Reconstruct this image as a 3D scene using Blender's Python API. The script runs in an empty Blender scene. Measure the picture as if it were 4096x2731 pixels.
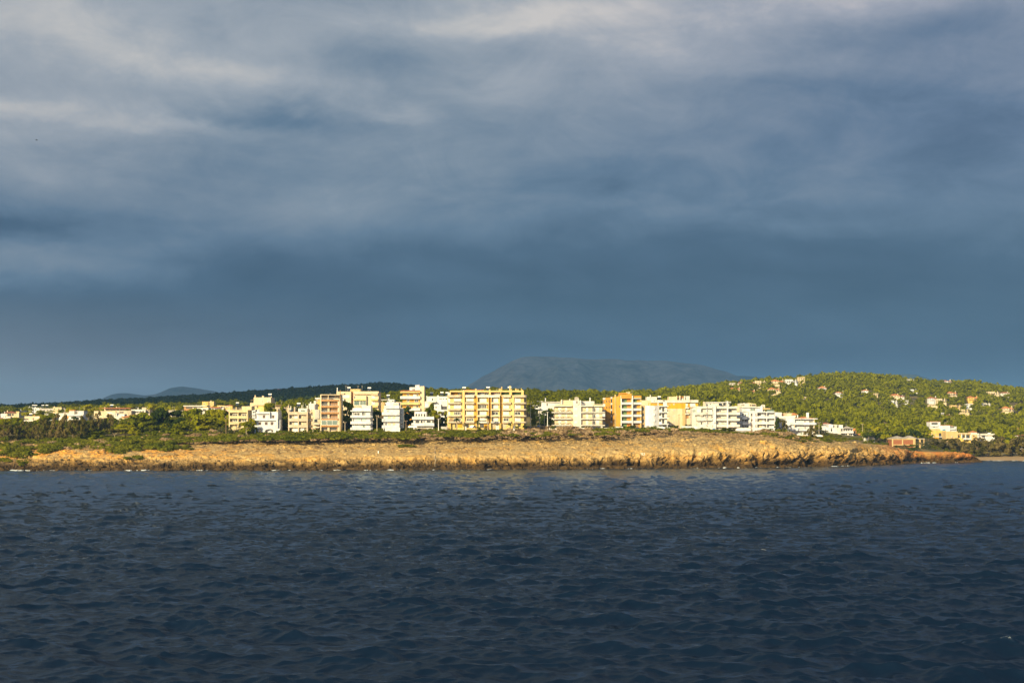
import bpy, math, random
import numpy as np
from mathutils import Vector

# ---------------------------------------------------------------- camera, sky, sun, exposure
SC = bpy.context.scene
COL = SC.collection
F, HC, YH, CX = 5689.0, 14.0, 1747.0, 2048.0      # focal length (photo px), eye height (m), horizon row, centre column
R = math.radians

cam_d = bpy.data.cameras.new('camera')
cam_d.sensor_width = 36.0
cam_d.lens = 50.0
cam_d.shift_y = (YH - 1365.5) / 4096.0
cam_d.clip_start = 1.0
cam_d.clip_end = 30000.0
cam = bpy.data.objects.new('camera', cam_d)
cam.location = (0, 0, HC)
cam.rotation_euler = (R(90), 0, 0)
COL.objects.link(cam)
SC.camera = cam

SUN_EL, SUN_AZ = 19.5, 33.0                        # degrees above the horizon; degrees left of straight behind the camera
sdir = Vector((-math.sin(R(SUN_AZ)) * math.cos(R(SUN_EL)), -math.cos(R(SUN_AZ)) * math.cos(R(SUN_EL)), math.sin(R(SUN_EL))))
sun_d = bpy.data.lights.new('sun', 'SUN')
sun_d.energy = 5.0
sun_d.angle = R(0.5)
sun_d.color = (1.0, 0.82, 0.46)
sun = bpy.data.objects.new('sun', sun_d)
sun.rotation_euler = sdir.to_track_quat('Z', 'Y').to_euler()
COL.objects.link(sun)

SC.view_settings.view_transform = 'Standard'
SC.view_settings.look = 'None'
SC.view_settings.gamma = 1.0
SC.view_settings.exposure = 1.0
SC.cycles.use_denoising = True
SC.cycles.max_bounces = 5
SC.cycles.diffuse_bounces = 2
SC.cycles.glossy_bounces = 2
SC.cycles.transparent_max_bounces = 4
SC.cycles.volume_bounces = 0
SC.cycles.use_adaptive_sampling = False


class NT:
    """small helper for node trees"""
    def __init__(s, tree):
        s.t = tree
        tree.nodes.clear()

    def n(s, kind, ins=None, **kw):
        nd = s.t.nodes.new(kind)
        for k, v in kw.items():
            setattr(nd, k, v)
        for k, v in (ins or {}).items():
            if isinstance(v, bpy.types.NodeSocket):
                s.t.links.new(v, nd.inputs[k])
            else:
                nd.inputs[k].default_value = v
        return nd

    def math(s, op, a, b=0.0, clamp=False):
        return s.n('ShaderNodeMath', {0: a, 1: b}, operation=op, use_clamp=clamp).outputs[0]

    def ramp(s, fac, stops, interp='LINEAR'):
        nd = s.n('ShaderNodeValToRGB', {0: fac})
        cr = nd.color_ramp
        cr.interpolation = interp
        while len(cr.elements) < len(stops):
            cr.elements.new(0.5)
        for e, (p, c) in zip(cr.elements, stops):
            e.position = p
            e.color = (c, c, c, 1) if not isinstance(c, (tuple, list)) else (c[0], c[1], c[2], 1)
        return nd.outputs[0]

    def mix(s, fac, a, b, mode='MIX'):
        nd = s.n('ShaderNodeMix', data_type='RGBA', blend_type=mode)
        for i, v in ((0, fac), (6, a), (7, b)):
            if isinstance(v, bpy.types.NodeSocket):
                s.t.links.new(v, nd.inputs[i])
            elif i == 0:
                nd.inputs[0].default_value = v
            else:
                nd.inputs[i].default_value = (v[0], v[1], v[2], 1)
        return nd.outputs[2]

    def noise(s, vec, scale, detail=4.0, rough=0.55, dist=0.0):
        return s.n('ShaderNodeTexNoise', {'Vector': vec, 'Scale': scale, 'Detail': detail, 'Roughness': rough, 'Distortion': dist}).outputs[0]

    def mapping(s, vec, scale=(1, 1, 1), loc=(0, 0, 0), rot=(0, 0, 0)):
        return s.n('ShaderNodeMapping', {'Vector': vec, 'Scale': scale, 'Location': loc, 'Rotation': rot}).outputs[0]


def lin(r, g, b):
    f = lambda c: (c / 255 / 12.92) if c <= 10 else ((c / 255 + 0.055) / 1.055) ** 2.4
    return (f(r), f(g), f(b))


WORLD_STRENGTH = 0.1
wd = bpy.data.worlds.new('World')
SC.world = wd
wd.use_nodes = True
w = NT(wd.node_tree)
tc = w.n('ShaderNodeTexCoord').outputs['Generated']
sx = w.n('ShaderNodeSeparateXYZ', {0: tc})
dx, dy, dz = sx.outputs
sky = w.n('ShaderNodeTexSky', sky_type='NISHITA', sun_disc=False, sun_elevation=R(SUN_EL), sun_rotation=R(180 + SUN_AZ),
          air_density=1.0, dust_density=1.5, ozone_density=1.0)
elev = w.math('MAXIMUM', dz, 0.0)
den = w.math('ADD', elev, 0.26)
cpx = w.math('DIVIDE', dx, den)
cpy = w.math('DIVIDE', dy, den)
cp = w.n('ShaderNodeCombineXYZ', {0: cpx, 1: cpy, 2: 0.0}).outputs[0]
#SKYBEGIN
# cloud deck seen in perspective: broad masses, mid billows and fine wisps, with a few separate banks
big = w.noise(w.mapping(cp, (0.55, 0.75, 1), (3.1, 1.7, 0)), 1.0, 4, 0.5, 0.4)
mid = w.noise(w.mapping(cp, (2.0, 3.0, 1), (7.3, 2.2, 4)), 1.0, 6, 0.55, 0.6)
fine = w.noise(w.mapping(tc, (14, 14, 27), (1.3, 9.2, 2)), 1.0, 8, 0.68, 0.6)
wx = w.n('ShaderNodeSeparateColor', {0: w.n('ShaderNodeTexNoise', {'Vector': w.mapping(tc, (7, 7, 15)), 'Scale': 1.0, 'Detail': 5.0, 'Roughness': 0.6}).outputs[1]}).outputs
ux = w.math('ADD', dx, w.math('MULTIPLY', w.math('SUBTRACT', wx[0], 0.5), 0.16))
uz = w.math('ADD', dz, w.math('MULTIPLY', w.math('SUBTRACT', wx[1], 0.5), 0.055))


def bank(cx, cz, sx_, sz_, amp):
    a_ = w.math('DIVIDE', w.math('SUBTRACT', ux, cx), sx_)
    b_ = w.math('DIVIDE', w.math('SUBTRACT', uz, cz), sz_)
    e_ = w.math('EXPONENT', w.math('MULTIPLY', w.math('ADD', w.math('MULTIPLY', a_, a_), w.math('MULTIPLY', b_, b_)), -1.0))
    return w.math('MULTIPLY', e_, amp)


lum = None
for bk in [(-0.30, 0.265, 0.10, 0.022, 0.15), (-0.20, 0.238, 0.09, 0.014, 0.19), (-0.31, 0.212, 0.07, 0.010, 0.20), (-0.24, 0.203, 0.05, 0.007, 0.22), (-0.35, 0.180, 0.12, 0.016, 0.16),
           (-0.34, 0.115, 0.10, 0.016, 0.22), (0.00, 0.278, 0.07, 0.014, 0.20), (0.10, 0.282, 0.09, 0.010, 0.12), (0.26, 0.290, 0.11, 0.012, 0.26), (0.12, 0.255, 0.07, 0.010, 0.12), (-0.02, 0.236, 0.08, 0.010, 0.10),
           (0.05, 0.160, 0.06, 0.010, 0.10), (-0.36, 0.030, 0.16, 0.018, 0.26), (-0.10, 0.155, 0.12, 0.020, 0.08), (-0.08, 0.216, 0.04, 0.006, 0.14),
           (-0.19, 0.209, 0.06, 0.009, -0.24), (-0.16, 0.178, 0.10, 0.014, -0.14), (-0.36, 0.140, 0.07, 0.012, -0.20), (-0.085, 0.243, 0.06, 0.014, -0.14), (0.27, 0.215, 0.11, 0.035, -0.15),
           (-0.13, 0.113, 0.12, 0.016, -0.10), (0.12, 0.105, 0.20, 0.030, -0.12), (-0.31, 0.080, 0.14, 0.016, -0.17), (0.25, 0.262, 0.07, 0.012, -0.12), (0.10, 0.190, 0.10, 0.02, -0.05)]:
    lum = bank(*bk) if lum is None else w.math('ADD', lum, bank(*bk))
m1 = w.math('ADD', w.math('MULTIPLY', big, 0.36), w.math('ADD', w.math('MULTIPLY', mid, 0.40), w.math('MULTIPLY', fine, 0.24)))
e3 = w.math('MULTIPLY', elev, 3.0)
hgt = w.ramp(e3, [(0.0, 0.24), (0.14, 0.17), (0.28, 0.22), (0.46, 0.48), (0.66, 0.64), (0.88, 0.73), (1.0, 0.73)])
sidew = w.math('MULTIPLY', dx, w.ramp(e3, [(0.0, 0.10), (0.3, 0.25), (0.6, 0.30), (1.0, 0.20)]))
amp = w.ramp(e3, [(0.0, 0.40), (0.25, 0.55), (0.5, 0.85), (1.0, 1.0)])
lum = w.math('ADD', w.math('SUBTRACT', w.math('ADD', w.math('MULTIPLY', w.math('MULTIPLY', w.math('SUBTRACT', m1, 0.5), 1.65), amp), hgt), sidew), lum)
cloudc = w.ramp(lum, [(0.0, lin(46, 68, 94)), (0.25, lin(70, 93, 119)), (0.42, lin(98, 120, 144)), (0.60, lin(130, 144, 160)),
                      (0.80, lin(162, 169, 178)), (1.0, lin(206, 202, 198))])
vio = w.math('MULTIPLY', w.math('MULTIPLY', w.ramp(w.math('ADD', w.math('MULTIPLY', dx, 1.4), 0.5), [(0.45, 0.0), (0.9, 1.0)]),
             w.ramp(e3, [(0.40, 0.0), (0.60, 1.0)])), 0.45)
cloudc = w.mix(vio, cloudc, w.mix(1.0, cloudc, (1.03, 0.93, 1.06), 'MULTIPLY'))
low = w.math('MULTIPLY', w.math('MULTIPLY', w.ramp(elev, [(0.0, 1.0), (0.10, 0.0)]), w.ramp(w.math('ADD', w.math('MULTIPLY', dx, 1.4), 0.5), [(0.0, 1.0), (0.42, 0.0)])), 0.85)
cloudc = w.mix(low, cloudc, lin(158, 151, 148))
#SKYEND
front = w.ramp(w.math('ADD', w.math('MULTIPLY', dy, 0.5), 0.5), [(0.30, 0.0), (0.62, 1.0)])
gain = w.n('ShaderNodeMix', data_type='RGBA', blend_type='MULTIPLY')
gain.inputs[0].default_value = 1.0
w.t.links.new(cloudc, gain.inputs[6])
g_ = 1.0 / WORLD_STRENGTH / (2 ** SC.view_settings.exposure)
gain.inputs[7].default_value = (g_, g_, g_, 1)
skyc = w.mix(front, sky.outputs[0], gain.outputs[2])
bg = w.n('ShaderNodeBackground', {'Color': skyc, 'Strength': WORLD_STRENGTH})
w.n('ShaderNodeOutputWorld', {0: bg.outputs[0]})

# ---------------------------------------------------------------- helpers
rng = np.random.default_rng(7)
random.seed(7)


def P(px, py, D):
    """point in metres for a measured photo position at a distance D"""
    return Vector(((px - CX) * D / F, D, HC + (YH - py) * D / F))


def tag(o, label=None, cat=None, group=None, kind=None):
    if label: o['label'] = label
    if cat: o['category'] = cat
    if group: o['group'] = group
    if kind: o['kind'] = kind
    return o


def empty(name, loc, rz=0.0):
    o = bpy.data.objects.new(name, None)
    o.empty_display_size = 0.5
    o.location = loc
    o.rotation_euler = (0, 0, rz)
    COL.objects.link(o)
    return o


def mesh_np(name, v, f, mat=None, smooth=False):
    me = bpy.data.meshes.new(name)
    v = np.asarray(v, dtype=np.float32).reshape(-1, 3)
    f = np.asarray(f, dtype=np.int32)
    k = f.shape[1]
    me.vertices.add(len(v))
    me.vertices.foreach_set('co', v.ravel())
    me.loops.add(f.size)
    me.loops.foreach_set('vertex_index', f.ravel())
    me.polygons.add(len(f))
    me.polygons.foreach_set('loop_start', np.arange(0, f.size, k, dtype=np.int32))
    me.polygons.foreach_set('use_smooth', np.full(len(f), smooth, dtype=bool))
    me.update(calc_edges=True)
    if mat: me.materials.append(mat)
    return me


def link(name, me, parent=None, loc=None):
    o = bpy.data.objects.new(name, me)
    COL.objects.link(o)
    if parent is not None: o.parent = parent
    if loc is not None: o.location = loc
    return o


class MB:
    """collects simple solids into one mesh"""
    def __init__(s):
        s.v, s.f = [], []

    def box(s, x0, x1, y0, y1, z0, z1):
        j = lambda: random.uniform(-0.004, 0.004)
        x0 += j(); x1 += j(); y0 += j(); y1 += j(); z0 += j(); z1 += j()
        b = len(s.v)
        s.v += [(x0, y0, z0), (x1, y0, z0), (x1, y1, z0), (x0, y1, z0), (x0, y0, z1), (x1, y0, z1), (x1, y1, z1), (x0, y1, z1)]
        s.f += [tuple(b + i for i in q) for q in ((0, 3, 2, 1), (4, 5, 6, 7), (0, 1, 5, 4), (1, 2, 6, 5), (2, 3, 7, 6), (3, 0, 4, 7))]
        return s

    def prism(s, pts, z0, z1, axis='z'):
        """polygon pts extruded along an axis"""
        n, b = len(pts), len(s.v)
        mk = {'z': lambda p, t: (p[0], p[1], t), 'y': lambda p, t: (p[0], t, p[1]), 'x': lambda p, t: (t, p[0], p[1])}[axis]
        s.v += [mk(p, z0) for p in pts] + [mk(p, z1) for p in pts]
        s.f += [tuple(b + i for i in range(n))[::-1], tuple(b + n + i for i in range(n))]
        s.f += [(b + i, b + (i + 1) % n, b + n + (i + 1) % n, b + n + i) for i in range(n)]
        return s

    def tube(s, p0, p1, r0, r1, n=6):
        p0, p1 = Vector(p0), Vector(p1)
        d = (p1 - p0).normalized()
        a = d.orthogonal().normalized()
        c = d.cross(a)
        b = len(s.v)
        for p, r in ((p0, r0), (p1, r1)):
            for i in range(n):
                t = 2 * math.pi * i / n
                s.v.append(tuple(p + a * (r * math.cos(t)) + c * (r * math.sin(t))))
        s.f += [(b + i, b + (i + 1) % n, b + n + (i + 1) % n, b + n + i) for i in range(n)]
        s.f += [tuple(b + i for i in range(n))[::-1], tuple(b + n + i for i in range(n))]
        return s

    def hip(s, x0, x1, y0, y1, z0, z1, over=0.4, ridge=0.45):
        """hipped roof with a thin eave"""
        x0 -= over; x1 += over; y0 -= over; y1 += over
        s.box(x0, x1, y0, y1, z0 - 0.18, z0)
        L, Wd = x1 - x0, y1 - y0
        yc = (y0 + y1) / 2
        b = len(s.v)
        if L >= Wd:
            i = min(Wd / 2, L * ridge)
            s.v += [(x0, y0, z0), (x1, y0, z0), (x1, y1, z0), (x0, y1, z0), (x0 + i, yc, z1), (x1 - i, yc, z1)]
            s.f += [(b, b + 1, b + 5, b + 4), (b + 1, b + 2, b + 5), (b + 2, b + 3, b + 4, b + 5), (b + 3, b, b + 4)]
        else:
            i = min(L / 2, Wd * ridge)
            xc = (x0 + x1) / 2
            s.v += [(x0, y0, z0), (x1, y0, z0), (x1, y1, z0), (x0, y1, z0), (xc, y0 + i, z1), (xc, y1 - i, z1)]
            s.f += [(b, b + 1, b + 4), (b + 1, b + 2, b + 5, b + 4), (b + 2, b + 3, b + 5), (b + 3, b, b + 4, b + 5)]
        return s

    def ball(s, c, rx, ry, rz, n=8, m=5):
        b = len(s.v)
        for i in range(1, m):
            t = math.pi * i / m
            for k in range(n):
                p = 2 * math.pi * k / n
                s.v.append((c[0] + rx * math.sin(t) * math.cos(p), c[1] + ry * math.sin(t) * math.sin(p), c[2] + rz * math.cos(t)))
        s.v += [(c[0], c[1], c[2] + rz), (c[0], c[1], c[2] - rz)]
        top, bot = b + (m - 1) * n, b + (m - 1) * n + 1
        for k in range(n):
            k2 = (k + 1) % n
            s.f.append((b + k, b + k2, top))
            s.f.append((b + (m - 2) * n + k2, b + (m - 2) * n + k, bot))
            for i in range(m - 2):
                s.f.append((b + i * n + k, b + (i + 1) * n + k, b + (i + 1) * n + k2, b + i * n + k2))
        return s

    def mesh(s, name, mat):
        me = bpy.data.meshes.new(name)
        me.from_pydata(s.v, [], s.f)
        if mat: me.materials.append(mat)
        me.update()
        return me

    def build(s, name, mat, parent=None):
        return link(name, s.mesh(name, mat), parent)


# ---------------------------------------------------------------- noise on arrays
def _h(ix, iy, iz, seed):
    n = (ix.astype(np.int64) * 374761393 + iy.astype(np.int64) * 668265263 + iz.astype(np.int64) * 2147483647 + seed * 1274126177) & 0xFFFFFFFF
    n = ((n ^ (n >> 13)) * 1274126177) & 0xFFFFFFFF
    n = ((n ^ (n >> 16)) * 2246822519) & 0xFFFFFFFF
    return ((n ^ (n >> 15)) & 0xFFFFFF) / float(0xFFFFFF)


def vnoise(p, seed=0):
    i = np.floor(p)
    f = p - i
    f = f * f * (3 - 2 * f)
    i = i.astype(np.int64)
    out = 0
    for a in (0, 1):
        for b in (0, 1):
            for c in (0, 1):
                wgt = (f[:, 0] if a else 1 - f[:, 0]) * (f[:, 1] if b else 1 - f[:, 1]) * (f[:, 2] if c else 1 - f[:, 2])
                out = out + wgt * _h(i[:, 0] + a, i[:, 1] + b, i[:, 2] + c, seed)
    return out


def fbm(p, octv=4, seed=0, gain=0.5):
    s, a, t = 0, 1.0, 0
    for o in range(octv):
        s = s + a * vnoise(p * (2 ** o), seed + o)
        t += a
        a *= gain
    return s / t


def worley(p, seed=0):
    i = np.floor(p).astype(np.int64)
    f1 = np.full(len(p), 9.0)
    f2 = np.full(len(p), 9.0)
    for a in (-1, 0, 1):
        for b in (-1, 0, 1):
            for c in (-1, 0, 1):
                q = i + np.array([a, b, c])
                pt = np.stack([q[:, k] + _h(q[:, 0], q[:, 1], q[:, 2], seed + 11 * k) for k in range(3)], 1)
                d = np.sqrt(((pt - p) ** 2).sum(1))
                f2 = np.minimum(f2, np.maximum(f1, d))
                f1 = np.minimum(f1, d)
    return f1, f2


# ---------------------------------------------------------------- materials
def new_mat(name):
    m = bpy.data.materials.new(name)
    m.use_nodes = True
    return m, NT(m.node_tree)


def finish(t, color, rough=0.8, normal=None, spec=0.3):
    b = t.n('ShaderNodeBsdfPrincipled', {'Base Color': color if isinstance(color, bpy.types.NodeSocket) else (*color, 1), 'Roughness': rough, 'Specular IOR Level': spec})
    if normal is not None: t.t.links.new(normal, b.inputs['Normal'])
    t.n('ShaderNodeOutputMaterial', {0: b.outputs[0]})
    return b


_wm = {}


def wallmat(rgb, name='render', rough=0.85, var=0.15, scale=0.5):
    """painted or rendered surface with faint weathering"""
    key = (tuple(rgb), name, rough)
    if key in _wm: return _wm[key]
    m, t = new_mat(name)
    pos = t.n('ShaderNodeNewGeometry').outputs['Position']
    n1 = t.noise(t.mapping(pos, (1, 1, 0.35)), scale, 5, 0.6)
    n2 = t.noise(pos, 3.0, 3, 0.6)
    k = t.math('ADD', t.math('MULTIPLY', n1, var * 2.2), t.math('MULTIPLY', n2, var * 0.7))
    dark = tuple(c * (1 - var * 2.3) * (1, 0.97, 0.92)[i] for i, c in enumerate(rgb))
    finish(t, t.mix(t.ramp(k, [(var * 0.9, 0.0), (var * 1.9, 1.0)]), dark, rgb), rough)
    _wm[key] = m
    return m


def plain(rgb, name, rough=0.6, spec=0.3):
    key = (tuple(rgb), name, rough)
    if key not in _wm: _wm[key] = wallmat(rgb, name, rough, 0.05, 1.5)
    return _wm[key]


M = {}
M['white'] = wallmat((0.56, 0.57, 0.60), 'white_render')
M['offwhite'] = wallmat((0.55, 0.53, 0.49), 'offwhite_render')
M['cream'] = wallmat((0.57, 0.47, 0.32), 'cream_render')
M['cream2'] = wallmat((0.54, 0.44, 0.26), 'pale_cream_render')
M['beige'] = wallmat((0.47, 0.39, 0.29), 'beige_render')
M['sand'] = wallmat((0.50, 0.36, 0.17), 'sand_render')
M['yellow'] = wallmat((0.56, 0.39, 0.11), 'yellow_render')
M['paleyellow'] = wallmat((0.58, 0.44, 0.18), 'pale_yellow_render')
M['amber'] = wallmat((0.52, 0.27, 0.04), 'amber_render')
M['mustard'] = wallmat((0.54, 0.30, 0.02), 'mustard_render')
M['orange'] = wallmat((0.50, 0.235, 0.035), 'orange_render')
M['terracotta'] = wallmat((0.42, 0.19, 0.07), 'terracotta_render')
M['brown'] = wallmat((0.34, 0.18, 0.07), 'brown_render')
M['pink'] = wallmat((0.62, 0.42, 0.36), 'pink_render')
M['grey'] = wallmat((0.42, 0.40, 0.37), 'grey_render')
M['concrete'] = wallmat((0.33, 0.30, 0.26), 'raw_concrete', 0.9, 0.16)
M['lightgrey'] = wallmat((0.52, 0.53, 0.55), 'light_grey_render')
M['stone'] = wallmat((0.46, 0.38, 0.27), 'stone_wall', 0.9, 0.18)
M['shutw'] = plain((0.62, 0.60, 0.55), 'white_shutter')
M['shutb'] = plain((0.20, 0.10, 0.04), 'brown_shutter')
M['shutd'] = plain((0.075, 0.05, 0.045), 'dark_shutter')
M['shutg'] = plain((0.10, 0.17, 0.06), 'green_shutter')
M['shuto'] = plain((0.50, 0.20, 0.04), 'orange_shutter')
M['shutc'] = plain((0.54, 0.45, 0.30), 'cream_shutter')
M['shutt'] = plain((0.36, 0.52, 0.45), 'turquoise_shutter')
M['frame'] = plain((0.75, 0.74, 0.70), 'white_frame', 0.4)
M['dframe'] = plain((0.14, 0.12, 0.11), 'dark_frame', 0.4)
M['metal'] = plain((0.30, 0.29, 0.28), 'grey_metal', 0.4)
M['rail'] = plain((0.12, 0.09, 0.07), 'dark_railing', 0.5)
M['lrail'] = plain((0.55, 0.53, 0.50), 'pale_railing', 0.5)
M['wood'] = plain((0.22, 0.15, 0.09), 'weathered_wood', 0.85)
M['palewood'] = plain((0.42, 0.36, 0.27), 'bleached_wood', 0.85)
M['canvas'] = plain((0.74, 0.70, 0.62), 'canvas', 0.9)
M['blue'] = plain((0.03, 0.13, 0.42), 'blue_plastic', 0.4)
M['green'] = plain((0.03, 0.12, 0.06), 'green_plastic', 0.5)
M['panel'] = plain((0.03, 0.04, 0.06), 'solar_panel', 0.15)
M['steel'] = plain((0.72, 0.72, 0.72), 'tank_steel', 0.3)
M['carw'] = plain((0.75, 0.75, 0.74), 'white_car_paint', 0.25)
M['card'] = plain((0.03, 0.035, 0.04), 'dark_car_paint', 0.25)
M['tyre'] = plain((0.02, 0.02, 0.02), 'tyre_rubber', 0.9)
M['paint'] = plain((0.80, 0.79, 0.76), 'white_paint')
M['bluedoor'] = plain((0.06, 0.20, 0.38), 'blue_panel', 0.4)


def glassmat(rgb, name):
    m, t = new_mat(name)
    finish(t, rgb, 0.08, None, 0.6)
    return m


M['glass'] = glassmat((0.035, 0.042, 0.05), 'dark_glass')
M['glasst'] = glassmat((0.10, 0.15, 0.145), 'tinted_glass')


def tilemat():
    m, t = new_mat('roof_tiles')
    pos = t.n('ShaderNodeNewGeometry').outputs['Position']
    n = t.noise(pos, 0.9, 4, 0.65)
    wv = t.n('ShaderNodeTexWave', {'Vector': pos, 'Scale': 1.6, 'Distortion': 1.0, 'Detail': 1.0}, wave_type='BANDS', bands_direction='X').outputs[1]
    c = t.mix(t.ramp(n, [(0.3, 0), (0.7, 1)]), (0.34, 0.12, 0.045), (0.52, 0.21, 0.075))
    bmp = t.n('ShaderNodeBump', {'Strength': 0.5, 'Distance': 0.1, 'Height': wv}).outputs[0]
    finish(t, c, 0.85, bmp)
    return m


M['tile'] = tilemat()
M['redtile'] = wallmat((0.28, 0.10, 0.05), 'dark_red_tiles', 0.8, 0.14)


def brickmat():
    m, t = new_mat('brick')
    pos = t.n('ShaderNodeNewGeometry').outputs['Position']
    br = t.n('ShaderNodeTexBrick', {'Vector': t.mapping(pos, (1, 1, 1), rot=(R(90), 0, 0)), 'Color1': (0.20, 0.055, 0.02, 1), 'Color2': (0.25, 0.078, 0.03, 1), 'Mortar': (0.2, 0.14, 0.09, 1), 'Scale': 2.0, 'Mortar Size': 0.02})
    finish(t, br.outputs[0], 0.9)
    return m


M['brick'] = brickmat()


def foliage(name, c_dark, c_mid, c_light, scale=0.11, objvar=0.5):
    m, t = new_mat(name)
    pos = t.n('ShaderNodeNewGeometry').outputs['Position']
    n = t.noise(pos, scale, 2, 0.5)
    n2 = t.noise(pos, 1.1, 2, 0.6)
    rnd = t.n('ShaderNodeObjectInfo').outputs['Random']
    k = t.math('ADD', t.math('MULTIPLY', n, 0.75), t.math('MULTIPLY', n2, 0.35))
    k = t.math('ADD', k, t.math('MULTIPLY', t.math('SUBTRACT', rnd, 0.5), objvar))
    c = t.ramp(k, [(0.30, c_dark), (0.55, c_mid), (0.80, c_light)])
    d = t.n('ShaderNodeBsdfDiffuse', {'Color': c})
    tr = t.n('ShaderNodeBsdfTranslucent', {'Color': c})
    mx = t.n('ShaderNodeMixShader', {0: 0.48, 1: d.outputs[0], 2: tr.outputs[0]})
    t.n('ShaderNodeOutputMaterial', {0: mx.outputs[0]})
    return m


M['pine'] = foliage('pine_needles', (0.085, 0.105, 0.004), (0.185, 0.198, 0.006), (0.26, 0.245, 0.008))
M['darkpine'] = foliage('dark_needles', (0.032, 0.050, 0.008), (0.062, 0.082, 0.009), (0.105, 0.118, 0.010))
M['tamarisk'] = foliage('tamarisk_leaves', (0.085, 0.080, 0.020), (0.145, 0.122, 0.036), (0.20, 0.155, 0.062))
M['olive'] = foliage('olive_leaves', (0.065, 0.075, 0.035), (0.090, 0.10, 0.045), (0.12, 0.125, 0.06))
M['hillpine'] = foliage('hill_pine_needles', (0.11, 0.120, 0.004), (0.225, 0.230, 0.006), (0.29, 0.265, 0.009), 0.07)
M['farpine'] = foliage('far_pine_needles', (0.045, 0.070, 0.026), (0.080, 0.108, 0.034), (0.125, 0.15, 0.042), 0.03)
M['scrub'] = foliage('scrub_leaves', (0.055, 0.072, 0.007), (0.105, 0.125, 0.009), (0.19, 0.185, 0.018), 0.075)
M['dry'] = foliage('dry_twigs', (0.25, 0.17, 0.09), (0.38, 0.27, 0.15), (0.48, 0.36, 0.22), 0.3, 0.6)
M['lime'] = foliage('spurge_leaves', (0.13, 0.15, 0.01), (0.17, 0.18, 0.01), (0.2, 0.2, 0.02))
M['palm'] = foliage('palm_fronds', (0.045, 0.075, 0.018), (0.075, 0.105, 0.022), (0.11, 0.13, 0.03))
M['bark'] = wallmat((0.17, 0.12, 0.075), 'bark', 0.95, 0.2)
M['palebark'] = wallmat((0.30, 0.23, 0.15), 'palm_bark', 0.95, 0.2)
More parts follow.
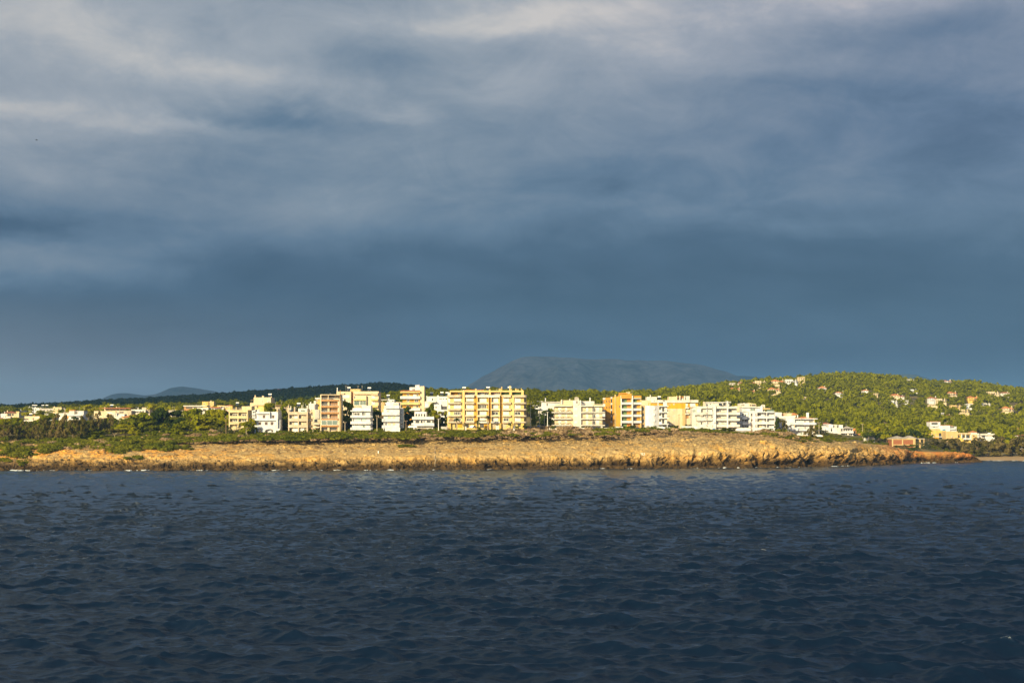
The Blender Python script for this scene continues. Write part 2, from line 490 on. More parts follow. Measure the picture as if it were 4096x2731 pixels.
# ---------------------------------------------------------------- terrain
# measured ground profile: photo column -> (distance, photo row) pairs
GT = {
    -900: [(600, 1850), (650, 1768), (690, 1755), (760, 1735), (850, 1705), (1000, 1680), (1300, 1662), (1800, 1650), (2300, 1650), (2700, 1660), (3000, 1690)],
    0: [(600, 1850), (650, 1768), (690, 1755), (760, 1735), (850, 1705), (1000, 1680), (1300, 1658), (1800, 1650), (2300, 1645), (2700, 1655), (3000, 1690)],
    400: [(600, 1830), (650, 1772), (690, 1752), (760, 1730), (850, 1700), (1000, 1672), (1300, 1652), (1800, 1640), (2300, 1620), (2600, 1622), (3000, 1680)],
    800: [(600, 1830), (650, 1760), (690, 1728), (760, 1702), (850, 1680), (1000, 1658), (1300, 1640), (1800, 1625), (2300, 1598), (2600, 1600), (3000, 1680)],
    1100: [(600, 1830), (650, 1750), (690, 1722), (760, 1700), (850, 1678), (1000, 1652), (1300, 1634), (1800, 1612), (2300, 1578), (2500, 1576), (3000, 1670)],
    1400: [(600, 1830), (650, 1745), (690, 1717), (760, 1694), (850, 1662), (1000, 1630), (1300, 1615), (1800, 1600), (2300, 1560), (2500, 1556), (3000, 1650)],
    1580: [(600, 1830), (650, 1745), (690, 1715), (760, 1692), (850, 1655), (1000, 1615), (1300, 1605), (1800, 1592), (2300, 1550), (2500, 1547), (3000, 1650)],
    1740: [(600, 1830), (650, 1742), (690, 1711), (760, 1690), (850, 1645), (1000, 1600), (1300, 1602), (1800, 1600), (2300, 1578), (2500, 1580), (3000, 1660)],
    2000: [(600, 1830), (650, 1742), (690, 1711), (760, 1690), (850, 1645), (1000, 1600), (1150, 1600), (1500, 1640), (2300, 1680), (3000, 1700)],
    2300: [(600, 1830), (650, 1742), (690, 1713), (760, 1700), (850, 1665), (1000, 1618), (1150, 1602), (1350, 1606), (1800, 1640), (2300, 1680), (3000, 1700)],
    2600: [(600, 1830), (650, 1742), (690, 1716), (760, 1706), (850, 1685), (1000, 1645), (1300, 1600), (1500, 1590), (1700, 1605), (2300, 1660), (3000, 1700)],
    2750: [(600, 1830), (650, 1742), (690, 1718), (760, 1714), (850, 1700), (1000, 1660), (1300, 1600), (1500, 1576), (1700, 1575), (2300, 1640), (3000, 1700)],
    2900: [(600, 1830), (660, 1742), (700, 1722), (760, 1718), (850, 1705), (1000, 1668), (1300, 1600), (1600, 1556), (1750, 1552), (2300, 1630), (3000, 1700)],
    3100: [(600, 1850), (670, 1750), (715, 1726), (770, 1722), (850, 1712), (1000, 1685), (1300, 1615), (1600, 1548), (1750, 1537), (2300, 1620), (3000, 1700)],
    3300: [(600, 1870), (670, 1800), (700, 1765), (760, 1762), (850, 1750), (1000, 1720), (1300, 1635), (1600, 1545), (1800, 1514), (2300, 1600), (3000, 1700)],
    3430: [(600, 1890), (700, 1830), (745, 1795), (800, 1778), (850, 1768), (1000, 1735), (1300, 1648), (1600, 1548), (1800, 1509), (2300, 1600), (3000, 1700)],
    3560: [(600, 1890), (700, 1850), (760, 1808), (800, 1795), (850, 1785), (1000, 1745), (1300, 1660), (1600, 1560), (1800, 1522), (2300, 1600), (3000, 1700)],
    3700: [(600, 1890), (740, 1870), (775, 1852), (790, 1835), (830, 1800), (900, 1775), (1000, 1755), (1300, 1672), (1600, 1572), (1800, 1540), (2300, 1620), (3000, 1700)],
    3900: [(600, 1890), (800, 1870), (838, 1842.5), (852, 1835), (875, 1826), (920, 1806), (1000, 1775), (1300, 1690), (1600, 1580), (1800, 1545), (2300, 1620), (3000, 1700)],
    4100: [(600, 1890), (800, 1870), (838, 1842.5), (852, 1835), (875, 1826), (920, 1808), (1000, 1785), (1300, 1700), (1600, 1598), (1800, 1577), (2300, 1640), (3000, 1700)],
    4900: [(600, 1890), (800, 1870), (838, 1842.5), (852, 1835), (875, 1826), (920, 1810), (1000, 1795), (1300, 1730), (1600, 1680), (1800, 1660), (2300, 1690), (3000, 1710)],
}
GD = np.unique(np.concatenate([np.arange(560, 1100, 6), np.arange(1100, 2000, 16), np.arange(2000, 3001, 25)])).astype(float)
gkeys = sorted(GT)
gtab = np.array([np.interp(GD, [a for a, b in GT[k]], [HC + (YH - b) * a / F for a, b in GT[k]]) for k in gkeys])
GPX = np.arange(-900, 4901, 20).astype(float)
gz = np.stack([np.interp(GPX, gkeys, gtab[:, j]) for j in range(len(GD))], 1)
for _ in range(2):   # soften the joints between the measured columns
    k_ = np.array([0.25, 0.5, 0.25])
    gz[1:-1] = k_[0] * gz[:-2] + k_[1] * gz[1:-1] + k_[2] * gz[2:]
    gz[:, 1:-1] = k_[0] * gz[:, :-2] + k_[1] * gz[:, 1:-1] + k_[2] * gz[:, 2:]


def ground_z(px, D):
    px = np.clip(np.asarray(px, float), GPX[0], GPX[-1] - 1e-3)
    D = np.clip(np.asarray(D, float), GD[0], GD[-1] - 1e-3)
    fi = (px - GPX[0]) / 20.0
    i = fi.astype(int)
    fi = fi - i
    j = np.clip(np.searchsorted(GD, D, 'right') - 1, 0, len(GD) - 2)
    fj = (D - GD[j]) / (GD[j + 1] - GD[j])
    return (gz[i, j] * (1 - fi) + gz[i + 1, j] * fi) * (1 - fj) + (gz[i, j + 1] * (1 - fi) + gz[i + 1, j + 1] * fi) * fj


def row_of(z, D):
    return YH - (z - HC) * F / D


# rocky headland: photo column -> waterline row and (metres behind the waterline, row) pairs
HT = {
    -420: (1882, [(1.5, 1866), (9, 1850), (20, 1824), (31, 1802), (44, 1785), (60, 1768), (100, 1755)]),
    0: (1882, [(1.5, 1866), (9, 1850), (20, 1824), (31, 1802), (44, 1785), (60, 1768), (100, 1755)]),
    180: (1882, [(1.5, 1866), (9, 1850), (22, 1826), (32, 1806), (45, 1786), (60, 1768), (100, 1754)]),
    400: (1881.5, [(1.5, 1866), (8, 1850), (20, 1822), (31, 1800), (46, 1778), (65, 1762), (100, 1752)]),
    800: (1881, [(2, 1862), (8, 1845), (20, 1820), (34, 1800), (50, 1778), (68, 1748), (100, 1728)]),
    1100: (1880.5, [(2, 1860), (7, 1840), (18, 1822), (34, 1802), (45, 1785), (62, 1750), (73, 1733), (100, 1723)]),
    1500: (1880, [(2, 1857), (6, 1838), (16, 1820), (32, 1800), (42, 1785), (59, 1745), (72, 1722), (100, 1716)]),
    1800: (1878.5, [(2, 1856), (6, 1835), (16, 1812), (32, 1790), (42, 1772), (57, 1735), (69, 1715), (100, 1709)]),
    2100: (1877, [(2, 1850), (6, 1830), (16, 1805), (30, 1782), (42, 1762), (55, 1736), (67, 1718), (100, 1711)]),
    2400: (1875, [(2, 1848), (5, 1822), (14, 1800), (28, 1775), (40, 1752), (52, 1735), (64, 1722), (100, 1713)]),
    2600: (1873, [(2, 1845), (4, 1815), (10, 1795), (24, 1768), (36, 1748), (48, 1733), (60, 1722), (100, 1715)]),
    2900: (1871, [(2, 1845), (4, 1812), (10, 1790), (22, 1760), (34, 1742), (46, 1730), (58, 1725), (100, 1721)]),
    3100: (1869, [(2, 1843), (4, 1808), (9, 1788), (18, 1762), (30, 1740), (44, 1729), (56, 1727), (100, 1726)]),
    3250: (1866, [(2, 1840), (4, 1808), (9, 1785), (18, 1768), (28, 1753), (36, 1747), (46, 1750), (90, 1764)]),
    3400: (1863, [(2, 1840), (4, 1812), (9, 1790), (16, 1778), (24, 1769), (32, 1767), (42, 1774), (80, 1795)]),
    3550: (1857, [(2, 1836), (4, 1815), (8, 1800), (14, 1787), (20, 1781), (26, 1780), (40, 1795), (80, 1820)]),
    3625: (1854, [(2, 1838), (4, 1820), (8, 1808), (12, 1801), (16, 1798), (22, 1803), (36, 1825), (70, 1850)]),
    3652: (1852, [(2, 1836), (4, 1824), (8, 1813), (12, 1806), (17, 1805), (24, 1812), (36, 1835), (60, 1855)]),
    3675: (1851, [(1.2, 1835), (2.4, 1822), (4.5, 1812), (8, 1806), (14, 1805), (22, 1815), (32, 1840), (50, 1858)]),
    3800: (1850, [(1, 1836), (2.3, 1822), (4, 1812), (8, 1808), (12, 1808), (18, 1817), (26, 1840), (40, 1858)]),
    3880: (1849, [(1, 1836), (2.3, 1824), (4, 1816), (8, 1813), (11, 1814), (15, 1822), (22, 1842), (34, 1858)]),
    3908: (1848.5, [(1, 1841), (2.2, 1834), (4, 1829), (7, 1828), (10, 1829), (14, 1835), (20, 1846), (30, 1858)]),
    3922: (1848.3, [(1, 1846), (2.2, 1843), (4, 1842), (7, 1841), (10, 1842), (14, 1845), (20, 1851), (30, 1860)]),
    3932: (1848, [(1, 1852), (2.2, 1853), (4, 1854), (7, 1856), (10, 1857), (14, 1858), (20, 1860), (30, 1865)]),
}
hkeys = sorted(HT)
NP = 130
TT = np.linspace(0, 1, NP)


def hprofile(k):
    yw, pts = HT[k]
    Dw = F * HC / (yw - YH)
    d = [-1.2, 0.0] + [a for a, b in pts]
    z = [-2.5, 0.0] + [HC + (YH - b) * (Dw + a) / F for a, b in pts]
    d, z = np.array(d), np.array(z)
    # spread the rows by arc length, with more of them on the cliff than on the flat top
    s = np.concatenate([[0], np.cumsum(np.hypot(np.diff(d) * 0.55, np.diff(z) * 1.3))])
    s /= s[-1]
    return Dw + np.interp(TT, s, d), np.interp(TT, s, z)


hp = [hprofile(k) for k in hkeys]
HPX = np.arange(-420, 3933, 3).astype(float)
hD = np.stack([np.interp(HPX, hkeys, [p[0][j] for p in hp]) for j in range(NP)], 1)
hZ = np.stack([np.interp(HPX, hkeys, [p[1][j] for p in hp]) for j in range(NP)], 1)
# small bays and points along the waterline
sh = (fbm(np.stack([HPX / 90.0, 0 * HPX, 0 * HPX + 3.3], 1), 4, 21) - 0.5) * 9.0 + (fbm(np.stack([HPX / 22.0, 0 * HPX, 0 * HPX + 1.3], 1), 3, 22) - 0.5) * 4.0
sh = sh * np.interp(HPX, [3500, 3700], [1.0, 0.35])
fade = np.clip(1 - TT * 3.2, 0, 1)[None, :]
hD = hD + sh[:, None] * fade
# ledges: the foot of the cliff rises and falls along the shore
lx = (HPX[:, None] - CX) * hD / F
lg = (fbm(np.stack([lx.ravel() / 8.0, hD.ravel() / 4.5, 0 * lx.ravel()], 1), 4, 25) - 0.5).reshape(hZ.shape)
hZ = hZ + lg * 4.6 * np.exp(-((hZ - 3.4) / 2.4) ** 2) * np.interp(HPX, [3500, 3680], [1, .3])[:, None]
hX = (HPX[:, None] - CX) * hD / F
base = np.stack([hX, hD, hZ], 2)
nrm = np.cross(np.gradient(base, axis=0), np.gradient(base, axis=1))
nrm /= np.linalg.norm(nrm, axis=2, keepdims=True) + 1e-9
steep = np.clip((np.abs(nrm[:, :, 1]) - 0.22) / 0.4, 0, 1).reshape(-1)
bp = base.reshape(-1, 3)
low = np.clip((11.5 - bp[:, 2]) / 5.0, 0.0, 1.0)
f1, f2 = worley(bp / np.array([4.2, 4.2, 3.4]) + 0.5 * fbm(bp / 5.0, 2, 31)[:, None], 3)
g1, g2 = worley(bp / np.array([1.7, 1.7, 1.3]) + 0.4, 8)
big_ = fbm(bp / 13.0, 4, 5) - 0.5
crk = -np.exp(-((f2 - f1) / 0.10) ** 2) * 1.0
crk2 = -np.exp(-((g2 - g1) / 0.12) ** 2) * 0.30
h1, h2 = worley(bp / np.array([12.0, 10.0, 8.0]) + 1.1 * fbm(bp / 7.0, 3, 35)[:, None], 13)
crk3 = -np.exp(-((h2 - h1) / 0.09) ** 2)
disp = big_ * 5.5 * (0.10 + 0.90 * steep) * (0.3 + 0.7 * low) + ((0.5 - h1) * 1.5 + crk3 * 1.2) * steep * low * np.interp(bp[:, 0], [-60, 120], [0.35, 2.0]) \
    + ((0.45 - f1) * 0.8 + crk * 0.7) * (0.05 + 0.95 * steep) * (0.35 + 0.65 * low) \
    + ((0.4 - g1) * 0.40 + crk2 * 0.8) * (0.14 + 0.86 * steep) + (fbm(bp / np.array([2.4, 1.0, 1.0]), 4, 9) - 0.5) * (0.5 + 1.0 * steep) + (fbm(bp / np.array([9.0, 5.0, 3.2]), 4, 19) - 0.5) * (0.5 + 3.6 * steep)
# hollows eaten into the foot of the cliff
hol = np.clip((fbm(bp / np.array([7.0, 7.0, 2.3]) + 4.2, 4, 77) - 0.54) * 9, 0, 1) * np.exp(-((bp[:, 2] - 2.0) / 2.0) ** 2)
disp = disp - 2.2 * hol * steep
vegfade = np.clip((TT - 0.80) / 0.15, 0, 1)[None, :].repeat(len(HPX), 0).reshape(-1)
disp = disp * (1 - 0.8 * vegfade)
nn = nrm.reshape(-1, 3)
nn = np.where(nn[:, 2:3] < 0, -nn, nn)
hv = bp + nn * disp[:, None]
hv3 = hv.reshape(len(HPX), NP, 3)
# last row drops below the ground sheet
hv3[:, -1, 2] -= 4.0
# surface lookup for standing things on the headland
hs_D, hs_Z = hv3[:, :, 1], hv3[:, :, 2]


def head_at(px, D):
    """height of the headland surface, or None beyond it"""
    i = int(round((px + 420) / 3.0))
    if i < 0 or i >= len(HPX): return None
    d = hD[i]
    if D < d[0] or D > d[-2]: return None
    return float(np.interp(D, d, hZ[i]))


def head_row(px, py):
    """distance on the headland whose surface shows at the photo row py"""
    i = int(round((px + 420) / 3.0))
    if i < 0 or i >= len(HPX): return None
    rows = YH - (hZ[i] - HC) * F / hD[i]
    rows = np.minimum.accumulate(rows)
    if py < rows[-2] or py > rows[2]: return None
    return float(np.interp(-py, -rows, hD[i]))


def surf(px, D):
    z = float(ground_z(px, D))
    h = head_at(px, D)
    return z if h is None else max(h, z) if D > 640 else h


def solve(px, py, d0=640, d1=2600):
    """first distance whose surface shows at the photo row py"""
    ds = np.arange(d0, d1, 4.0)
    zs = np.array([surf(px, d) for d in ds]) if d0 < 760 else ground_z(np.full(len(ds), px), ds)
    rows = YH - (zs - HC) * F / ds
    k = np.nonzero(rows <= py)[0]
    return float(ds[k[0]]) if len(k) else None


def grid_faces(n, m):
    i = np.arange((n - 1) * (m - 1))
    a = (i // (m - 1)) * m + i % (m - 1)
    return np.stack([a, a + m, a + m + 1, a + 1], 1)


def rockmat():
    m, t = new_mat('limestone')
    pos = t.n('ShaderNodeNewGeometry').outputs['Position']
    z = t.n('ShaderNodeSeparateXYZ', {0: pos}).outputs
    n1 = t.noise(pos, 0.10, 5, 0.6, 0.6)
    n2 = t.noise(pos, 0.55, 5, 0.65)
    n3 = t.noise(t.mapping(pos, (1, 0.3, 1)), 1.6, 4, 0.7)
    tan = t.mix(t.ramp(n2, [(0.32, 0), (0.68, 1)]), (0.31, 0.195, 0.066), (0.53, 0.375, 0.165))
    och = t.mix(t.ramp(n3, [(0.3, 0), (0.7, 1)]), (0.42, 0.215, 0.040), (0.56, 0.325, 0.075))
    c = t.mix(t.ramp(n1, [(0.50, 0.0), (0.64, 0.75)]), tan, och)
    # orange iron stain of the outer spur and along the left slope
    ora = t.ramp(t.math('DIVIDE', z[0], 300.0), [(0.0, 0.0), (0.60, 0.0), (0.72, 0.8), (1.0, 0.9)])
    ora = t.math('MULTIPLY', ora, t.ramp(t.noise(pos, 0.17, 4, 0.6), [(0.36, 0.15), (0.58, 1.0)]))
    c = t.mix(ora, c, (0.44, 0.165, 0.04))
    # dry herbs and lichen between the slabs of the flat top
    nz = t.n('ShaderNodeSeparateXYZ', {0: t.n('ShaderNodeNewGeometry').outputs['Normal']}).outputs[2]
    flat = t.ramp(nz, [(0.55, 0.0), (0.88, 1.0)])
    up = t.ramp(t.math('DIVIDE', z[2], 20.0), [(0.22, 0.0), (0.55, 1.0)])
    n4 = t.noise(t.mapping(pos, (0.8, 0.25, 0.8)), 0.9, 6, 0.72)
    herb = t.math('MULTIPLY', t.math('MULTIPLY', flat, up), t.ramp(n4, [(0.47, 0.0), (0.56, 0.9)]))
    c = t.mix(herb, c, (0.19, 0.135, 0.060))
    n5 = t.noise(t.mapping(pos, (1, 0.35, 1), (5, 3, 1)), 2.2, 3, 0.6)
    c = t.mix(t.math('MULTIPLY', t.ramp(n5, [(0.60, 0.0), (0.68, 0.75)]), flat), c, (0.58, 0.45, 0.25))
    # black and brown splash zone just above the water
    zz = t.math('ADD', z[2], t.math('MULTIPLY', t.math('SUBTRACT', t.noise(pos, 0.13, 6, 0.72), 0.5), 8.5))
    ochz = t.math('ADD', z[2], t.math('MULTIPLY', t.math('SUBTRACT', t.noise(pos, 0.09, 5, 0.65), 0.5), 12.0))
    ochf = t.math('MULTIPLY', t.ramp(t.math('DIVIDE', ochz, 12.0), [(0.0, 0.85), (0.35, 0.65), (0.62, 0.0)]), t.ramp(t.math('DIVIDE', t.math('ADD', z[0], 300.0), 600.0), [(0.0, 0.25), (0.5, 0.55), (0.72, 1.0)]))
    c = t.mix(ochf, c, t.mix(t.ramp(n3, [(0.35, 0), (0.65, 1)]), (0.20, 0.105, 0.028), (0.37, 0.205, 0.055)))
    c = t.mix(t.math('MULTIPLY', ora, 0.75), c, (0.47, 0.155, 0.032))
    # cut orange soil along the left scarp
    scz = t.math('MULTIPLY', t.ramp(t.math('DIVIDE', z[2], 12.0), [(0.36, 0.0), (0.46, 1.0), (0.68, 1.0), (0.78, 0.0)]), t.ramp(t.math('DIVIDE', t.math('ADD', z[0], 260.0), 160.0), [(0.0, 1.0), (0.7, 1.0), (1.0, 0.0)]))
    c = t.mix(t.math('MULTIPLY', scz, t.ramp(t.noise(t.mapping(pos, (1, 0.5, 2.2)), 0.16, 4, 0.6), [(0.46, 0.0), (0.56, 0.9)])), c, (0.56, 0.27, 0.05))
    wet = t.ramp(t.math('DIVIDE', zz, 8.0), [(0.0, 1.0), (0.24, 0.98), (0.40, 0.65), (0.60, 0.0)])
    c = t.mix(wet, c, t.mix(t.ramp(n2, [(0.35, 0), (0.65, 1)]), (0.018, 0.012, 0.006), (0.075, 0.044, 0.014)))
    v = t.n('ShaderNodeTexVoronoi', {'Vector': pos, 'Scale': 0.7, 'Randomness': 1.0}, feature='DISTANCE_TO_EDGE').outputs[0]
    hgt_ = t.math('ADD', t.math('MULTIPLY', t.ramp(v, [(0.0, 0.0), (0.12, 1.0)]), 0.4), t.noise(pos, 1.1, 6, 0.72))
    bmp = t.n('ShaderNodeBump', {'Strength': 0.75, 'Distance': 0.6, 'Height': hgt_}).outputs[0]
    finish(t, c, 0.9, bmp, 0.15)
    return m


hm = mesh_np('rocky_headland', hv3.reshape(-1, 3), grid_faces(len(HPX), NP), rockmat(), False)
tag(link('rocky_headland', hm), kind='structure')


def groundmat():
    m, t = new_mat('earth')
    pos = t.n('ShaderNodeNewGeometry').outputs['Position']
    n1 = t.noise(pos, 0.03, 5, 0.6)
    n2 = t.noise(pos, 0.35, 4, 0.65)
    c = t.mix(t.ramp(n1, [(0.35, 0), (0.62, 1)]), (0.085, 0.088, 0.024), (0.20, 0.15, 0.07))
    c = t.mix(t.ramp(n2, [(0.5, 0), (0.72, 0.7)]), c, (0.24, 0.175, 0.095))
    # the pale beach by the water
    z = t.n('ShaderNodeSeparateXYZ', {0: pos}).outputs
    c = t.mix(t.ramp(t.math('DIVIDE', z[2], 4.0), [(0.0, 1.0), (0.42, 1.0), (0.60, 0.0)]), c, (0.31, 0.215, 0.115))
    b = t.n('ShaderNodeBump', {'Strength': 0.5, 'Distance': 0.5, 'Height': n2}).outputs[0]
    finish(t, c, 0.95, b, 0.1)
    return m


gd2 = np.concatenate([GD, [3400, 4200, 6000, 9000, 14000]])
gpx2 = np.concatenate([[-6000, -3000, -1500], GPX, [5600, 8000, 11000]])
PX, DD = np.meshgrid(gpx2, gd2, indexing='ij')
zg = ground_z(PX.ravel(), DD.ravel())
zg = np.where(DD.ravel() > 3001, np.maximum(zg - (DD.ravel() - 3000) * 0.03, 3.0), zg)
xg = (PX.ravel() - CX) * DD.ravel() / F
pg = np.stack([xg, DD.ravel(), zg], 1)
pg[:, 2] += (fbm(pg / 30.0, 3, 41) - 0.5) * np.clip((DD.ravel() - 860) / 300, 0, 1) * 5.0
# keep the sheet under the headland
hb = np.interp(PX.ravel(), HPX, hD[:, -3], left=hD[0, -3], right=0)
pg[:, 2] = np.where(DD.ravel() < hb - 14, -4.0, pg[:, 2])
tag(link('ground', mesh_np('ground', pg, grid_faces(len(gpx2), len(gd2)), groundmat(), True)), kind='structure')


# distant mountains
def mountain(name, outline, D0, Dback, depth, seed, rgb_a, rgb_b):
    xs = np.arange(outline[0][0], outline[-1][0] + 1, 8.0)
    ys = np.interp(xs, [a for a, b in outline], [b for a, b in outline])
    ys = np.convolve(np.pad(ys, 3, 'edge'), np.ones(7) / 7, 'valid')
    top = np.maximum((YH - ys) * D0 / F + HC, 2.0)
    rows = np.concatenate([np.linspace(0, 1, 46), np.linspace(1.05, 1.8, 12)])
    v = np.zeros((len(xs), len(rows), 3))
    for j, r in enumerate(rows):
        D = D0 - depth + depth * r if r <= 1 else D0 + Dback * (r - 1)
        h = top * (r ** 0.8 if r <= 1 else max(0.0, 1 - (r - 1) * 1.3))
        v[:, j, 0] = (xs - CX) * D0 / F
        v[:, j, 1] = D
        v[:, j, 2] = h
    q = v.reshape(-1, 3)
    rav = fbm(q / np.array([260., 900., 400.]), 5, seed) - 0.5
    k = np.sin(np.clip(rows, 0, 1) * math.pi) ** 0.7
    q[:, 2] += rav * np.repeat(top[:, None], len(rows), 1).ravel() * 0.55 * np.tile(k, len(xs))
    q[:, 2] += (fbm(q / 120.0, 4, seed + 5) - 0.5) * 22.0 * (np.repeat(top[:, None], len(rows), 1).ravel() > 20)
    m, t = new_mat(name + '_slope')
    pos = t.n('ShaderNodeNewGeometry').outputs['Position']
    n = t.noise(pos, 0.006, 7, 0.7, 0.5)
    n2 = t.noise(pos, 0.025, 6, 0.75)
    kk = t.math('ADD', t.math('MULTIPLY', n, 0.6), t.math('MULTIPLY', n2, 0.4))
    finish(t, t.ramp(kk, [(0.40, rgb_a), (0.62, rgb_b)]), 0.95, None, 0.05)
    tag(link(name, mesh_np(name, q, grid_faces(len(xs), len(rows)), m, True)), kind='structure')


mountain('mountain', [(1700, 1640), (1800, 1590), (1863, 1550), (1915, 1515), (1968, 1487), (2015, 1461), (2055, 1441), (2085, 1428), (2110, 1423), (2180, 1424), (2246, 1427), (2330, 1433), (2438, 1436),
                      (2560, 1440), (2664, 1442), (2720, 1447), (2786, 1457), (2840, 1468), (2891, 1483), (2930, 1498), (2970, 1516), (3010, 1545), (3080, 1590), (3160, 1640)], 8800, 2500, 1500, 51, (0.06, 0.067, 0.062), (0.20, 0.195, 0.18))
mountain('mountain_ridge', [(2700, 1640), (2800, 1530), (2880, 1502), (2960, 1503), (3040, 1512), (3120, 1516), (3200, 1512), (3270, 1496), (3320, 1490), (3400, 1500), (3500, 1510), (3560, 1503), (3600, 1495),
                            (3650, 1496), (3700, 1508), (3760, 1530), (3850, 1560), (3960, 1620), (4100, 1660)], 9300, 1500, 900, 61, (0.035, 0.05, 0.05), (0.07, 0.09, 0.08))
mountain('mountain_peak', [(120, 1650), (160, 1625), (200, 1612), (240, 1608), (280, 1614), (330, 1622), (390, 1604), (430, 1583), (460, 1572), (490, 1569), (520, 1572), (560, 1581), (600, 1584), (640, 1572), (670, 1557), (700, 1549), (730, 1546),
                           (760, 1548), (790, 1554), (820, 1560), (860, 1562), (890, 1570), (920, 1580), (980, 1600), (1100, 1650)], 8500, 1500, 1100, 71, (0.045, 0.06, 0.05), (0.13, 0.13, 0.12))

# unseen solid clouds added outside the view to shade the far hill and mountains
mcl, tcl = new_mat('shade_cloud')
finish(tcl, (0.55, 0.56, 0.58), 1.0, None, 0.0)


def cloud(cx, cy, cz, rx, ry, rz, seed, label):
    n, m = 72, 20
    u, w_ = np.meshgrid(np.linspace(0, 2 * math.pi, n + 1), np.linspace(0.02, math.pi - 0.02, m), indexing='ij')
    d = np.stack([np.sin(w_) * np.cos(u), np.sin(w_) * np.sin(u), np.cos(w_)], 2).reshape(-1, 3)
    r = 0.85 + 0.35 * fbm(d * 3.0 + 20, 4, seed)
    v = d * r[:, None] * np.array([rx, ry, rz]) + np.array([cx, cy, cz])
    tag(link('cloud', mesh_np('cloud', v, grid_faces(n + 1, m), mcl, True)), label, kind='structure')


cloud(-1970, -170, 980, 640, 600, 90, 1, 'unseen grey cloud added to shade the dark wooded hill')
cloud(-1500, 4250, 2000, 4300, 1050, 220, 2, 'unseen broad grey cloud added to shade the blue mountains')

# ---------------------------------------------------------------- sea
rows = [-400.0, 0.0, 40.0, 60.0, 68.0]
while rows[-1] < 880:
    rows.append(rows[-1] + max(0.15, rows[-1] ** 2 / (F / 4 * HC) * 0.27))
rows += [950, 1100]
sy = np.array(rows)
NI, NO = 1200, 110          # dense columns in the middle, widening ones out to both sides
NC = NI + 2 * NO
uu = np.linspace(-1, 1, NI)
half = np.maximum(sy, 55.0) * 0.36 * 1.22 + 6
og = np.cumsum(np.geomspace(0.12, 13.0, NO))
og = og / og[-1]
og = np.concatenate([og[:-1], [14.0]])
wide = (220 + 0.4 * np.maximum(sy, 0))[:, None] * og[None, :]
SX = np.concatenate([-half[:, None] - wide[:, ::-1], uu[None, :] * half[:, None], half[:, None] + wide], 1)
SY = np.repeat(sy[:, None], NC, 1)
rstep = np.gradient(sy)[:, None]
cstep = np.gradient(SX, axis=1)
rs = np.random.default_rng(3)
HZ = np.zeros_like(SX)
DX = np.zeros_like(SX)
DY = np.zeros_like(SX)
lams = np.exp(rs.uniform(math.log(0.5), math.log(13.0), 130))
for L in lams:
    th = rs.normal(0, 0.55) + R(76)          # heading of the wave, measured from +x
    k = 2 * math.pi / L
    kx, ky = k * math.cos(th), k * math.sin(th)
    amp = 0.046 / k * min(1.0, 0.8 + 0.2 * L) * min(1.0, 4.5 / L)
    step = np.abs(math.sin(th)) * rstep + np.abs(math.cos(th)) * cstep
    f_ = np.clip((L / step - 0.08) / 0.7, 0, 1)
    ph = kx * SX + ky * SY + rs.uniform(0, 6.28)
    s_ = np.sin(ph)
    HZ += amp * f_ * np.cos(ph)
    DX -= amp * f_ * 0.9 * math.cos(th) * s_
    DY -= amp * f_ * 0.9 * math.sin(th) * s_
gust = 0.75 + 0.55 * fbm(np.stack([SX.ravel() / 30, SY.ravel() / 60, 0 * SX.ravel()], 1), 3, 91).reshape(SX.shape)
HZ *= gust
sv = np.stack([SX + DX, SY + DY, HZ], 2)
sea_me = mesh_np('sea', sv.reshape(-1, 3), grid_faces(len(sy), NC)[:, ::-1], None, True)
# a few breaking crests
cap = np.zeros(SX.shape)
for px, py, wpx in [(3055, 2203, 20), (3700, 2210, 10), (3722, 1922, 10), (2735, 1965, 8), (440, 2180, 9), (540, 2245, 12), (310, 2125, 8), (3490, 2330, 9), (2550, 2565, 14), (3020, 1905, 7), (735, 1932, 6),
                    (1710, 2022, 7), (2130, 1920, 6), (1290, 1975, 6), (3330, 2050, 8), (930, 2080, 8), (2360, 2120, 8)]:
    D = F * HC / (py - YH)
    x = (px - CX) * D / F
    wx = wpx * D / F * 0.75
    wy = wx * 0.8
    e = np.exp(-((SX - x) / wx) ** 2 - ((SY - D) / wy) ** 2)
    cap = np.maximum(cap, e * np.clip(0.55 + HZ / 0.35, 0, 1.4))
cap *= 0.35 + 1.1 * vnoise(np.stack([SX.ravel() * 2.2, SY.ravel() * 1.6, 0 * SX.ravel()], 1), 17).reshape(SX.shape)
at = sea_me.attributes.new('foam', 'FLOAT', 'POINT')
at.data.foreach_set('value', cap.astype(np.float32).ravel())


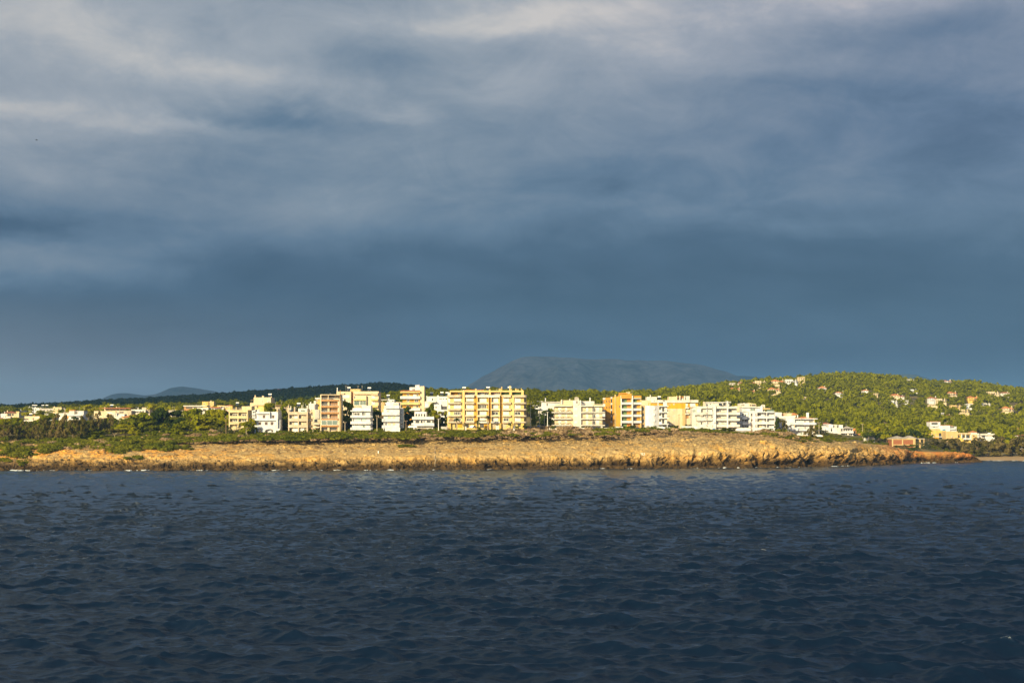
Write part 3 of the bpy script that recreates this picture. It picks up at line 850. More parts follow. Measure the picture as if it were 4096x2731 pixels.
def seamat():
    m, t = new_mat('sea_water')
    pos = t.n('ShaderNodeNewGeometry').outputs['Position']
    fo = t.n('ShaderNodeAttribute', attribute_name='foam').outputs['Fac']
    pm = t.mapping(pos, (1, 1, 0), rot=(0, 0, R(14)))
    n1 = t.noise(t.mapping(pm, (1.8, 3.0, 1)), 1.0, 5, 0.66, 0.4)
    n2 = t.noise(t.mapping(pm, (0.22, 0.42, 1)), 1.0, 5, 0.62, 0.3)
    hg = t.math('ADD', t.math('MULTIPLY', n1, 0.035), t.math('MULTIPLY', n2, 0.12))
    bmp = t.n('ShaderNodeBump', {'Strength': 1.0, 'Distance': 1.0, 'Height': hg}).outputs[0]
    # deep water under a mirror whose strength follows the angle of each facet; unresolved ripples take part of it away
    fr = t.n('ShaderNodeFresnel', {'IOR': 1.333, 'Normal': bmp}).outputs[0]
    deep = t.n('ShaderNodeBsdfDiffuse', {'Color': (0.0022, 0.0072, 0.0185, 1), 'Normal': bmp})
    gl = t.n('ShaderNodeBsdfGlossy', {'Color': (0.72, 0.85, 1.0, 1), 'Roughness': 0.17, 'Normal': bmp})
    wat = t.n('ShaderNodeMixShader', {0: t.math('MULTIPLY', fr, 0.64), 1: deep.outputs[0], 2: gl.outputs[0]})
    white = t.n('ShaderNodeBsdfDiffuse', {'Color': (0.55, 0.58, 0.60, 1)})
    mx = t.n('ShaderNodeMixShader', {0: t.ramp(fo, [(0.45, 0.0), (0.75, 1.0)]), 1: wat.outputs[0], 2: white.outputs[0]})
    t.n('ShaderNodeOutputMaterial', {0: mx.outputs[0]})
    return m


sea_me.materials.append(seamat())
tag(link('sea', sea_me), kind='structure')

# broken rock lying along the waterline
rb = MB()
for px in np.arange(-350, 3920, 5.0):
    i = int((px + 420) / 3)
    if rng.random() < 0.35 or i >= len(HPX): continue
    D = float(np.interp(0.3, hv3[i, :14, 2], hv3[i, :14, 1])) - rng.uniform(-1.5, 2.6)
    s = rng.uniform(0.35, 1.0) ** 1.5 * 1.9
    n0 = len(rb.v)
    rb.ball(((px - CX) * D / F, D, 0.05), 1.25 * s, 0.9 * s, 0.75 * s, 8, 6)
    q = np.array(rb.v[n0:])
    c0 = q.mean(0)
    q = c0 + (q - c0) * (0.65 + 0.75 * fbm(q * 0.9, 3, 61))[:, None]
    rb.v[n0:] = [tuple(a) for a in q]
tag(rb.build('shore_rocks', hm.materials[0]), 'broken dark rock lying along the waterline', kind='stuff')

# loose rubble over the slopes
ub = MB()
for _ in range(1300):
    px = rng.uniform(-350, 3880)
    i = int((px + 420) / 3)
    j = int(rng.uniform(8, 88))
    c0 = hv3[i, j]
    s = 0.2 + 0.65 * rng.random() ** 4
    n0 = len(ub.v)
    ub.ball((c0[0], c0[1], c0[2]), 1.2 * s, 0.9 * s, 0.7 * s, 6, 4)
    q = np.array(ub.v[n0:])
    q = c0 + (q - c0) * (0.6 + 0.8 * rng.random((len(q), 1)))
    ub.v[n0:] = [tuple(a) for a in q]
tag(ub.build('rubble', hm.materials[0]), 'loose rubble strewn over the bare slopes', kind='stuff')

# wash breaking along the foot of the rocks
fm, ft = new_mat('foam_white')
finish(ft, (0.46, 0.49, 0.51), 0.9)
fb = MB()
for px in np.arange(-300, 3925, 0.9):
    a = float(fbm(np.array([[px / 45.0, 5.5, 0.0]]), 4, 33)[0])
    if rng.random() > np.clip((a - 0.52) * 6, 0, 0.85): continue
    i = int((px + 420) / 3)
    D = float(np.interp(0.15, hv3[i, :12, 2], hv3[i, :12, 1])) - rng.uniform(0.2, 2.6)
    s = rng.uniform(0.15, 0.55) * (0.6 + max(0, a - 0.56) * 8)
    fb.ball(((px - CX) * D / F, D, 0.08), 1.0 * s * rng.uniform(.5, 1.4), 0.9 * s, 0.30 * s * rng.uniform(.4, 1.3), 6, 3)
for px in np.arange(3935, 4400, 3.0):
    a = float(fbm(np.array([[px / 40.0, 8.5, 0.0]]), 3, 34)[0])
    if a > 0.5: fb.ball(((px - CX) * 836.0 / F, 836.0 + rng.uniform(-1, 1), 0.05), 0.7, 0.8, 0.14, 6, 3)
tag(fb.build('foam', fm), 'white wash breaking along the foot of the rocks', kind='stuff')
# ---------------------------------------------------------------- buildings
# Each view of the photograph that was measured: (left, top, photo px per unit)
ZV = {'a': (0, 1480, .28063), 'b': (550, 1480, .28063), 'c': (880, 1520, .17007), 'd': (1220, 1520, .14670), 'e': (1480, 1520, .15306), 'f': (1770, 1530, .15306),
      'g': (2130, 1540, .15306), 'h': (2400, 1540, .17007), 'i': (2760, 1580, .17007), 'j': (3080, 1620, .17857), 'k': (3450, 1650, .27466), 'l': (2600, 1480, .31888), 'm': (3300, 1480, .33844), 'p': (0, 0, 1.0)}
SPLIT = {'pillar', 'ground_pillar', 'cornice', 'air_conditioner', 'stair_column', 'shade_strip', 'bay_wall', 'pier', 'side_wall', 'mast', 'pergola_post', 'gate_wall', 'garage', 'parapet_end', 'roof_parapet'}
CLEAR = []      # (left, right, distance): ground kept free of trees in front of each building


class Bld:
    def __init__(s, name, label, cat, D, view, x0, yb, group=None, yaw=0.0, base=4.0, clear=None):
        s.ox, s.oy, s.k = ZV[view]
        s.D, s.S = D, D / F
        s.px0, s.pyb = s.ox + x0 * s.k, s.oy + yb * s.k
        s.c = math.cos(R(yaw))
        s.root = tag(empty(name, P(s.px0, s.pyb, D), R(yaw)), label, cat, group)
        s.base = base
        s.front = 340 if D >= 840 else 30
        if clear: CLEAR.append((s.ox + clear[0] * s.k, s.ox + clear[1] * s.k, D, 60))

    def X(s, x): return (s.ox + x * s.k - s.px0) * s.S / s.c
    def Z(s, y): return (s.pyb - s.oy - y * s.k) * s.S

    def part(s, name, boxes, mat, parent=None, label=None):
        if len(boxes) > 1 and name in SPLIT:
            return [s.part(name, [q], mat, parent, label) for q in boxes][0]
        mb = MB()
        for (x0, x1, yt, yb, v0, v1) in boxes:
            mb.box(s.X(x0), s.X(x1), v0, v1, s.Z(yb), s.Z(yt))
        o = mb.build(name, M[mat] if isinstance(mat, str) else mat, parent or s.root)
        if label: o['label'] = label
        return o

    def wall(s, x0, x1, yt, v0=0, v1=12, mat='cream', yb=None, parapet=True, label=None):
        """solid storey block; with a low parapet round its flat roof"""
        zb, zt = (s.Z(yb) if yb is not None else -s.base), s.Z(yt)
        mb = MB()
        a, b = s.X(x0), s.X(x1)
        CLEAR.append((s.ox + x0 * s.k - 1, s.ox + x1 * s.k + 1, s.D, s.front))
        if parapet and b - a > 2.0:
            h = 0.55
            mb.box(a, b, v0, v1, zb, zt - h)
            for q in ((a, b, v0, v0 + .18), (a, b, v1 - .18, v1), (a, a + .18, v0 + .2, v1 - .2), (b - .18, b, v0 + .2, v1 - .2)):
                mb.box(*q, zt - h, zt)
        else:
            mb.box(a, b, v0, v1, zb, zt)
        o = mb.build('wall', M[mat], s.root)
        if label: o['label'] = label
        if parapet and yb is None and b - a > 6 and s.D < 1100:
            for _ in range(2):
                x, y, h = random.uniform(a + 1, b - 1), random.uniform(v0 + 1, v0 + 5), random.uniform(1.8, 3.2)
                mb = MB()
                mb.tube((x, y, zt - .6), (x, y, zt + h), .05, .04, 5)
                for q in (.0, .35, .7): mb.box(x - .45 + q * .3, x + .45 - q * .3, y - .02, y + .02, zt + h - q - .08, zt + h - q - .03)
                mb.build('antenna', M['metal'], s.root)
        return o

    def balc(s, x0, x1, yt, yb, d=1.5, mat='cream', v=0.0, side=True):
        a, b, zt, zb = s.X(x0), s.X(x1), s.Z(yt), s.Z(yb)
        mb = MB()
        mb.box(a + .02, b - .02, v - d + .02, v, zb, zb + .2)
        mb.box(a, b, v - d, v - d + .14, zb - .05, zt)
        if side:
            mb.box(a, a + .14, v - d + .15, v - .01, zb - .04, zt)
            mb.box(b - .14, b, v - d + .15, v - .01, zb - .04, zt)
        return mb.build('balcony', M[mat], s.root)

    def slab(s, x0, x1, yt, yb, d=1.5, mat='cream', v=0.0, name='balcony'):
        return s.part(name, [(x0, x1, yt, yb, v - d, v)], mat)

    def rail(s, x0, x1, yt, yb, v, mat='rail', parent=None, step=0.45, th=0.05):
        a, b, zt, zb = s.X(x0), s.X(x1), s.Z(yt), s.Z(yb)
        mb = MB()
        mb.box(a, b, v, v + .06, zt - .08, zt)
        mb.box(a, b, v, v + .05, zb, zb + .06)
        n = max(2, int((b - a) / step))
        for i in range(n + 1):
            x = a + (b - a - th) * i / n
            mb.box(x, x + th, v, v + .05, zb, zt - .08)
        return mb.build('railing', M[mat], parent or s.root)

    def win(s, x0, x1, yt, yb, v=0.0, fr='frame', gl='glass', mul=0):
        a, b, zt, zb = s.X(x0), s.X(x1), s.Z(yt), s.Z(yb)
        t = min(.12, (b - a) * .12)
        mb = MB()
        for q in ((a, a + t, zb, zt), (b - t, b, zb, zt), (a + t, b - t, zt - t, zt), (a + t, b - t, zb, zb + t)):
            mb.box(q[0], q[1], v - .09, v, q[2], q[3])
        for i in range(mul):
            x = a + (b - a) * (i + 1) / (mul + 1)
            mb.box(x - .05, x + .05, v - .08, v, zb + t, zt - t)
        o = mb.build('window', M[fr], s.root)
        p = MB()
        p.box(a + t * .5, b - t * .5, v - .05, v - .012, zb + t * .5, zt - t * .5)
        p.build('pane', M[gl], o)
        return o

    def shut(s, x0, x1, yt, yb, v=0.0, mat='shutw', name='shutter'):
        return s.part(name, [(x0, x1, yt, yb, v - .07, v)], mat)

    def chim(s, x0, x1, yt, yb, v=1.0, mat='cream', dep=None):
        w_ = s.X(x1) - s.X(x0)
        dep = dep or max(.5, w_)
        mb = MB()
        zt = s.Z(yt)
        mb.box(s.X(x0), s.X(x1), v, v + dep, s.Z(yb) - .6, zt - .25)
        mb.box(s.X(x0) - .08, s.X(x1) + .08, v - .08, v + dep + .08, zt - .25, zt - .12)
        mb.box(s.X(x0) + .1, s.X(x1) - .1, v + .1, v + dep - .1, zt - .12, zt)
        return mb.build('chimney', M[mat], s.root)

    def hip(s, x0, x1, ye, yt, v0, v1, mat='tile', over=0.45):
        mb = MB()
        mb.hip(s.X(x0), s.X(x1), v0, v1, s.Z(ye), s.Z(yt), over)
        return mb.build('roof', M[mat], s.root)

    def curved(s, x0, x1, yt, yb, d=1.6, mat='cream', v=0.0, name='balcony', side=1, r=1.6):
        """parapet with one rounded front corner (side 1: right, -1: left, 0: both)"""
        a, b, zt, zb = s.X(x0), s.X(x1), s.Z(yt), s.Z(yb)
        def outline(o):
            pts = []
            rr = r - o
            if side in (-1, 0):
                for i in range(7):
                    t = math.pi + math.pi / 2 * i / 6
                    pts.append((a + r + rr * math.cos(t), v - d + r + rr * math.sin(t)))
            else:
                pts.append((a + o, v - d + o))
            if side in (1, 0):
                for i in range(7):
                    t = -math.pi / 2 + math.pi / 2 * i / 6
                    pts.append((b - r + rr * math.cos(t), v - d + r + rr * math.sin(t)))
            else:
                pts.append((b - o, v - d + o))
            return pts
        mb = MB()
        out, inn = outline(0), outline(.15)
        loop = [(out[0][0], v)] + out + [(out[-1][0], v)]
        mb.prism(loop, zb, zb + .2)
        inl = [(inn[0][0], v)] + inn + [(inn[-1][0], v)]
        n, b0 = len(loop), len(mb.v)
        mb.v += [(p[0], p[1], zb + .2) for p in loop] + [(p[0], p[1], zt) for p in loop] + [(p[0], p[1], zb + .2) for p in inl] + [(p[0], p[1], zt) for p in inl]
        for i in range(n - 1):
            mb.f += [(b0 + i, b0 + i + 1, b0 + n + i + 1, b0 + n + i), (b0 + 2 * n + i + 1, b0 + 2 * n + i, b0 + 3 * n + i, b0 + 3 * n + i + 1), (b0 + n + i, b0 + n + i + 1, b0 + 3 * n + i + 1, b0 + 3 * n + i)]
        return mb.build(name, M[mat], s.root)

    def arch(s, x0, x1, yt, ysp, yb, ax0, ax1, v0, v1, mat):
        """wall panel x0..x1 with an arched opening ax0..ax1 that springs at ysp"""
        mb = MB()
        zt, zb = s.Z(yt), s.Z(yb)
        A, Bx = s.X(ax0), s.X(ax1)
        mb.box(s.X(x0), A, v0, v1, zb, zt)
        mb.box(Bx, s.X(x1), v0, v1, zb, zt)
        c, r, zs = (A + Bx) / 2, (Bx - A) / 2, s.Z(ysp)
        hh = min(r, zt - zs - .25)
        pts = [(c + r * math.cos(t), zs + hh * math.sin(t)) for t in [math.pi * i / 10 for i in range(11)]]
        for p, q in zip(pts[:-1], pts[1:]):
            mb.prism([p, (p[0], zt), (q[0], zt), q], v0, v1, 'y')
        return mb.build('arcade', M[mat], s.root)


def solar_heater(px, py, D, label, v=2.0, w_=1.5):
    """roof water heater: slanted panel, cylinder, stand"""
    r = tag(empty('solar_water_heater', P(px, py, D) + Vector((0, v, 0))), label, 'water heater', 'solar water heaters on the roofs')
    mb = MB()
    for x in (-.6, .5):
        mb.box(x, x + .1, -.9, -.8, 0, .3); mb.box(x, x + .1, .6, .7, 0, 1.5)
    mb.build('stand', M['metal'], r)
    mb = MB(); mb.prism([(-1.0, .25), (-.92, .25), (.55, 1.35), (.47, 1.35)], -w_ / 2, w_ / 2, 'x'); mb.build('collector', M['panel'], r)
    mb = MB(); mb.tube((-w_ / 2 - .1, .65, 1.62), (w_ / 2 + .1, .65, 1.62), .33, .33, 10); mb.build('tank', M['steel'], r)


# --- front row, from left to right
b = Bld('apartment_building', 'cream three storey block over pillars with two deep balcony bays per floor', 'building', 672, 'c', 205, 1250, clear=(200, 900))
b.wall(212, 650, 705, 1.6, 11, 'cream2', yb=1180)
for (a, c_) in ((205, 232), (414, 434), (628, 652)):
    b.part('pillar', [(a, c_, 700, 1110 if a > 210 else 1180, 0, 1.6)], 'cream2')
b.part('cornice', [(203, 653, 700, 762, -.05, 1.6)], 'cream2')
for yt, yb_ in ((840, 902), (982, 1042), (1108, 1178)):
    b.balc(205, 652, yt, yb_, 1.55, 'cream2', 1.55)
for (x, y) in ((285, 795), (502, 795), (288, 905), (500, 905)):
    b.win(x, x + 112, y, y + 70, 1.6, mul=1)
b.win(350, 384, 1060, 1118, 1.6)
b.shut(470, 560, 1068, 1120, 1.6, 'shutc')
b.wall(492, 722, 612, 2, 10, 'cream2', yb=700)
b.chim(205, 232, 612, 700, .3, 'cream2'); b.chim(364, 386, 630, 700, .5, 'cream2')
b.part('pillar', [(318, 346, 1180, 1330, .4, 1.4), (560, 590, 1180, 1330, .4, 1.4)], 'cream2')
b.rail(240, 490, 668, 702, 1.7, 'lrail')
for y in (820, 960, 1090):
    b.part('side_balcony', [(655, 676, y, y + 55, 4, 9)], 'beige')

b = Bld('apartment_building', 'plain cream block with blank weathered front rising behind the arcaded white house', 'building', 735, 'c', 700, 740, base=8)
b.wall(792, 1195, 405, 0, 12, 'cream', yb=590); b.wall(700, 1080, 532, .8, 12, 'cream', yb=660); b.wall(760, 1040, 655, -.6, 12, 'paleyellow')
b.win(984, 1002, 486, 512, fr='frame'); b.win(1124, 1176, 484, 524, mul=1)
b.chim(805, 830, 352, 405, 1, 'cream'); b.chim(965, 1005, 365, 405, 3, 'cream'); b.chim(1188, 1206, 378, 405, 1, 'cream'); b.chim(848, 862, 596, 660, -.3, 'cream')
b.part('drainpipe', [(1018, 1026, 410, 580, -.08, 0)], 'offwhite')
b.part('pergola', [(722, 790, 462, 472, -.2, 4), (728, 734, 472, 532, 0, .2), (780, 786, 472, 532, 0, .2)], 'wood')
b.shut(890, 1075, 585, 655, .8, 'paleyellow', 'panel')

b = Bld('apartment_building', 'narrow pale grey block squeezed between the cream pillared block and the arcaded white house', 'building', 700, 'c', 722, 1000, base=7)
b.wall(765, 838, 690, 0, 10, 'lightgrey')
for y in (700, 780, 850, 920):
    b.balc(758, 842, y, y + 40, 1.0, 'lightgrey')
b.win(772, 800, 740, 780); b.win(772, 800, 820, 850); b.win(772, 800, 890, 920)
b.wall(728, 765, 605, 0, 6, 'offwhite')

b = Bld('house', 'bright white three storey house with arched arcade and brown shuttered windows', 'house', 668, 'c', 820, 1250, clear=(815, 1420))
b.wall(848, 1360, 742, 1.3, 11, 'white', yb=945)
b.wall(832, 1400, 948, .9, 12, 'white')
b.part('cornice', [(846, 1160, 742, 792, .2, 1.3), (1158, 1170, 742, 890, .2, 1.3), (1350, 1362, 742, 900, .1, 1.3)], 'white')
b.balc(826, 1322, 898, 948, 1.5, 'white', 1.3)
b.balc(824, 1320, 1062, 1134, 1.4, 'white', .9)
b.part('wing', [(1322, 1362, 900, 1132, -.4, .9)], 'white')
b.arch(1010, 1320, 1136, 1205, 1330, 1062, 1266, -.5, -.15, 'white')
b.arch(1320, 1410, 1136, 1205, 1330, 1322, 1370, -.5, -.15, 'white')
b.part('pillar', [(820, 842, 1065, 1330, -.5, .4), (985, 1012, 1136, 1330, -.5, -.1)], 'white')
for x in (995, 1211):
    b.shut(x, x + 56, 824, 890, 1.3, 'shutd')
for x in (898, 1048, 1184):
    b.shut(x, x + 62, 984, 1052, .9, 'shutd')
b.win(908, 962, 1164, 1228, .9); b.win(1075, 1118, 1170, 1260, .9); b.win(1192, 1250, 1164, 1228, .9); b.win(1330, 1368, 1200, 1260, .9)
b.chim(858, 905, 690, 742, 1.4, 'white'); b.chim(882, 900, 672, 742, 4, 'white')
b.part('side_terrace', [(1400, 1412, 925, 1330, .5, 9)], 'white')

b = Bld('apartment_building', 'beige three storey block with two recessed balcony bays and white roller shutters', 'building', 668, 'c', 1602, 1240, clear=(1600, 2150))
b.wall(1606, 2060, 748, 1.5, 12, 'beige')
b.part('pillar', [(1604, 1630, 748, 1330, 0, 1.5), (1828, 1856, 748, 1330, -.05, 1.5), (2034, 2064, 748, 1330, 0, 1.5), (1646, 1662, 815, 900, 1.0, 1.4)], 'beige')
for yt, yb_ in ((746, 810), (900, 966), (1050, 1114)):
    b.balc(1602, 1842, yt, yb_, 1.6, 'beige', 1.5); b.balc(1846, 2062, yt + 2, yb_, 1.45, 'beige', 1.5)
    b.balc(2066, 2132, yt + 4, yb_, 4.5, 'beige', 6.5)
for y in (815, 970):
    b.shut(1738, 1826, y, y + 82, 1.5, 'shutw'); b.shut(1864, 1946, y + 12, y + 85, 1.5, 'shutc'); b.win(1632, 1690, y + 5, y + 80, 1.5)
b.shut(1700, 1828, 1130, 1215, 1.0, 'shutw'); b.shut(1862, 1975, 1130, 1210, 1.0, 'shutw')
b.wall(1822, 2040, 662, 2.2, 10, 'offwhite', yb=748); b.win(1876, 1992, 690, 745, 2.2, 'frame', 'glasst')
b.chim(1610, 1628, 645, 748, .2, 'beige'); b.chim(1734, 1758, 630, 748, .4, 'beige'); b.chim(1896, 1914, 580, 662, 3, 'offwhite'); b.chim(2016, 2040, 590, 662, 3, 'offwhite')
b.part('mast', [(1916, 1921, 520, 662, 5, 5.1), (1972, 1976, 540, 662, 5, 5.1)], 'metal')

b = Bld('house', 'cream villa with blank grey flank between the beige block and the brown balconied tower', 'house', 700, 'c', 2065, 1010, base=8)
b.wall(2065, 2236, 545, 3, 11, 'offwhite', yb=690); b.wall(2120, 2352, 690, 0, 10, 'cream'); b.chim(2118, 2144, 512, 690, -.3, 'white'); b.chim(2186, 2236, 480, 560, 3.2, 'offwhite')
b.part('flank', [(2234, 2344, 692, 905, -.6, 0)], 'grey'); b.win(2146, 2186, 795, 845, mul=1); b.win(2066, 2110, 598, 628, 3, mul=1); b.win(2210, 2300, 915, 1000, .0)
b.slab(2200, 2352, 1028, 1048, 2.5, 'offwhite'); b.rail(2205, 2345, 985, 1028, -2.4, 'rail')
b.part('awning', [(2215, 2350, 1105, 1120, -3.5, 0)], 'canvas')
b.part('terrace', [(2205, 2340, 1170, 1300, -3.5, 0)], 'pink')

b = Bld('apartment_building', 'pale yellow block with white roof slab half hidden behind the brown balconied tower', 'building', 730, 'd', 280, 800, base=9)
b.wall(300, 420, 515, 0, 10, 'yellow'); b.part('roof_slab', [(280, 422, 482, 518, -.8, 10)], 'white'); b.win(305, 345, 545, 590, 0); b.balc(282, 350, 648, 690, 1.2, 'white')
b.win(300, 348, 700, 775, 0)

b = Bld('apartment_building', 'slim five storey tower with brown balcony fronts and brown shutters', 'building', 666, 'd', 415, 1360, clear=(410, 980))
b.wall(418, 944, 392, 3.6, 12, 'cream', yb=530); b.wall(418, 950, 528, 1.6, 12.5, 'cream')
b.part('pillar', [(415, 444, 392, 1450, 0, 3.6), (608, 662, 575, 1450, .7, 1.6), (890, 946, 528, 1450, .2, 1.6)], 'cream')
b.part('side_fin', [(946, 976, 545, 1450, .6, 3.0)], 'sand'); b.chim(944, 960, 272, 550, .6, 'brown')
b.part('parapet_wall', [(622, 640, 420, 528, .4, 3.6), (418, 946, 390, 408, .0, 3.6)], 'cream')
for yt, yb_ in ((527, 574), (697, 747), (870, 918), (1045, 1092), (1226, 1272)):
    o = b.balc(440, 912, yt, yb_, 1.7, 'brown', 1.6)
    if yt < 1200: b.rail(445, 908, yt - 34, yt, -.05, 'lrail', o, 1.1)
for y in (590, 765, 938):
    b.shut(660, 776, y, y + 108, 1.55, 'shutb'); b.shut(782, 892, y, y + 108, 1.55, 'shutb'); b.win(464, 610, y + 5, y + 108, 1.6, 'dframe', mul=1)
b.win(444, 588, 1092, 1224, -.02, 'frame', 'glasst', 0); b.win(602, 884, 1092, 1224, -.02, 'frame', 'glasst', 1)
b.win(470, 600, 1285, 1360, 1.6, 'dframe', mul=1); b.win(672, 850, 1285, 1365, 1.6, 'dframe', mul=2); b.part('door', [(855, 930, 1305, 1362, .9, 1.0)], 'wood')
b.win(720, 762, 430, 520, 3.6, 'dframe'); b.part('table', [(540, 580, 505, 512, .5, 1.4), (556, 562, 512, 530, .8, 1.0)], 'wood')

b = Bld('apartment_building', 'large cream block of two wings joined by a dark stairwell strip, roof mostly bare', 'building', 705, 'd', 860, 820, base=8)
b.wall(860, 1254, 310, 0, 13, 'cream'); b.wall(1318, 2008, 306, 0, 13, 'cream'); b.wall(1250, 1322, 316, 1.8, 12, 'terracotta')
b.wall(1222, 1498, 240, 2, 10, 'sand', yb=310)
b.part('cornice', [(1330, 1990, 340, 385, -1.2, 0), (1812, 1992, 385, 412, -1.0, 0), (962, 1070, 355, 385, -.9, 0)], 'cream')
b.balc(968, 1068, 515, 560, 1.3, 'white'); b.rail(968, 1068, 485, 515, -1.28, 'rail')
for yt in (490, 665):
    b.balc(1812, 1996, yt + 28, yt + 76, 1.4, 'paleyellow'); b.rail(1815, 1994, yt, yt + 28, -1.36, 'lrail')
b.shut(966, 1060, 400, 485, 0, 'shutw'); b.shut(1062, 1215, 405, 485, 0, 'shutw'); b.shut(1062, 1215, 580, 660, 0, 'shutw')
for x0, x1 in ((1385, 1510), (1515, 1665)):
    b.shut(x0, x1, 400, 520, 0, 'shutc')
b.win(1338, 1375, 425, 520, 0); b.slab(1325, 1672, 522, 556, 1.0, 'paleyellow')
b.win(1334, 1492, 562, 690, -.2, 'frame', 'glasst'); b.win(1500, 1668, 556, 690, -.2, 'frame', 'glasst', 1)
b.slab(1328, 1670, 690, 716, .7, 'cream')
for y in (412, 580, 750):
    b.shut(1818, 1908, y, y + 78, 0, 'shutw'); b.shut(1914, 1990, y, y + 78, 0, 'shutc')
b.win(980, 1010, 732, 812); b.win(1014, 1052, 732, 812); b.win(1256, 1290, 495, 540, 1.8, 'dframe'); b.win(1256, 1290, 665, 710, 1.8, 'dframe')
b.part('fin', [(1668, 1678, 425, 690, -1.2, 0)], 'cream'); b.chim(866, 888, 205, 310, .4, 'white'); b.chim(1386, 1400, 230, 245, 3, 'cream')
b.part('mast', [(1496, 1501, 225, 300, 5, 5.1)], 'metal')

b = Bld('apartment_building', 'white four storey block with wraparound balconies and small set back top floor', 'building', 668, 'd', 1250, 1355, clear=(1240, 1840))
b.wall(1284, 1780, 850, 0, 11, 'white', parapet=False); b.wall(1536, 1790, 688, 1, 9, 'white', yb=850); b.part('roof_slab', [(1248, 1800, 822, 852, -1.4, 11)], 'white')
b.part('roof_parapet', [(1312, 1745, 762, 822, -.7, -.55), (1300, 1314, 762, 822, -.7, 6), (1745, 1790, 780, 822, -.6, -.5)], 'white')
for yt, yb_ in ((958, 1022), (1122, 1196), (1288, 1356)):
    b.balc(1248, 1800, yt, yb_, 1.6, 'white'); b.balc(1782, 1826, yt + 4, yb_ + 4, 4, 'white', 4.8)
b.win(1336, 1498, 888, 962, 0, mul=1); b.win(1555, 1606, 878, 962, 0, 'dframe'); b.win(1608, 1650, 878, 962, 0, 'frame', 'glasst'); b.win(1304, 1326, 880, 965, 0, 'dframe')
for x in (1412, 1568):
    b.shut(x, x + 78, 1042, 1136, 0, 'shutt')
b.win(1306, 1328, 1045, 1136, 0, 'dframe'); b.win(1536, 1552, 1045, 1136, 0, 'dframe'); b.shut(1330, 1412, 1215, 1300, 0, 'shutw'); b.shut(1422, 1530, 1215, 1300, 0, 'shutw'); b.shut(1650, 1760, 1215, 1300, 0, 'shutw')
b.win(1565, 1642, 1220, 1300, 0, 'frame', 'glasst'); b.shut(1565, 1620, 722, 760, 1, 'shutt')
b.part('awning', [(1380, 1530, 738, 752, -.5, 1)], 'canvas'); b.part('air_conditioner', [(1716, 1766, 1200, 1226, -.4, 0)], 'offwhite')

b = Bld('apartment_building', 'low pale block with roof canopy, left of the yellow walled tiled block', 'building', 745, 'e', 235, 800, base=10)
b.wall(238, 380, 575, 0, 10, 'sand'); b.part('canopy', [(236, 440, 504, 524, -.5, 6), (320, 327, 524, 575, 0, .2), (240, 246, 524, 575, 0, .2)], 'offwhite'); b.wall(436, 632, 500, 1, 10, 'lightgrey'); b.chim(470, 500, 465, 500, 2, 'lightgrey')
b.win(262, 296, 605, 650); b.win(262, 296, 740, 790); b.win(568, 620, 525, 565, 1)
b.wall(632, 800, 570, 2, 9, 'cream')

b = Bld('apartment_building', 'off white four storey block with bare solid balcony bands and weathered parapets', 'building', 668, 'e', 320, 1285, clear=(300, 860))
b.wall(356, 772, 742, 0, 12, 'white', parapet=False); b.wall(392, 748, 582, 1.5, 10, 'white', yb=740); b.part('recess_shade', [(600, 738, 596, 662, 1.44, 1.5)], 'grey')  # flat grey plate paints the shade of a recess, no depth built
b.part('roof_parapet', [(374, 772, 662, 742, -1.2, -1.05), (738, 750, 582, 742, -.9, 1.5)], 'white')
for yt, yb_ in ((838, 912), (1008, 1084), (1178, 1252)):
    b.balc(318, 776, yt, yb_, 1.5, 'white')
b.part('wall', [(776, 848, 735, 1400, 4, 11)], 'offwhite')
for y in (835, 1000, 1085):
    b.balc(778, 852, y - 20, y + 40, 4, 'offwhite', 7.5)
b.win(462, 474, 785, 842, 0, 'dframe'); b.win(394, 412, 622, 658, 1.5, 'dframe'); b.shut(575, 700, 770, 850, 0, 'shutw')
for y in (945, 1118):
    b.shut(466, 536, y, y + 66, 0, 'shutc'); b.shut(590, 660, y, y + 66, 0, 'shutc')
b.part('ladder', [(394, 402, 1090, 1180, -.6, -.5), (402, 412, 1092, 1180, -.6, -.5)], 'metal'); b.win(784, 830, 1080, 1165, 4, 'dframe')
b.part('pillar', [(356, 372, 1252, 1400, -1.3, -.6), (755, 776, 1252, 1400, -1.3, -.6)], 'white'); b.part('garage', [(374, 755, 1252, 1400, .4, .6)], 'dframe')

b = Bld('apartment_building', 'yellow walled block with orange tiled roof, white balconies and blank cream lift tower', 'building', 716, 'e', 800, 900, base=8)
b.wall(852, 1308, 300, 0, 11, 'amber', parapet=False); b.wall(1312, 1420, 160, -.6, 9, 'cream'); b.wall(1022, 1320, 180, 3, 10, 'white', yb=300); b.wall(1170, 1280, 122, 3.5, 8, 'white', yb=180)
b.part('fascia', [(800, 1316, 300, 334, -1.8, 0)], 'paleyellow')
mb = MB(); mb.prism([(-2.0, b.Z(300)), (-2.0, b.Z(298)), (2.6, b.Z(262)), (2.9, b.Z(262)), (2.9, b.Z(300))], b.X(800), b.X(1322), 'x'); mb.build('roof', M['tile'], b.root)
b.balc(796, 1316, 422, 490, 1.7, 'white'); b.balc(804, 1312, 590, 642, 1.7, 'paleyellow'); b.balc(806, 1316, 735, 798, 1.7, 'white')
for yt in (412, 578, 722):
    b.rail(810, 1310, yt, yt + 14, -1.66, 'lrail', None, 1.2)
for y in (360, 510, 664):
    b.win(960, 1024, y, y + 56, 0, mul=1); b.shut(1092, 1108, y - 14, y + 62, 0, 'brown')
b.win(1216, 1262, 358, 442, 0); b.shut(1130, 1200, 370, 430, 0, 'shutw'); b.win(1166, 1262, 508, 580, 0, mul=1); b.win(1206, 1262, 655, 730, 0, mul=0); b.shut(1120, 1196, 664, 730, 0, 'shutc')
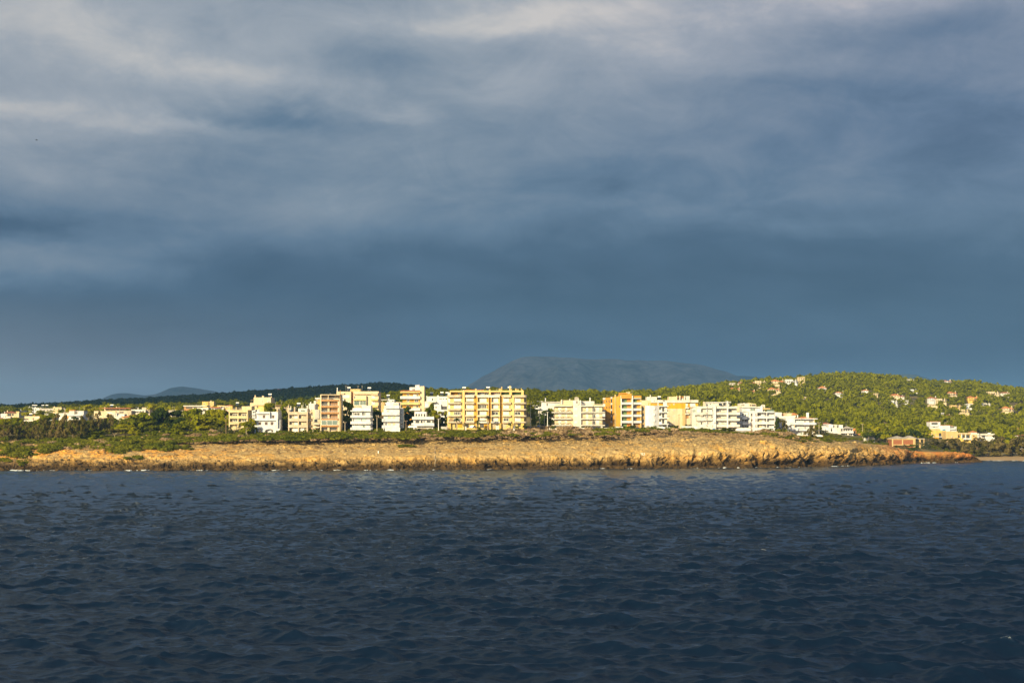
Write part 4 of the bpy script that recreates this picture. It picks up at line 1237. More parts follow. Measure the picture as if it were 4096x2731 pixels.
b.win(1098, 1122, 220, 260, 3, 'dframe'); b.win(1134, 1158, 220, 260, 3, 'dframe'); b.chim(1384, 1406, 145, 165, 1, 'beige'); b.part('mast', [(1264, 1269, 80, 122, 5, 5.1)], 'metal')

b = Bld('house', 'low white modern villa with long ribbon windows and projecting white terraces', 'house', 668, 'e', 1085, 1200, clear=(1080, 1690))
b.wall(1158, 1472, 822, 1.2, 10, 'white', yb=1022); b.wall(1132, 1644, 1026, 0.4, 10, 'white')
b.balc(1102, 1674, 955, 1026, 2.2, 'white', 1.2); b.balc(1088, 1680, 1122, 1196, 1.8, 'white', .4); b.part('parapet_end', [(1648, 1674, 948, 985, -1, 0), (1100, 1118, 1120, 1190, -1.5, -1.3)], 'white')
for x0, x1 in ((1174, 1236), (1250, 1308), (1318, 1374)):
    b.win(x0, x1, 870, 950, 1.2)
b.win(1390, 1450, 872, 985, 1.2)
for x0, x1, y1 in ((1178, 1296, 1158), (1312, 1382, 1158), (1392, 1430, 1120), (1470, 1592, 1120), (1610, 1640, 1120)):
    b.win(x0, x1, 1034, y1, .4)
b.part('plinth', [(1150, 1610, 1198, 1300, .2, 9)], 'grey')

b = Bld('apartment_building', 'pale terraced block with roof heaters, left of the long yellow apartments', 'building', 708, 'e', 1420, 1130, base=8)
b.wall(1464, 2028, 420, 3, 14, 'lightgrey', yb=640); b.wall(1424, 1640, 570, 1, 12, 'offwhite'); b.wall(1630, 1860, 632, -.5, 11, 'white'); b.wall(1856, 2030, 545, 0.8, 12, 'white')
b.slab(1424, 1720, 555, 580, 2.4, 'offwhite', 3, 'roof_slab'); b.slab(1424, 1530, 690, 722, 1.2, 'offwhite', 1)
b.balc(1858, 2028, 770, 825, 1.5, 'white', .8); b.balc(1858, 1980, 930, 975, 1.5, 'white', .8); b.balc(1860, 2028, 640, 680, .4, 'white', .8)
b.win(1864, 2010, 684, 772, .8, 'dframe', mul=1); b.win(1864, 1950, 835, 925, .8, 'dframe', mul=1); b.win(1862, 1960, 985, 1080, .8, 'dframe'); b.win(1704, 1750, 682, 738, -.5, mul=1)
b.win(1795, 1874, 462, 502, 3, mul=1); b.win(1886, 1930, 462, 502, 3); b.win(1970, 1996, 464, 502, 3, 'dframe'); b.win(1600, 1646, 465, 540, 3); b.shut(1440, 1520, 590, 690, 1, 'shutw'); b.shut(1535, 1630, 595, 690, 1, 'shutc')
b.shut(1425, 1500, 735, 800, 1, 'shutc')
b.chim(1464, 1484, 400, 440, 3.2, 'lightgrey'); b.chim(1742, 1788, 388, 430, 3.2, 'lightgrey'); b.chim(2020, 2080, 312, 430, 4, 'lightgrey')
b.part('steps', [(1850, 1965, 1105, 1130, -2, 0), (1865, 1950, 1085, 1105, -1.4, 0)], 'white')

# --- the long yellow block of six balcony bays
b = Bld('apartment_building', 'long yellow apartment block with six balcony bays, palms standing along its front', 'building', 670, 'f', 125, 1190, clear=(100, 2260))
b.wall(128, 2128, 330, 0, 13, 'paleyellow'); b.wall(200, 2122, 212, 2.6, 13, 'yellow', yb=330)
b.part('roof_frame', [(192, 575, 210, 245, 0, 2.6), (575, 2122, 206, 246, .3, 2.6), (192, 216, 245, 335, 0, 2.4), (528, 590, 245, 335, 0, 2.4), (850, 910, 245, 335, .2, 2.4), (1212, 1262, 245, 335, .2, 2.4), (1512, 1530, 245, 335, .2, 2.4), (1750, 1812, 245, 335, .2, 2.4), (2056, 2122, 245, 335, .2, 2.4)], 'paleyellow')
for (x0, x1, kind) in ((905, 1208, 2), (1265, 1500, 2)):
    b.part('bay_wall', [(x0, x0 + 18, 385, 1020, -1.5, 0), (x1 - 14, x1, 385, 1020, -1.5, 0)], 'paleyellow')
b.part('shade_strip', [(830, 902, 355, 1200, -.12, 0), (1208, 1266, 400, 1200, -.12, 0), (1500, 1566, 355, 1200, -.12, 0)], 'amber')  # amber strips painting the shadow that falls beside the balcony bays
b.part('stair_column', [(520, 592, 232, 1230, -.7, 0), (1786, 1872, 330, 1180, -.5, 0)], 'paleyellow')
b.part('drainpipe', [(577, 587, 240, 1060, -.85, -.7)], 'brown')
for yt, yb_ in ((326, 384), (514, 556), (684, 724), (850, 890), (1012, 1054)):
    b.curved(140, 522, yt, yb_, 1.7, 'beige', 0, 'balcony', 1); b.curved(1868, 2210, yt, yb_, 1.7, 'beige', 0, 'balcony', 1)
    top = yt < 400
    b.balc(596, 832, yt - 4, yb_, 1.5, 'beige' if not top else 'offwhite'); b.balc(1563, 1788, yt - 4, yb_, 1.5, 'beige')
    m_ = 'cream' if yt in (514, 684, 850) else 'offwhite'
    b.balc(905, 1210 if not top else 1500, yt, yb_, 1.5, m_)
    if not top: b.balc(1265, 1502, yt, yb_, 1.5, m_)
# openings: bay by bay, from the top floor down ('s' white roller shutter, 'g' glass doors, 'h' shutter half lowered)
BAY = {(298, 482): 'hsgg', (625, 812): 'hssg', (965, 1150): 'sgsh', (1300, 1456): 'ssgs', (1585, 1735): 'sssg', (1888, 2040): 'ssgs'}
for (x0, x1), codes in BAY.items():
    for k, (y0, y1) in enumerate(((405, 512), (580, 676), (755, 845), (925, 1008))):
        c_ = codes[k]
        if c_ == 's': b.shut(x0, x1, y0, y1, 0, 'shutw')
        elif c_ == 'g': b.win(x0, x1, y0 + 5, y1, 0, 'frame', 'glass', 3 if x1 - x0 > 170 else 1)
        else:
            b.shut(x0, x1, y0, y1 - 28, 0, 'shutw'); b.win(x0, x1, y1 - 28, y1, 0, 'dframe', 'glass', 2)
for y0, y1 in ((405, 512), (580, 676), (755, 845)):
    b.shut(146, 200, y0, y1, 0, 'shutw'); b.shut(1155, 1190, y0, y1, 0, 'amber', 'panel'); b.shut(1742, 1782, y0, y1, 0, 'sand', 'panel')
    b.win(2132, 2180, y0, y1, 3.0, 'dframe')
b.part('side_wing', [(2126, 2196, 330, 1180, 3.0, 12)], 'sand')
b.shut(220, 395, 255, 325, 2.6, 'amber', 'panel'); b.win(400, 440, 262, 325, 2.6); b.part('parasol', [(455, 530, 262, 280, .6, 2.0), (490, 496, 280, 325, 1.2, 1.3)], 'green')
b.win(690, 845, 255, 322, 2.6, 'frame', 'glass', 2); b.shut(612, 680, 255, 322, 2.6, 'pink', 'panel'); b.win(914, 945, 255, 322, 2.6, 'dframe'); b.shut(955, 1080, 250, 322, 2.6, 'lightgrey', 'panel'); b.shut(1275, 1380, 250, 322, 2.6, 'pink', 'panel'); b.shut(1385, 1500, 255, 322, 2.6, 'shutw')
b.shut(1535, 1745, 250, 322, 2.6, 'shutg', 'panel'); b.shut(1818, 2052, 250, 322, 2.6, 'shutg', 'panel'); b.win(1090, 1200, 262, 322, 2.6, 'frame', 'glass', 1)
b.win(158, 186, 945, 1012, 0, 'frame', 'glasst')
mb = MB(); mb.prism([(b.X(230) + 1.05 * math.cos(t), b.Z(990) + .95 * math.sin(t)) for t in [2 * math.pi * i / 14 for i in range(14)]], -1.5, -1.3, 'y'); mb.build('wicker_screen', M['wood'], b.root)
mb = MB(); mb.prism([(.4, b.Z(212)), (1.0, b.Z(186)), (3.4, b.Z(184)), (3.4, b.Z(212))], b.X(575), b.X(850), 'x'); mb.prism([(.4, b.Z(212)), (1.0, b.Z(186)), (3.4, b.Z(184)), (3.4, b.Z(212))], b.X(900), b.X(1085), 'x'); mb.build('roof', M['tile'], b.root)
for x0, x1, yt in ((850, 868, 150), (874, 892, 160), (1212, 1248, 170), (1470, 1492, 150), (1502, 1524, 150), (1536, 1558, 100), (1746, 1780, 80), (1788, 1806, 160), (1900, 1934, 150), (1962, 1986, 165), (2054, 2068, 140), (2080, 2100, 180), (528, 572, 190)):
    b.chim(x0, x1, yt, 210, .5, 'paleyellow')
b.part('ground_pillar', [(196, 222, 1058, 1250, -1.2, -.2), (866, 900, 1058, 1250, -1.2, -.2), (1226, 1270, 1058, 1250, -1.2, -.2), (1478, 1536, 1058, 1250, -1.2, -.2), (2054, 2126, 1058, 1250, -1.2, -.1), (1786, 1832, 1058, 1250, -1.2, -.5)], 'yellow')
b.win(325, 352, 1070, 1180, 0, 'dframe'); b.win(598, 680, 1085, 1180, 0, 'dframe'); b.shut(705, 860, 1075, 1180, 0, 'sand', 'garage_door'); b.win(975, 1080, 1080, 1180, 0, 'dframe', mul=1); b.shut(1085, 1200, 1090, 1190, 0, 'mustard', 'garage_door')
b.shut(1310, 1470, 1080, 1180, 0, 'beige', 'garage_door'); b.shut(1545, 1660, 1075, 1180, 0, 'beige', 'garage_door'); b.win(1840, 1908, 1075, 1190, 0, 'dframe'); b.win(1960, 2040, 1070, 1145, 0, 'dframe', mul=1); b.shut(400, 520, 1075, 1180, 0, 'mustard', 'garage_door')
b.part('gate_wall', [(1395, 1478, 1125, 1250, -4.5, -4.2), (600, 632, 1145, 1250, -4.5, -4.2), (1840, 1890, 1140, 1250, -4.5, -4.2)], 'offwhite')
for px_, py_ in ((1856, 1563), (1952, 1562), (2038, 1562)):
    solar_heater(px_, py_, 672, {1856: 'solar water heater leftmost on the roof of the long yellow block', 1952: 'solar water heater on the middle of the long yellow roof', 2038: 'solar water heater beside the tall chimney of the long yellow block'}[px_], 1.5)

# --- behind and right of the lane
b = Bld('house', 'pale grey house with sloping roof line behind trees beside the lane lamps', 'house', 735, 'g', 218, 720, base=9)
b.wall(236, 742, 455, 0, 11, 'lightgrey', parapet=False); mb = MB(); mb.prism([(b.X(228), b.Z(428)), (b.X(228), b.Z(440)), (b.X(742), b.Z(466)), (b.X(742), b.Z(432))], -.6, 11.5, 'y'); mb.build('roof', M['grey'], b.root)
b.chim(326, 350, 335, 440, .5, 'lightgrey'); b.win(362, 404, 468, 552); b.win(388, 470, 592, 660); b.part('canopy', [(48, 200, 598, 626, -2, 4)], 'white'); b.part('wing_wall', [(150, 236, 560, 900, 0, 6)], 'offwhite')

b = Bld('apartment_building', 'cream block with black balcony railings either side of a blank stair tower', 'building', 688, 'g', 495, 1170, clear=(350, 1900))
b.wall(580, 1064, 545, 0, 12, 'cream'); b.wall(1268, 1822, 548, 0, 12, 'cream'); b.wall(1062, 1268, 398, -1.2, 10, 'offwhite'); b.wall(744, 1112, 392, 2, 10, 'cream', yb=545); b.wall(1238, 1626, 415, 2.5, 10, 'offwhite', yb=545)
for k, y in enumerate((535, 702, 872, 1038)):
    o = b.slab(497, 1020, y, y + 24, 1.7, 'offwhite'); q = b.slab(1268, 1572, y, y + 24, 1.7, 'offwhite'); r = b.slab(1574, 1890, y + 1, y + 25, 1.2, 'offwhite')
    mt = 'lrail' if k == 0 else 'rail'
    b.rail(500, 1018, y - 46, y, -1.66, mt, o); b.rail(1270, 1570, y - 46, y, -1.66, mt, q, .5); b.rail(1576, 1886, y - 46, y, -1.16, mt, r, .5)
    if k:
        mb = MB()
        for i in range(9): mb.ball((b.X(640 + 42 * i), -1.45, b.Z(y - 18 - 14 * (i % 3))), .22, .2, .3, 5, 4)
        mb.build('potted_flowers', M['scrub'], o)
    if k == 0: b.part('roof_parapet', [(590, 1010, y - 24, y, -1.5, -1.35)], 'paleyellow'); b.part('roof_parapet', [(1568, 1824, y - 24, y, -1.0, -.85)], 'paleyellow')
for y in (585, 755, 925):
    for x0, x1 in ((672, 752), (846, 905)): b.shut(x0, x1, y - 5, y + 110, 0, 'shutw')
    for x0, x1 in ((1395, 1460), (1660, 1745), (1290, 1300)): b.shut(x0, x1, y - 5, y + 110, 0, 'shutw')
    b.shut(1090, 1170, y + 8, y + 72, -1.2, 'shutw'); b.win(1112, 1146, y - 32, y - 14, -1.2); b.win(1556, 1652, y + 5, y + 110, 0, 'frame', 'glass', 1)
b.win(850, 872, 765, 860, 0, 'dframe'); b.win(1600, 1646, 935, 1010, 0, 'dframe'); b.win(1275, 1298, 765, 870, 0, 'dframe')
b.part('parapet_panel', [(1825, 1895, 740, 820, -.4, -.2)], 'white')
for x, y in ((750, 730), (1340, 572), (1300, 735), (1518, 735), (1780, 905)): b.part('air_conditioner', [(x, x + 40, y, y + 24, -.45, 0)], 'offwhite')
b.chim(752, 780, 372, 500, 1.2, 'offwhite'); b.chim(968, 992, 352, 395, 3, 'offwhite'); b.chim(1500, 1526, 320, 418, 3, 'white'); b.chim(1176, 1208, 362, 480, -1.6, 'offwhite')
b.win(1142, 1176, 415, 478, -1.2, 'dframe')
mb = MB(); mb.prism([(b.X(1106), b.Z(400)), (b.X(1106), b.Z(318)), (b.X(1160), b.Z(298)), (b.X(1214), b.Z(318)), (b.X(1214), b.Z(400))], 2, 5, 'y'); mb.build('lift_housing', M['concrete'], b.root)
b.part('pillar', [(578, 680, 1062, 1300, -.4, 1), (812, 856, 1062, 1300, -.6, .4), (978, 1016, 1062, 1300, -.8, .4), (1228, 1268, 1062, 1300, -1, .4), (1785, 1830, 1062, 1300, -.8, .4), (1386, 1400, 1062, 1300, -.5, 0), (1520, 1560, 1062, 1300, -.5, 0)], 'offwhite')
b.win(690, 805, 1072, 1130, 0, 'dframe', mul=1); b.win(860, 975, 1072, 1130, 0, 'dframe', mul=1); b.shut(1020, 1226, 1085, 1140, -1.18, 'dframe', 'garage_door'); b.win(1565, 1780, 1072, 1150, 0, 'dframe', mul=2)

b = Bld('apartment_building', 'orange five storey block with grey balcony fronts and green and orange shutters', 'building', 694, 'h', 370, 1000, yaw=0, clear=(100, 990))
b.wall(382, 972, 250, 1.6, 16, 'orange'); b.part('flank', [(372, 500, 268, 1100, .3, 1.6)], 'amber')
# the flank runs back to the left at an angle
mb = MB(); zt, zb = b.Z(282), -b.base
L0, L1 = (b.X(372), .4), (b.X(108), 13.5)
n_ = Vector((L1[1] - L0[1], -(L1[0] - L0[0]))).normalized()
mb.prism([L0, (b.X(500), 1.6), (b.X(500), 16), L1], zb, zt); o = mb.build('wall', M['amber'], b.root)


def flank(t0, t1, yt, yb_, out, mat, name):
    """a piece set on the slanting flank: t runs from the front corner (0) to the back (1)"""
    q0 = (L0[0] + (L1[0] - L0[0]) * t0, L0[1] + (L1[1] - L0[1]) * t0)
    q1 = (L0[0] + (L1[0] - L0[0]) * t1, L0[1] + (L1[1] - L0[1]) * t1)
    nx, ny = -abs(n_.x), -abs(n_.y)
    mb_ = MB(); mb_.prism([q0, (q0[0] + nx * out, q0[1] + ny * out), (q1[0] + nx * out, q1[1] + ny * out), q1], b.Z(yb_), b.Z(yt)); return mb_.build(name, M[mat], b.root)


flank(-.02, .02, 222, 1080, .5, 'paleyellow', 'pillar')
for y in (290, 435, 580, 720, 860):
    flank(.26, .38, y - 18, y + 20, .12, 'lightgrey', 'band'); flank(.80, .99, y - 4, y + 32, .12, 'lightgrey', 'band')
for y in (342, 485, 625, 768):
    flank(.27, .37, y - 20, y + 62, .06, 'glass', 'window'); flank(.48, .53, y, y + 56, .06, 'glass', 'window'); flank(.66, .71, y, y + 56, .06, 'glass', 'window'); flank(.82, .88, y - 5, y + 75, .06, 'shuto', 'shutter'); flank(.92, .98, y - 5, y + 75, .06, 'dframe', 'shutter')
flank(.55, .99, 900, 985, .05, 'dframe', 'garage_door')
b.part('pillar', [(748, 776, 250, 1010, -.5, 1.6), (486, 512, 250, 985, 0, 1.6)], 'lightgrey'); b.part('cornice', [(498, 750, 252, 315, -.2, 1.6), (776, 974, 252, 318, .3, 1.6)], 'orange'); b.part('canopy', [(778, 962, 306, 320, -.2, 1.6)], 'lightgrey')
b.part('side_wall', [(945, 975, 252, 1080, .5, 1.6), (726, 748, 315, 880, .4, 1.6)], 'sand')
for yt in (402, 545, 690, 836):
    b.balc(496, 750, yt, yt + 52, 1.9, 'lightgrey', 1.6); b.balc(778, 975, yt, yt + 52, 1.7, 'lightgrey', 1.6)
for y in (320, 462, 605, 750, 895):
    b.shut(512, 534, y, y + 80, 1.6, 'shuto', 'panel'); b.shut(530, 585, y, y + 84, 1.55, 'glass' if y == 320 else 'shutg'); b.shut(585, 636, y, y + 84, 1.58, 'shutg'); b.shut(640, 712, y, y + 80, 1.6, 'shuto', 'panel')
    if y < 800: b.win(780, 870, y + 5, y + 82, 1.6, 'dframe', mul=2); b.shut(876, 942, y, y + 80, 1.6, 'amber', 'panel')
b.shut(780, 870, 330, 402, 1.5, 'shutg'); b.shut(780, 910, 895, 985, 1.6, 'wood', 'door'); b.win(582, 604, 755, 835, 1.5, 'dframe')
for y, m_ in ((325, 'shuto'), (470, 'dframe'), (905, 'shuto')): b.shut(448, 470, y, y + 62, .3, m_)
b.wall(472, 752, 192, 4, 11, 'orange', yb=250); b.part('roof_slab', [(466, 648, 176, 194, 3.4, 11), ], 'amber')
for x in (640, 664, 688, 712): b.chim(x, x + 16, 150, 190, 5, 'cream')
b.rail(120, 470, 238, 268, 6, 'rail', None, 1.0); b.rail(756, 972, 232, 252, 2, 'rail', None, 1.0)

b = Bld('apartment_building', 'white block with rounded blank front and balconies on its right corner', 'building', 693, 'h', 985, 1000, clear=(980, 1640))
b.wall(985, 1066, 488, 3.2, 13, 'sand'); mb = MB()
cx0, cx1 = b.X(1066), b.X(1388)
pts = [(cx0, 9)] + [(cx0 + (cx1 - cx0) * t, 1.8 - 1.8 * math.sin(math.pi * min(1, .15 + t * .8))) for t in [i / 14 for i in range(15)]] + [(cx1, 9)]
mb.prism(pts, -b.base, b.Z(482)); mb.build('wall', M['white'], b.root)
b.wall(1386, 1590, 486, 1.6, 12, 'offwhite'); b.part('roof_slab', [(1384, 1610, 484, 502, -.2, 12)], 'white')
for yt in (585, 722, 865):
    b.balc(1386, 1460, yt, yt + 62, 1.8, 'white', 1.6, False); o = b.slab(1460, 1610, yt + 42, yt + 62, 1.8, 'white', 1.6); b.rail(1462, 1606, yt + 4, yt + 42, -.15, 'rail', o)
for y in (515, 655, 795):
    b.win(1388, 1450, y, y + 70, 1.6, 'frame', 'glass'); b.win(1466, 1520, y + 10, y + 100, 1.6, 'dframe'); b.shut(1524, 1580, y + 10, y + 105, 1.6, 'shutw'); b.shut(1252, 1300, y + 10, y + 62, .08, 'shutw'); b.win(992, 1056, y + 5, y + 80, 3.2, 'dframe')
for y in (590, 730, 875): b.slab(986, 1062, y, y + 50, .5, 'sand', 3.2)
b.win(1000, 1056, 935, 985, 3.2, 'dframe'); b.shut(1090, 1160, 958, 1000, .1, 'dframe', 'garage_door'); b.win(1390, 1460, 938, 998, 1.6, 'dframe'); b.win(1475, 1575, 945, 998, 1.6, 'dframe')
b.part('pillar', [(1574, 1590, 930, 1080, 0, .5)], 'white'); b.chim(1176, 1196, 365, 485, 3, 'cream'); b.chim(1368, 1394, 395, 485, 3, 'offwhite'); b.chim(1500, 1536, 390, 485, 2, 'white', 1.0); b.chim(1546, 1580, 390, 485, 2, 'white', 1.0)
b.rail(1210, 1380, 430, 482, 2.2, 'rail', None, 1.0)

b = Bld('apartment_building', 'broad cream block with bright mustard top storey and roof houses', 'building', 738, 'h', 980, 970, base=9)
b.wall(980, 2310, 355, 0, 16, 'cream'); b.part('mustard_band', [(1140, 2306, 412, 552, -.06, 0)], 'mustard'); b.part('cornice', [(1200, 1990, 352, 414, -.5, -.0)], 'offwhite')
b.curved(1345, 1516, 350, 414, 1.4, 'offwhite', 0, 'parapet', 0, 1.3); b.balc(1990, 2110, 348, 408, 1.4, 'offwhite'); b.balc(2118, 2306, 348, 408, 1.2, 'offwhite')
b.wall(1112, 1346, 272, 2, 10, 'offwhite', yb=355); b.wall(1632, 1808, 268, 2, 10, 'cream', yb=355); b.wall(1860, 1976, 282, 3, 9, 'offwhite', yb=355); b.hip(1850, 1990, 284, 250, 3, 9); b.wall(2036, 2122, 255, 2, 8, 'offwhite', yb=355)
b.part('flank', [(1936, 2010, 555, 1060, -.8, 0)], 'sand')
b.win(1256, 1290, 355, 392, -.5, mul=1); b.win(1925, 1960, 290, 318, 3)
for y in (435, 575, 715, 858):
    b.win(1718, 1756, y, y + 28, -.06, mul=1); b.win(1630, 1650, y + 5, y + 32, -.06); b.win(1588, 1606, y + 5, y + 30, -.06)
b.shut(2014, 2064, 432, 520, -.06, 'shutw'); b.shut(2014, 2064, 572, 645, -.0, 'shutw'); b.shut(2116, 2240, 424, 490, -.06, 'shutw')
for y in (482, 625):
    o = b.balc(2000, 2090, y + 40, y + 66, 1.2, 'offwhite'); b.rail(2002, 2088, y, y + 40, -1.18, 'rail', o)
    o = b.balc(2116, 2260, y + 8, y + 34, 1.2, 'offwhite')
b.shut(2116, 2255, 560, 620, 0, 'shutw'); b.win(2116, 2250, 740, 765, 0, 'dframe', mul=1); b.win(2116, 2250, 885, 910, 0, 'dframe', mul=1); b.shut(1960, 2080, 710, 780, 0, 'brown', 'recess_shade')  # flat brown plate paints the shade of a recess
b.win(1580, 1596, 575, 620, 0, 'dframe')
b.chim(1180, 1204, 225, 275, 1.6, 'offwhite'); b.chim(1800, 1826, 250, 355, 1.5, 'cream'); b.chim(1870, 1900, 245, 300, 1.5, 'cream'); b.chim(1982, 2010, 250, 350, 1.5, 'offwhite')

b = Bld('apartment_building', 'large off white block with stepped balconies, long parapets and tall centre pier', 'building', 704, 'i', 70, 770, clear=(60, 1300))
b.wall(150, 606, 262, 0, 13, 'offwhite'); b.wall(604, 1112, 262, 1.7, 14, 'offwhite')
b.part('pier', [(866, 898, 140, 860, -.4, 1.7), (384, 404, 262, 860, -.8, 0), (522, 606, 262, 860, -.9, 0)], 'white')
for k, (yt, yb_) in enumerate(((272, 312), (402, 460), (545, 600), (688, 748))):
    b.balc(606, 866, yt, yb_, 1.9, 'offwhite', 1.7); b.balc(892, (1112 if k == 0 else 1172), yt, yb_, 2.0, 'offwhite', 1.7)
    b.balc(402, 522, yt, yb_ - 4, 1.5, 'offwhite'); b.balc(272, 384, yt + 2, yb_, 1.4, 'offwhite')
    if k: b.balc(70 if k == 1 else 150, 290, yt + 15, yb_ + 4, 1.4, 'offwhite')
    if k: b.rail(606, 862, yt - 6, yt, -.1, 'redrail' if 'redrail' in M else 'brown', None, 2.0)
b.win(665, 742, 340, 398, 1.7, mul=1); b.win(665, 748, 482, 540, 1.7, mul=2); b.shut(620, 745, 625, 690, 1.7, 'shutw'); b.win(956, 994, 340, 396, 1.7, 'dframe'); b.shut(900, 950, 468, 540, 1.7, 'shutw'); b.shut(955, 1040, 620, 685, 1.7, 'shutw'); b.shut(900, 950, 620, 685, 1.7, 'shutc')
b.shut(164, 252, 326, 402, 0, 'shutw'); b.win(260, 298, 322, 402, 0, 'dframe'); b.win(408, 424, 345, 390, 0, 'dframe'); b.win(520, 536, 340, 395, -.9, 'dframe'); b.win(488, 508, 490, 542, 0, 'dframe'); b.win(520, 536, 490, 538, -.9, 'dframe'); b.win(400, 416, 490, 522, 0, 'dframe'); b.win(366, 384, 490, 542, 0, 'dframe'); b.win(402, 418, 632, 676, 0, 'dframe'); b.win(256, 286, 634, 690, 0, 'dframe')
b.win(64, 146, 330, 410, 2, 'frame', 'glasst', 2); b.part('wall', [(66, 152, 300, 860, 2.05, 10)], 'offwhite')
b.part('air_conditioner', [(552, 580, 626, 656, -1.3, -.9), (230, 300, 466, 490, -1.2, 0)], 'offwhite')
b.wall(408, 805, 168, 3.5, 11, 'offwhite', yb=262); b.part('roof_slab', [(394, 990, 158, 172, 3, 11.5)], 'white'); b.wall(805, 975, 172, 4.5, 11, 'offwhite', yb=262); b.win(486, 514, 195, 222, 3.5, 'dframe'); b.win(576, 592, 190, 206, 3.5, 'dframe'); b.win(808, 866, 172, 238, 4.5, 'dframe', mul=1)
b.chim(314, 356, 152, 262, .6, 'beige'); b.rail(606, 862, 244, 262, 1.9, 'rail', None, .9)
b.part('garage', [(270, 600, 752, 860, .5, .7), (905, 1120, 752, 860, 1.2, 1.4)], 'dframe')
solar_heater(2882, 1623, 706, 'solar water heater beside the centre pier of the large off white block', 1.0)

b = Bld('apartment_building', 'white three storey block with open corner loggias and glass balustraded roof terrace', 'building', 716, 'i', 1115, 820, clear=(1110, 2020))
b.wall(1572, 1998, 382, 2.0, 13, 'white'); b.wall(1388, 1576, 382, .6, 13, 'white'); b.wall(1116, 1390, 388, 4.5, 14, 'white'); b.wall(1252, 1690, 268, 4, 12, 'white', yb=385); b.part('roof_slab', [(1248, 1690, 264, 292, 3.2, 12)], 'offwhite')
b.part('pillar', [(1570, 1584, 382, 900, 0, 2), (1798, 1814, 382, 900, 0, 2), (1990, 2006, 382, 900, 0, 2)], 'white'); b.part('cornice', [(1568, 2000, 382, 412, 0, 2)], 'white')
for yt in (490, 625, 760):
    b.balc(1584, 1800, yt + 10, yt + 58, 1.95, 'white', 2); b.balc(1812, 1992, yt + 10, yt + 58, 1.95, 'white', 2); b.rail(1586, 1990, yt, yt + 10, .1, 'lrail', None, 1.5)
    b.balc(1118, 1225, yt, yt + 28, 2.4, 'white', 4.5); b.balc(1255, 1392, yt + 10, yt + 72, 1.8, 'white', 4.5)
for k, y in enumerate((430, 560, 700)):
    if k == 0: b.win(1586, 1684, y, y + 52, 2, 'dframe', mul=2)
    else: b.shut(1590, 1700, y, y + 70, 2, 'shutc')
    b.win(1772, 1796, y - 10, y + 65, 2, 'dframe'); b.shut(1820, 1940, y - 5, y + 70, 2, 'lightgrey', 'panel'); b.win(1436, 1472, y, y + 55, .6, 'dframe'); b.win(1540, 1568, y - 10, y + 70, .6); b.win(1260, 1292, y + 5, y + 58, 4.5, 'dframe'); b.win(1330, 1356, y + 15, y + 55, 4.5, 'dframe'); b.win(1170, 1218, y - 12, y + 60, 4.5, 'dframe')
b.win(1444, 1540, 292, 372, 4, 'frame', 'glasst', 1); b.win(1542, 1560, 300, 370, 4, 'dframe'); b.part('glass_balustrade', [(1812, 1976, 348, 384, .2, .28)], 'glasst'); b.chim(1676, 1730, 255, 385, 2.5, 'white', 1); b.chim(1700, 1716, 225, 260, 2.7, 'white'); b.chim(1738, 1796, 218, 385, 4, 'offwhite', 1.5); b.part('pergola', [(1740, 1910, 302, 332, 2.5, 5)], 'sand')

b = Bld('house', 'off white roof house with dark panels behind the white loggia block', 'house', 765, 'i', 1178, 290, base=10)
b.wall(1178, 1400, 192, 0, 9, 'offwhite'); mb = MB(); mb.prism([(b.X(1380), b.Z(300)), (b.X(1380), b.Z(178)), (b.X(1552), b.Z(210)), (b.X(1552), b.Z(300))], -.5, 8, 'y'); mb.build('wall', M['cream'], b.root); b.win(1448, 1540, 222, 258, -.5, 'dframe', mul=1); b.win(1408, 1432, 222, 258, -.5, 'dframe'); b.part('balustrade', [(1180, 1260, 205, 232, -.7, -.5)], 'grey'); b.chim(1270, 1290, 175, 200, 1, 'offwhite')
b.wall(1040, 1255, 255, -2, 6, 'cream')

b = Bld('house', 'long low white building joining the loggia block to the round terraced villa', 'house', 735, 'j', 110, 420, base=9)
b.wall(60, 262, 160, 0, 9, 'white', yb=270); b.wall(110, 560, 242, -1, 10, 'lightgrey'); b.part('roof_slab', [(110, 540, 282, 300, -1.8, 4)], 'offwhite')
b.hip(255, 330, 215, 188, 2, 7); b.wall(320, 520, 178, 2, 8, 'cream', yb=245); b.hip(510, 612, 205, 168, 2, 9); b.wall(525, 600, 205, 2.2, 8.5, 'cream', yb=260); b.chim(322, 346, 172, 240, 1.6, 'cream'); b.chim(362, 386, 172, 240, 1.6, 'cream')

b = Bld('house', 'white villa with orange tiled roof, tall chimney and rounded corner terrace', 'house', 722, 'j', 340, 690, base=6, clear=(340, 900))
b.wall(360, 560, 295, .3, 10, 'white'); b.wall(556, 1000, 298, 1.5, 11, 'white', parapet=False); b.hip(556, 1040, 300, 250, -.2, 11.5, 'tile', .2)
b.part('fascia', [(552, 1062, 296, 314, -.5, 1.5)], 'white'); b.curved(440, 1065, 390, 440, 2.2, 'white', 1.5, 'balcony', 1, 2.0); b.balc(452, 620, 500, 572, 2.2, 'white', 1.0); b.balc(620, 880, 540, 572, 1.6, 'white', 1.5); b.rail(620, 880, 505, 540, .0, 'lrail', None, .7)
b.chim(830, 884, 165, 300, 1.4, 'white', 1.0); b.chim(634, 656, 215, 300, 3, 'white'); b.shut(640, 780, 335, 395, 1.5, 'shutw'); b.win(786, 802, 342, 390, 1.5, 'dframe'); b.win(884, 975, 340, 392, 1.5, 'frame', 'glass', 2); b.shut(660, 790, 470, 540, 1.5, 'lightgrey', 'panel'); b.win(790, 810, 486, 545, 1.5, 'dframe'); b.win(884, 975, 462, 530, 1.5, 'frame', 'glass', 2); b.win(690, 740, 592, 665, 1.5, 'frame', 'glasst', 1); b.win(414, 482, 455, 497, .3, 'dframe')
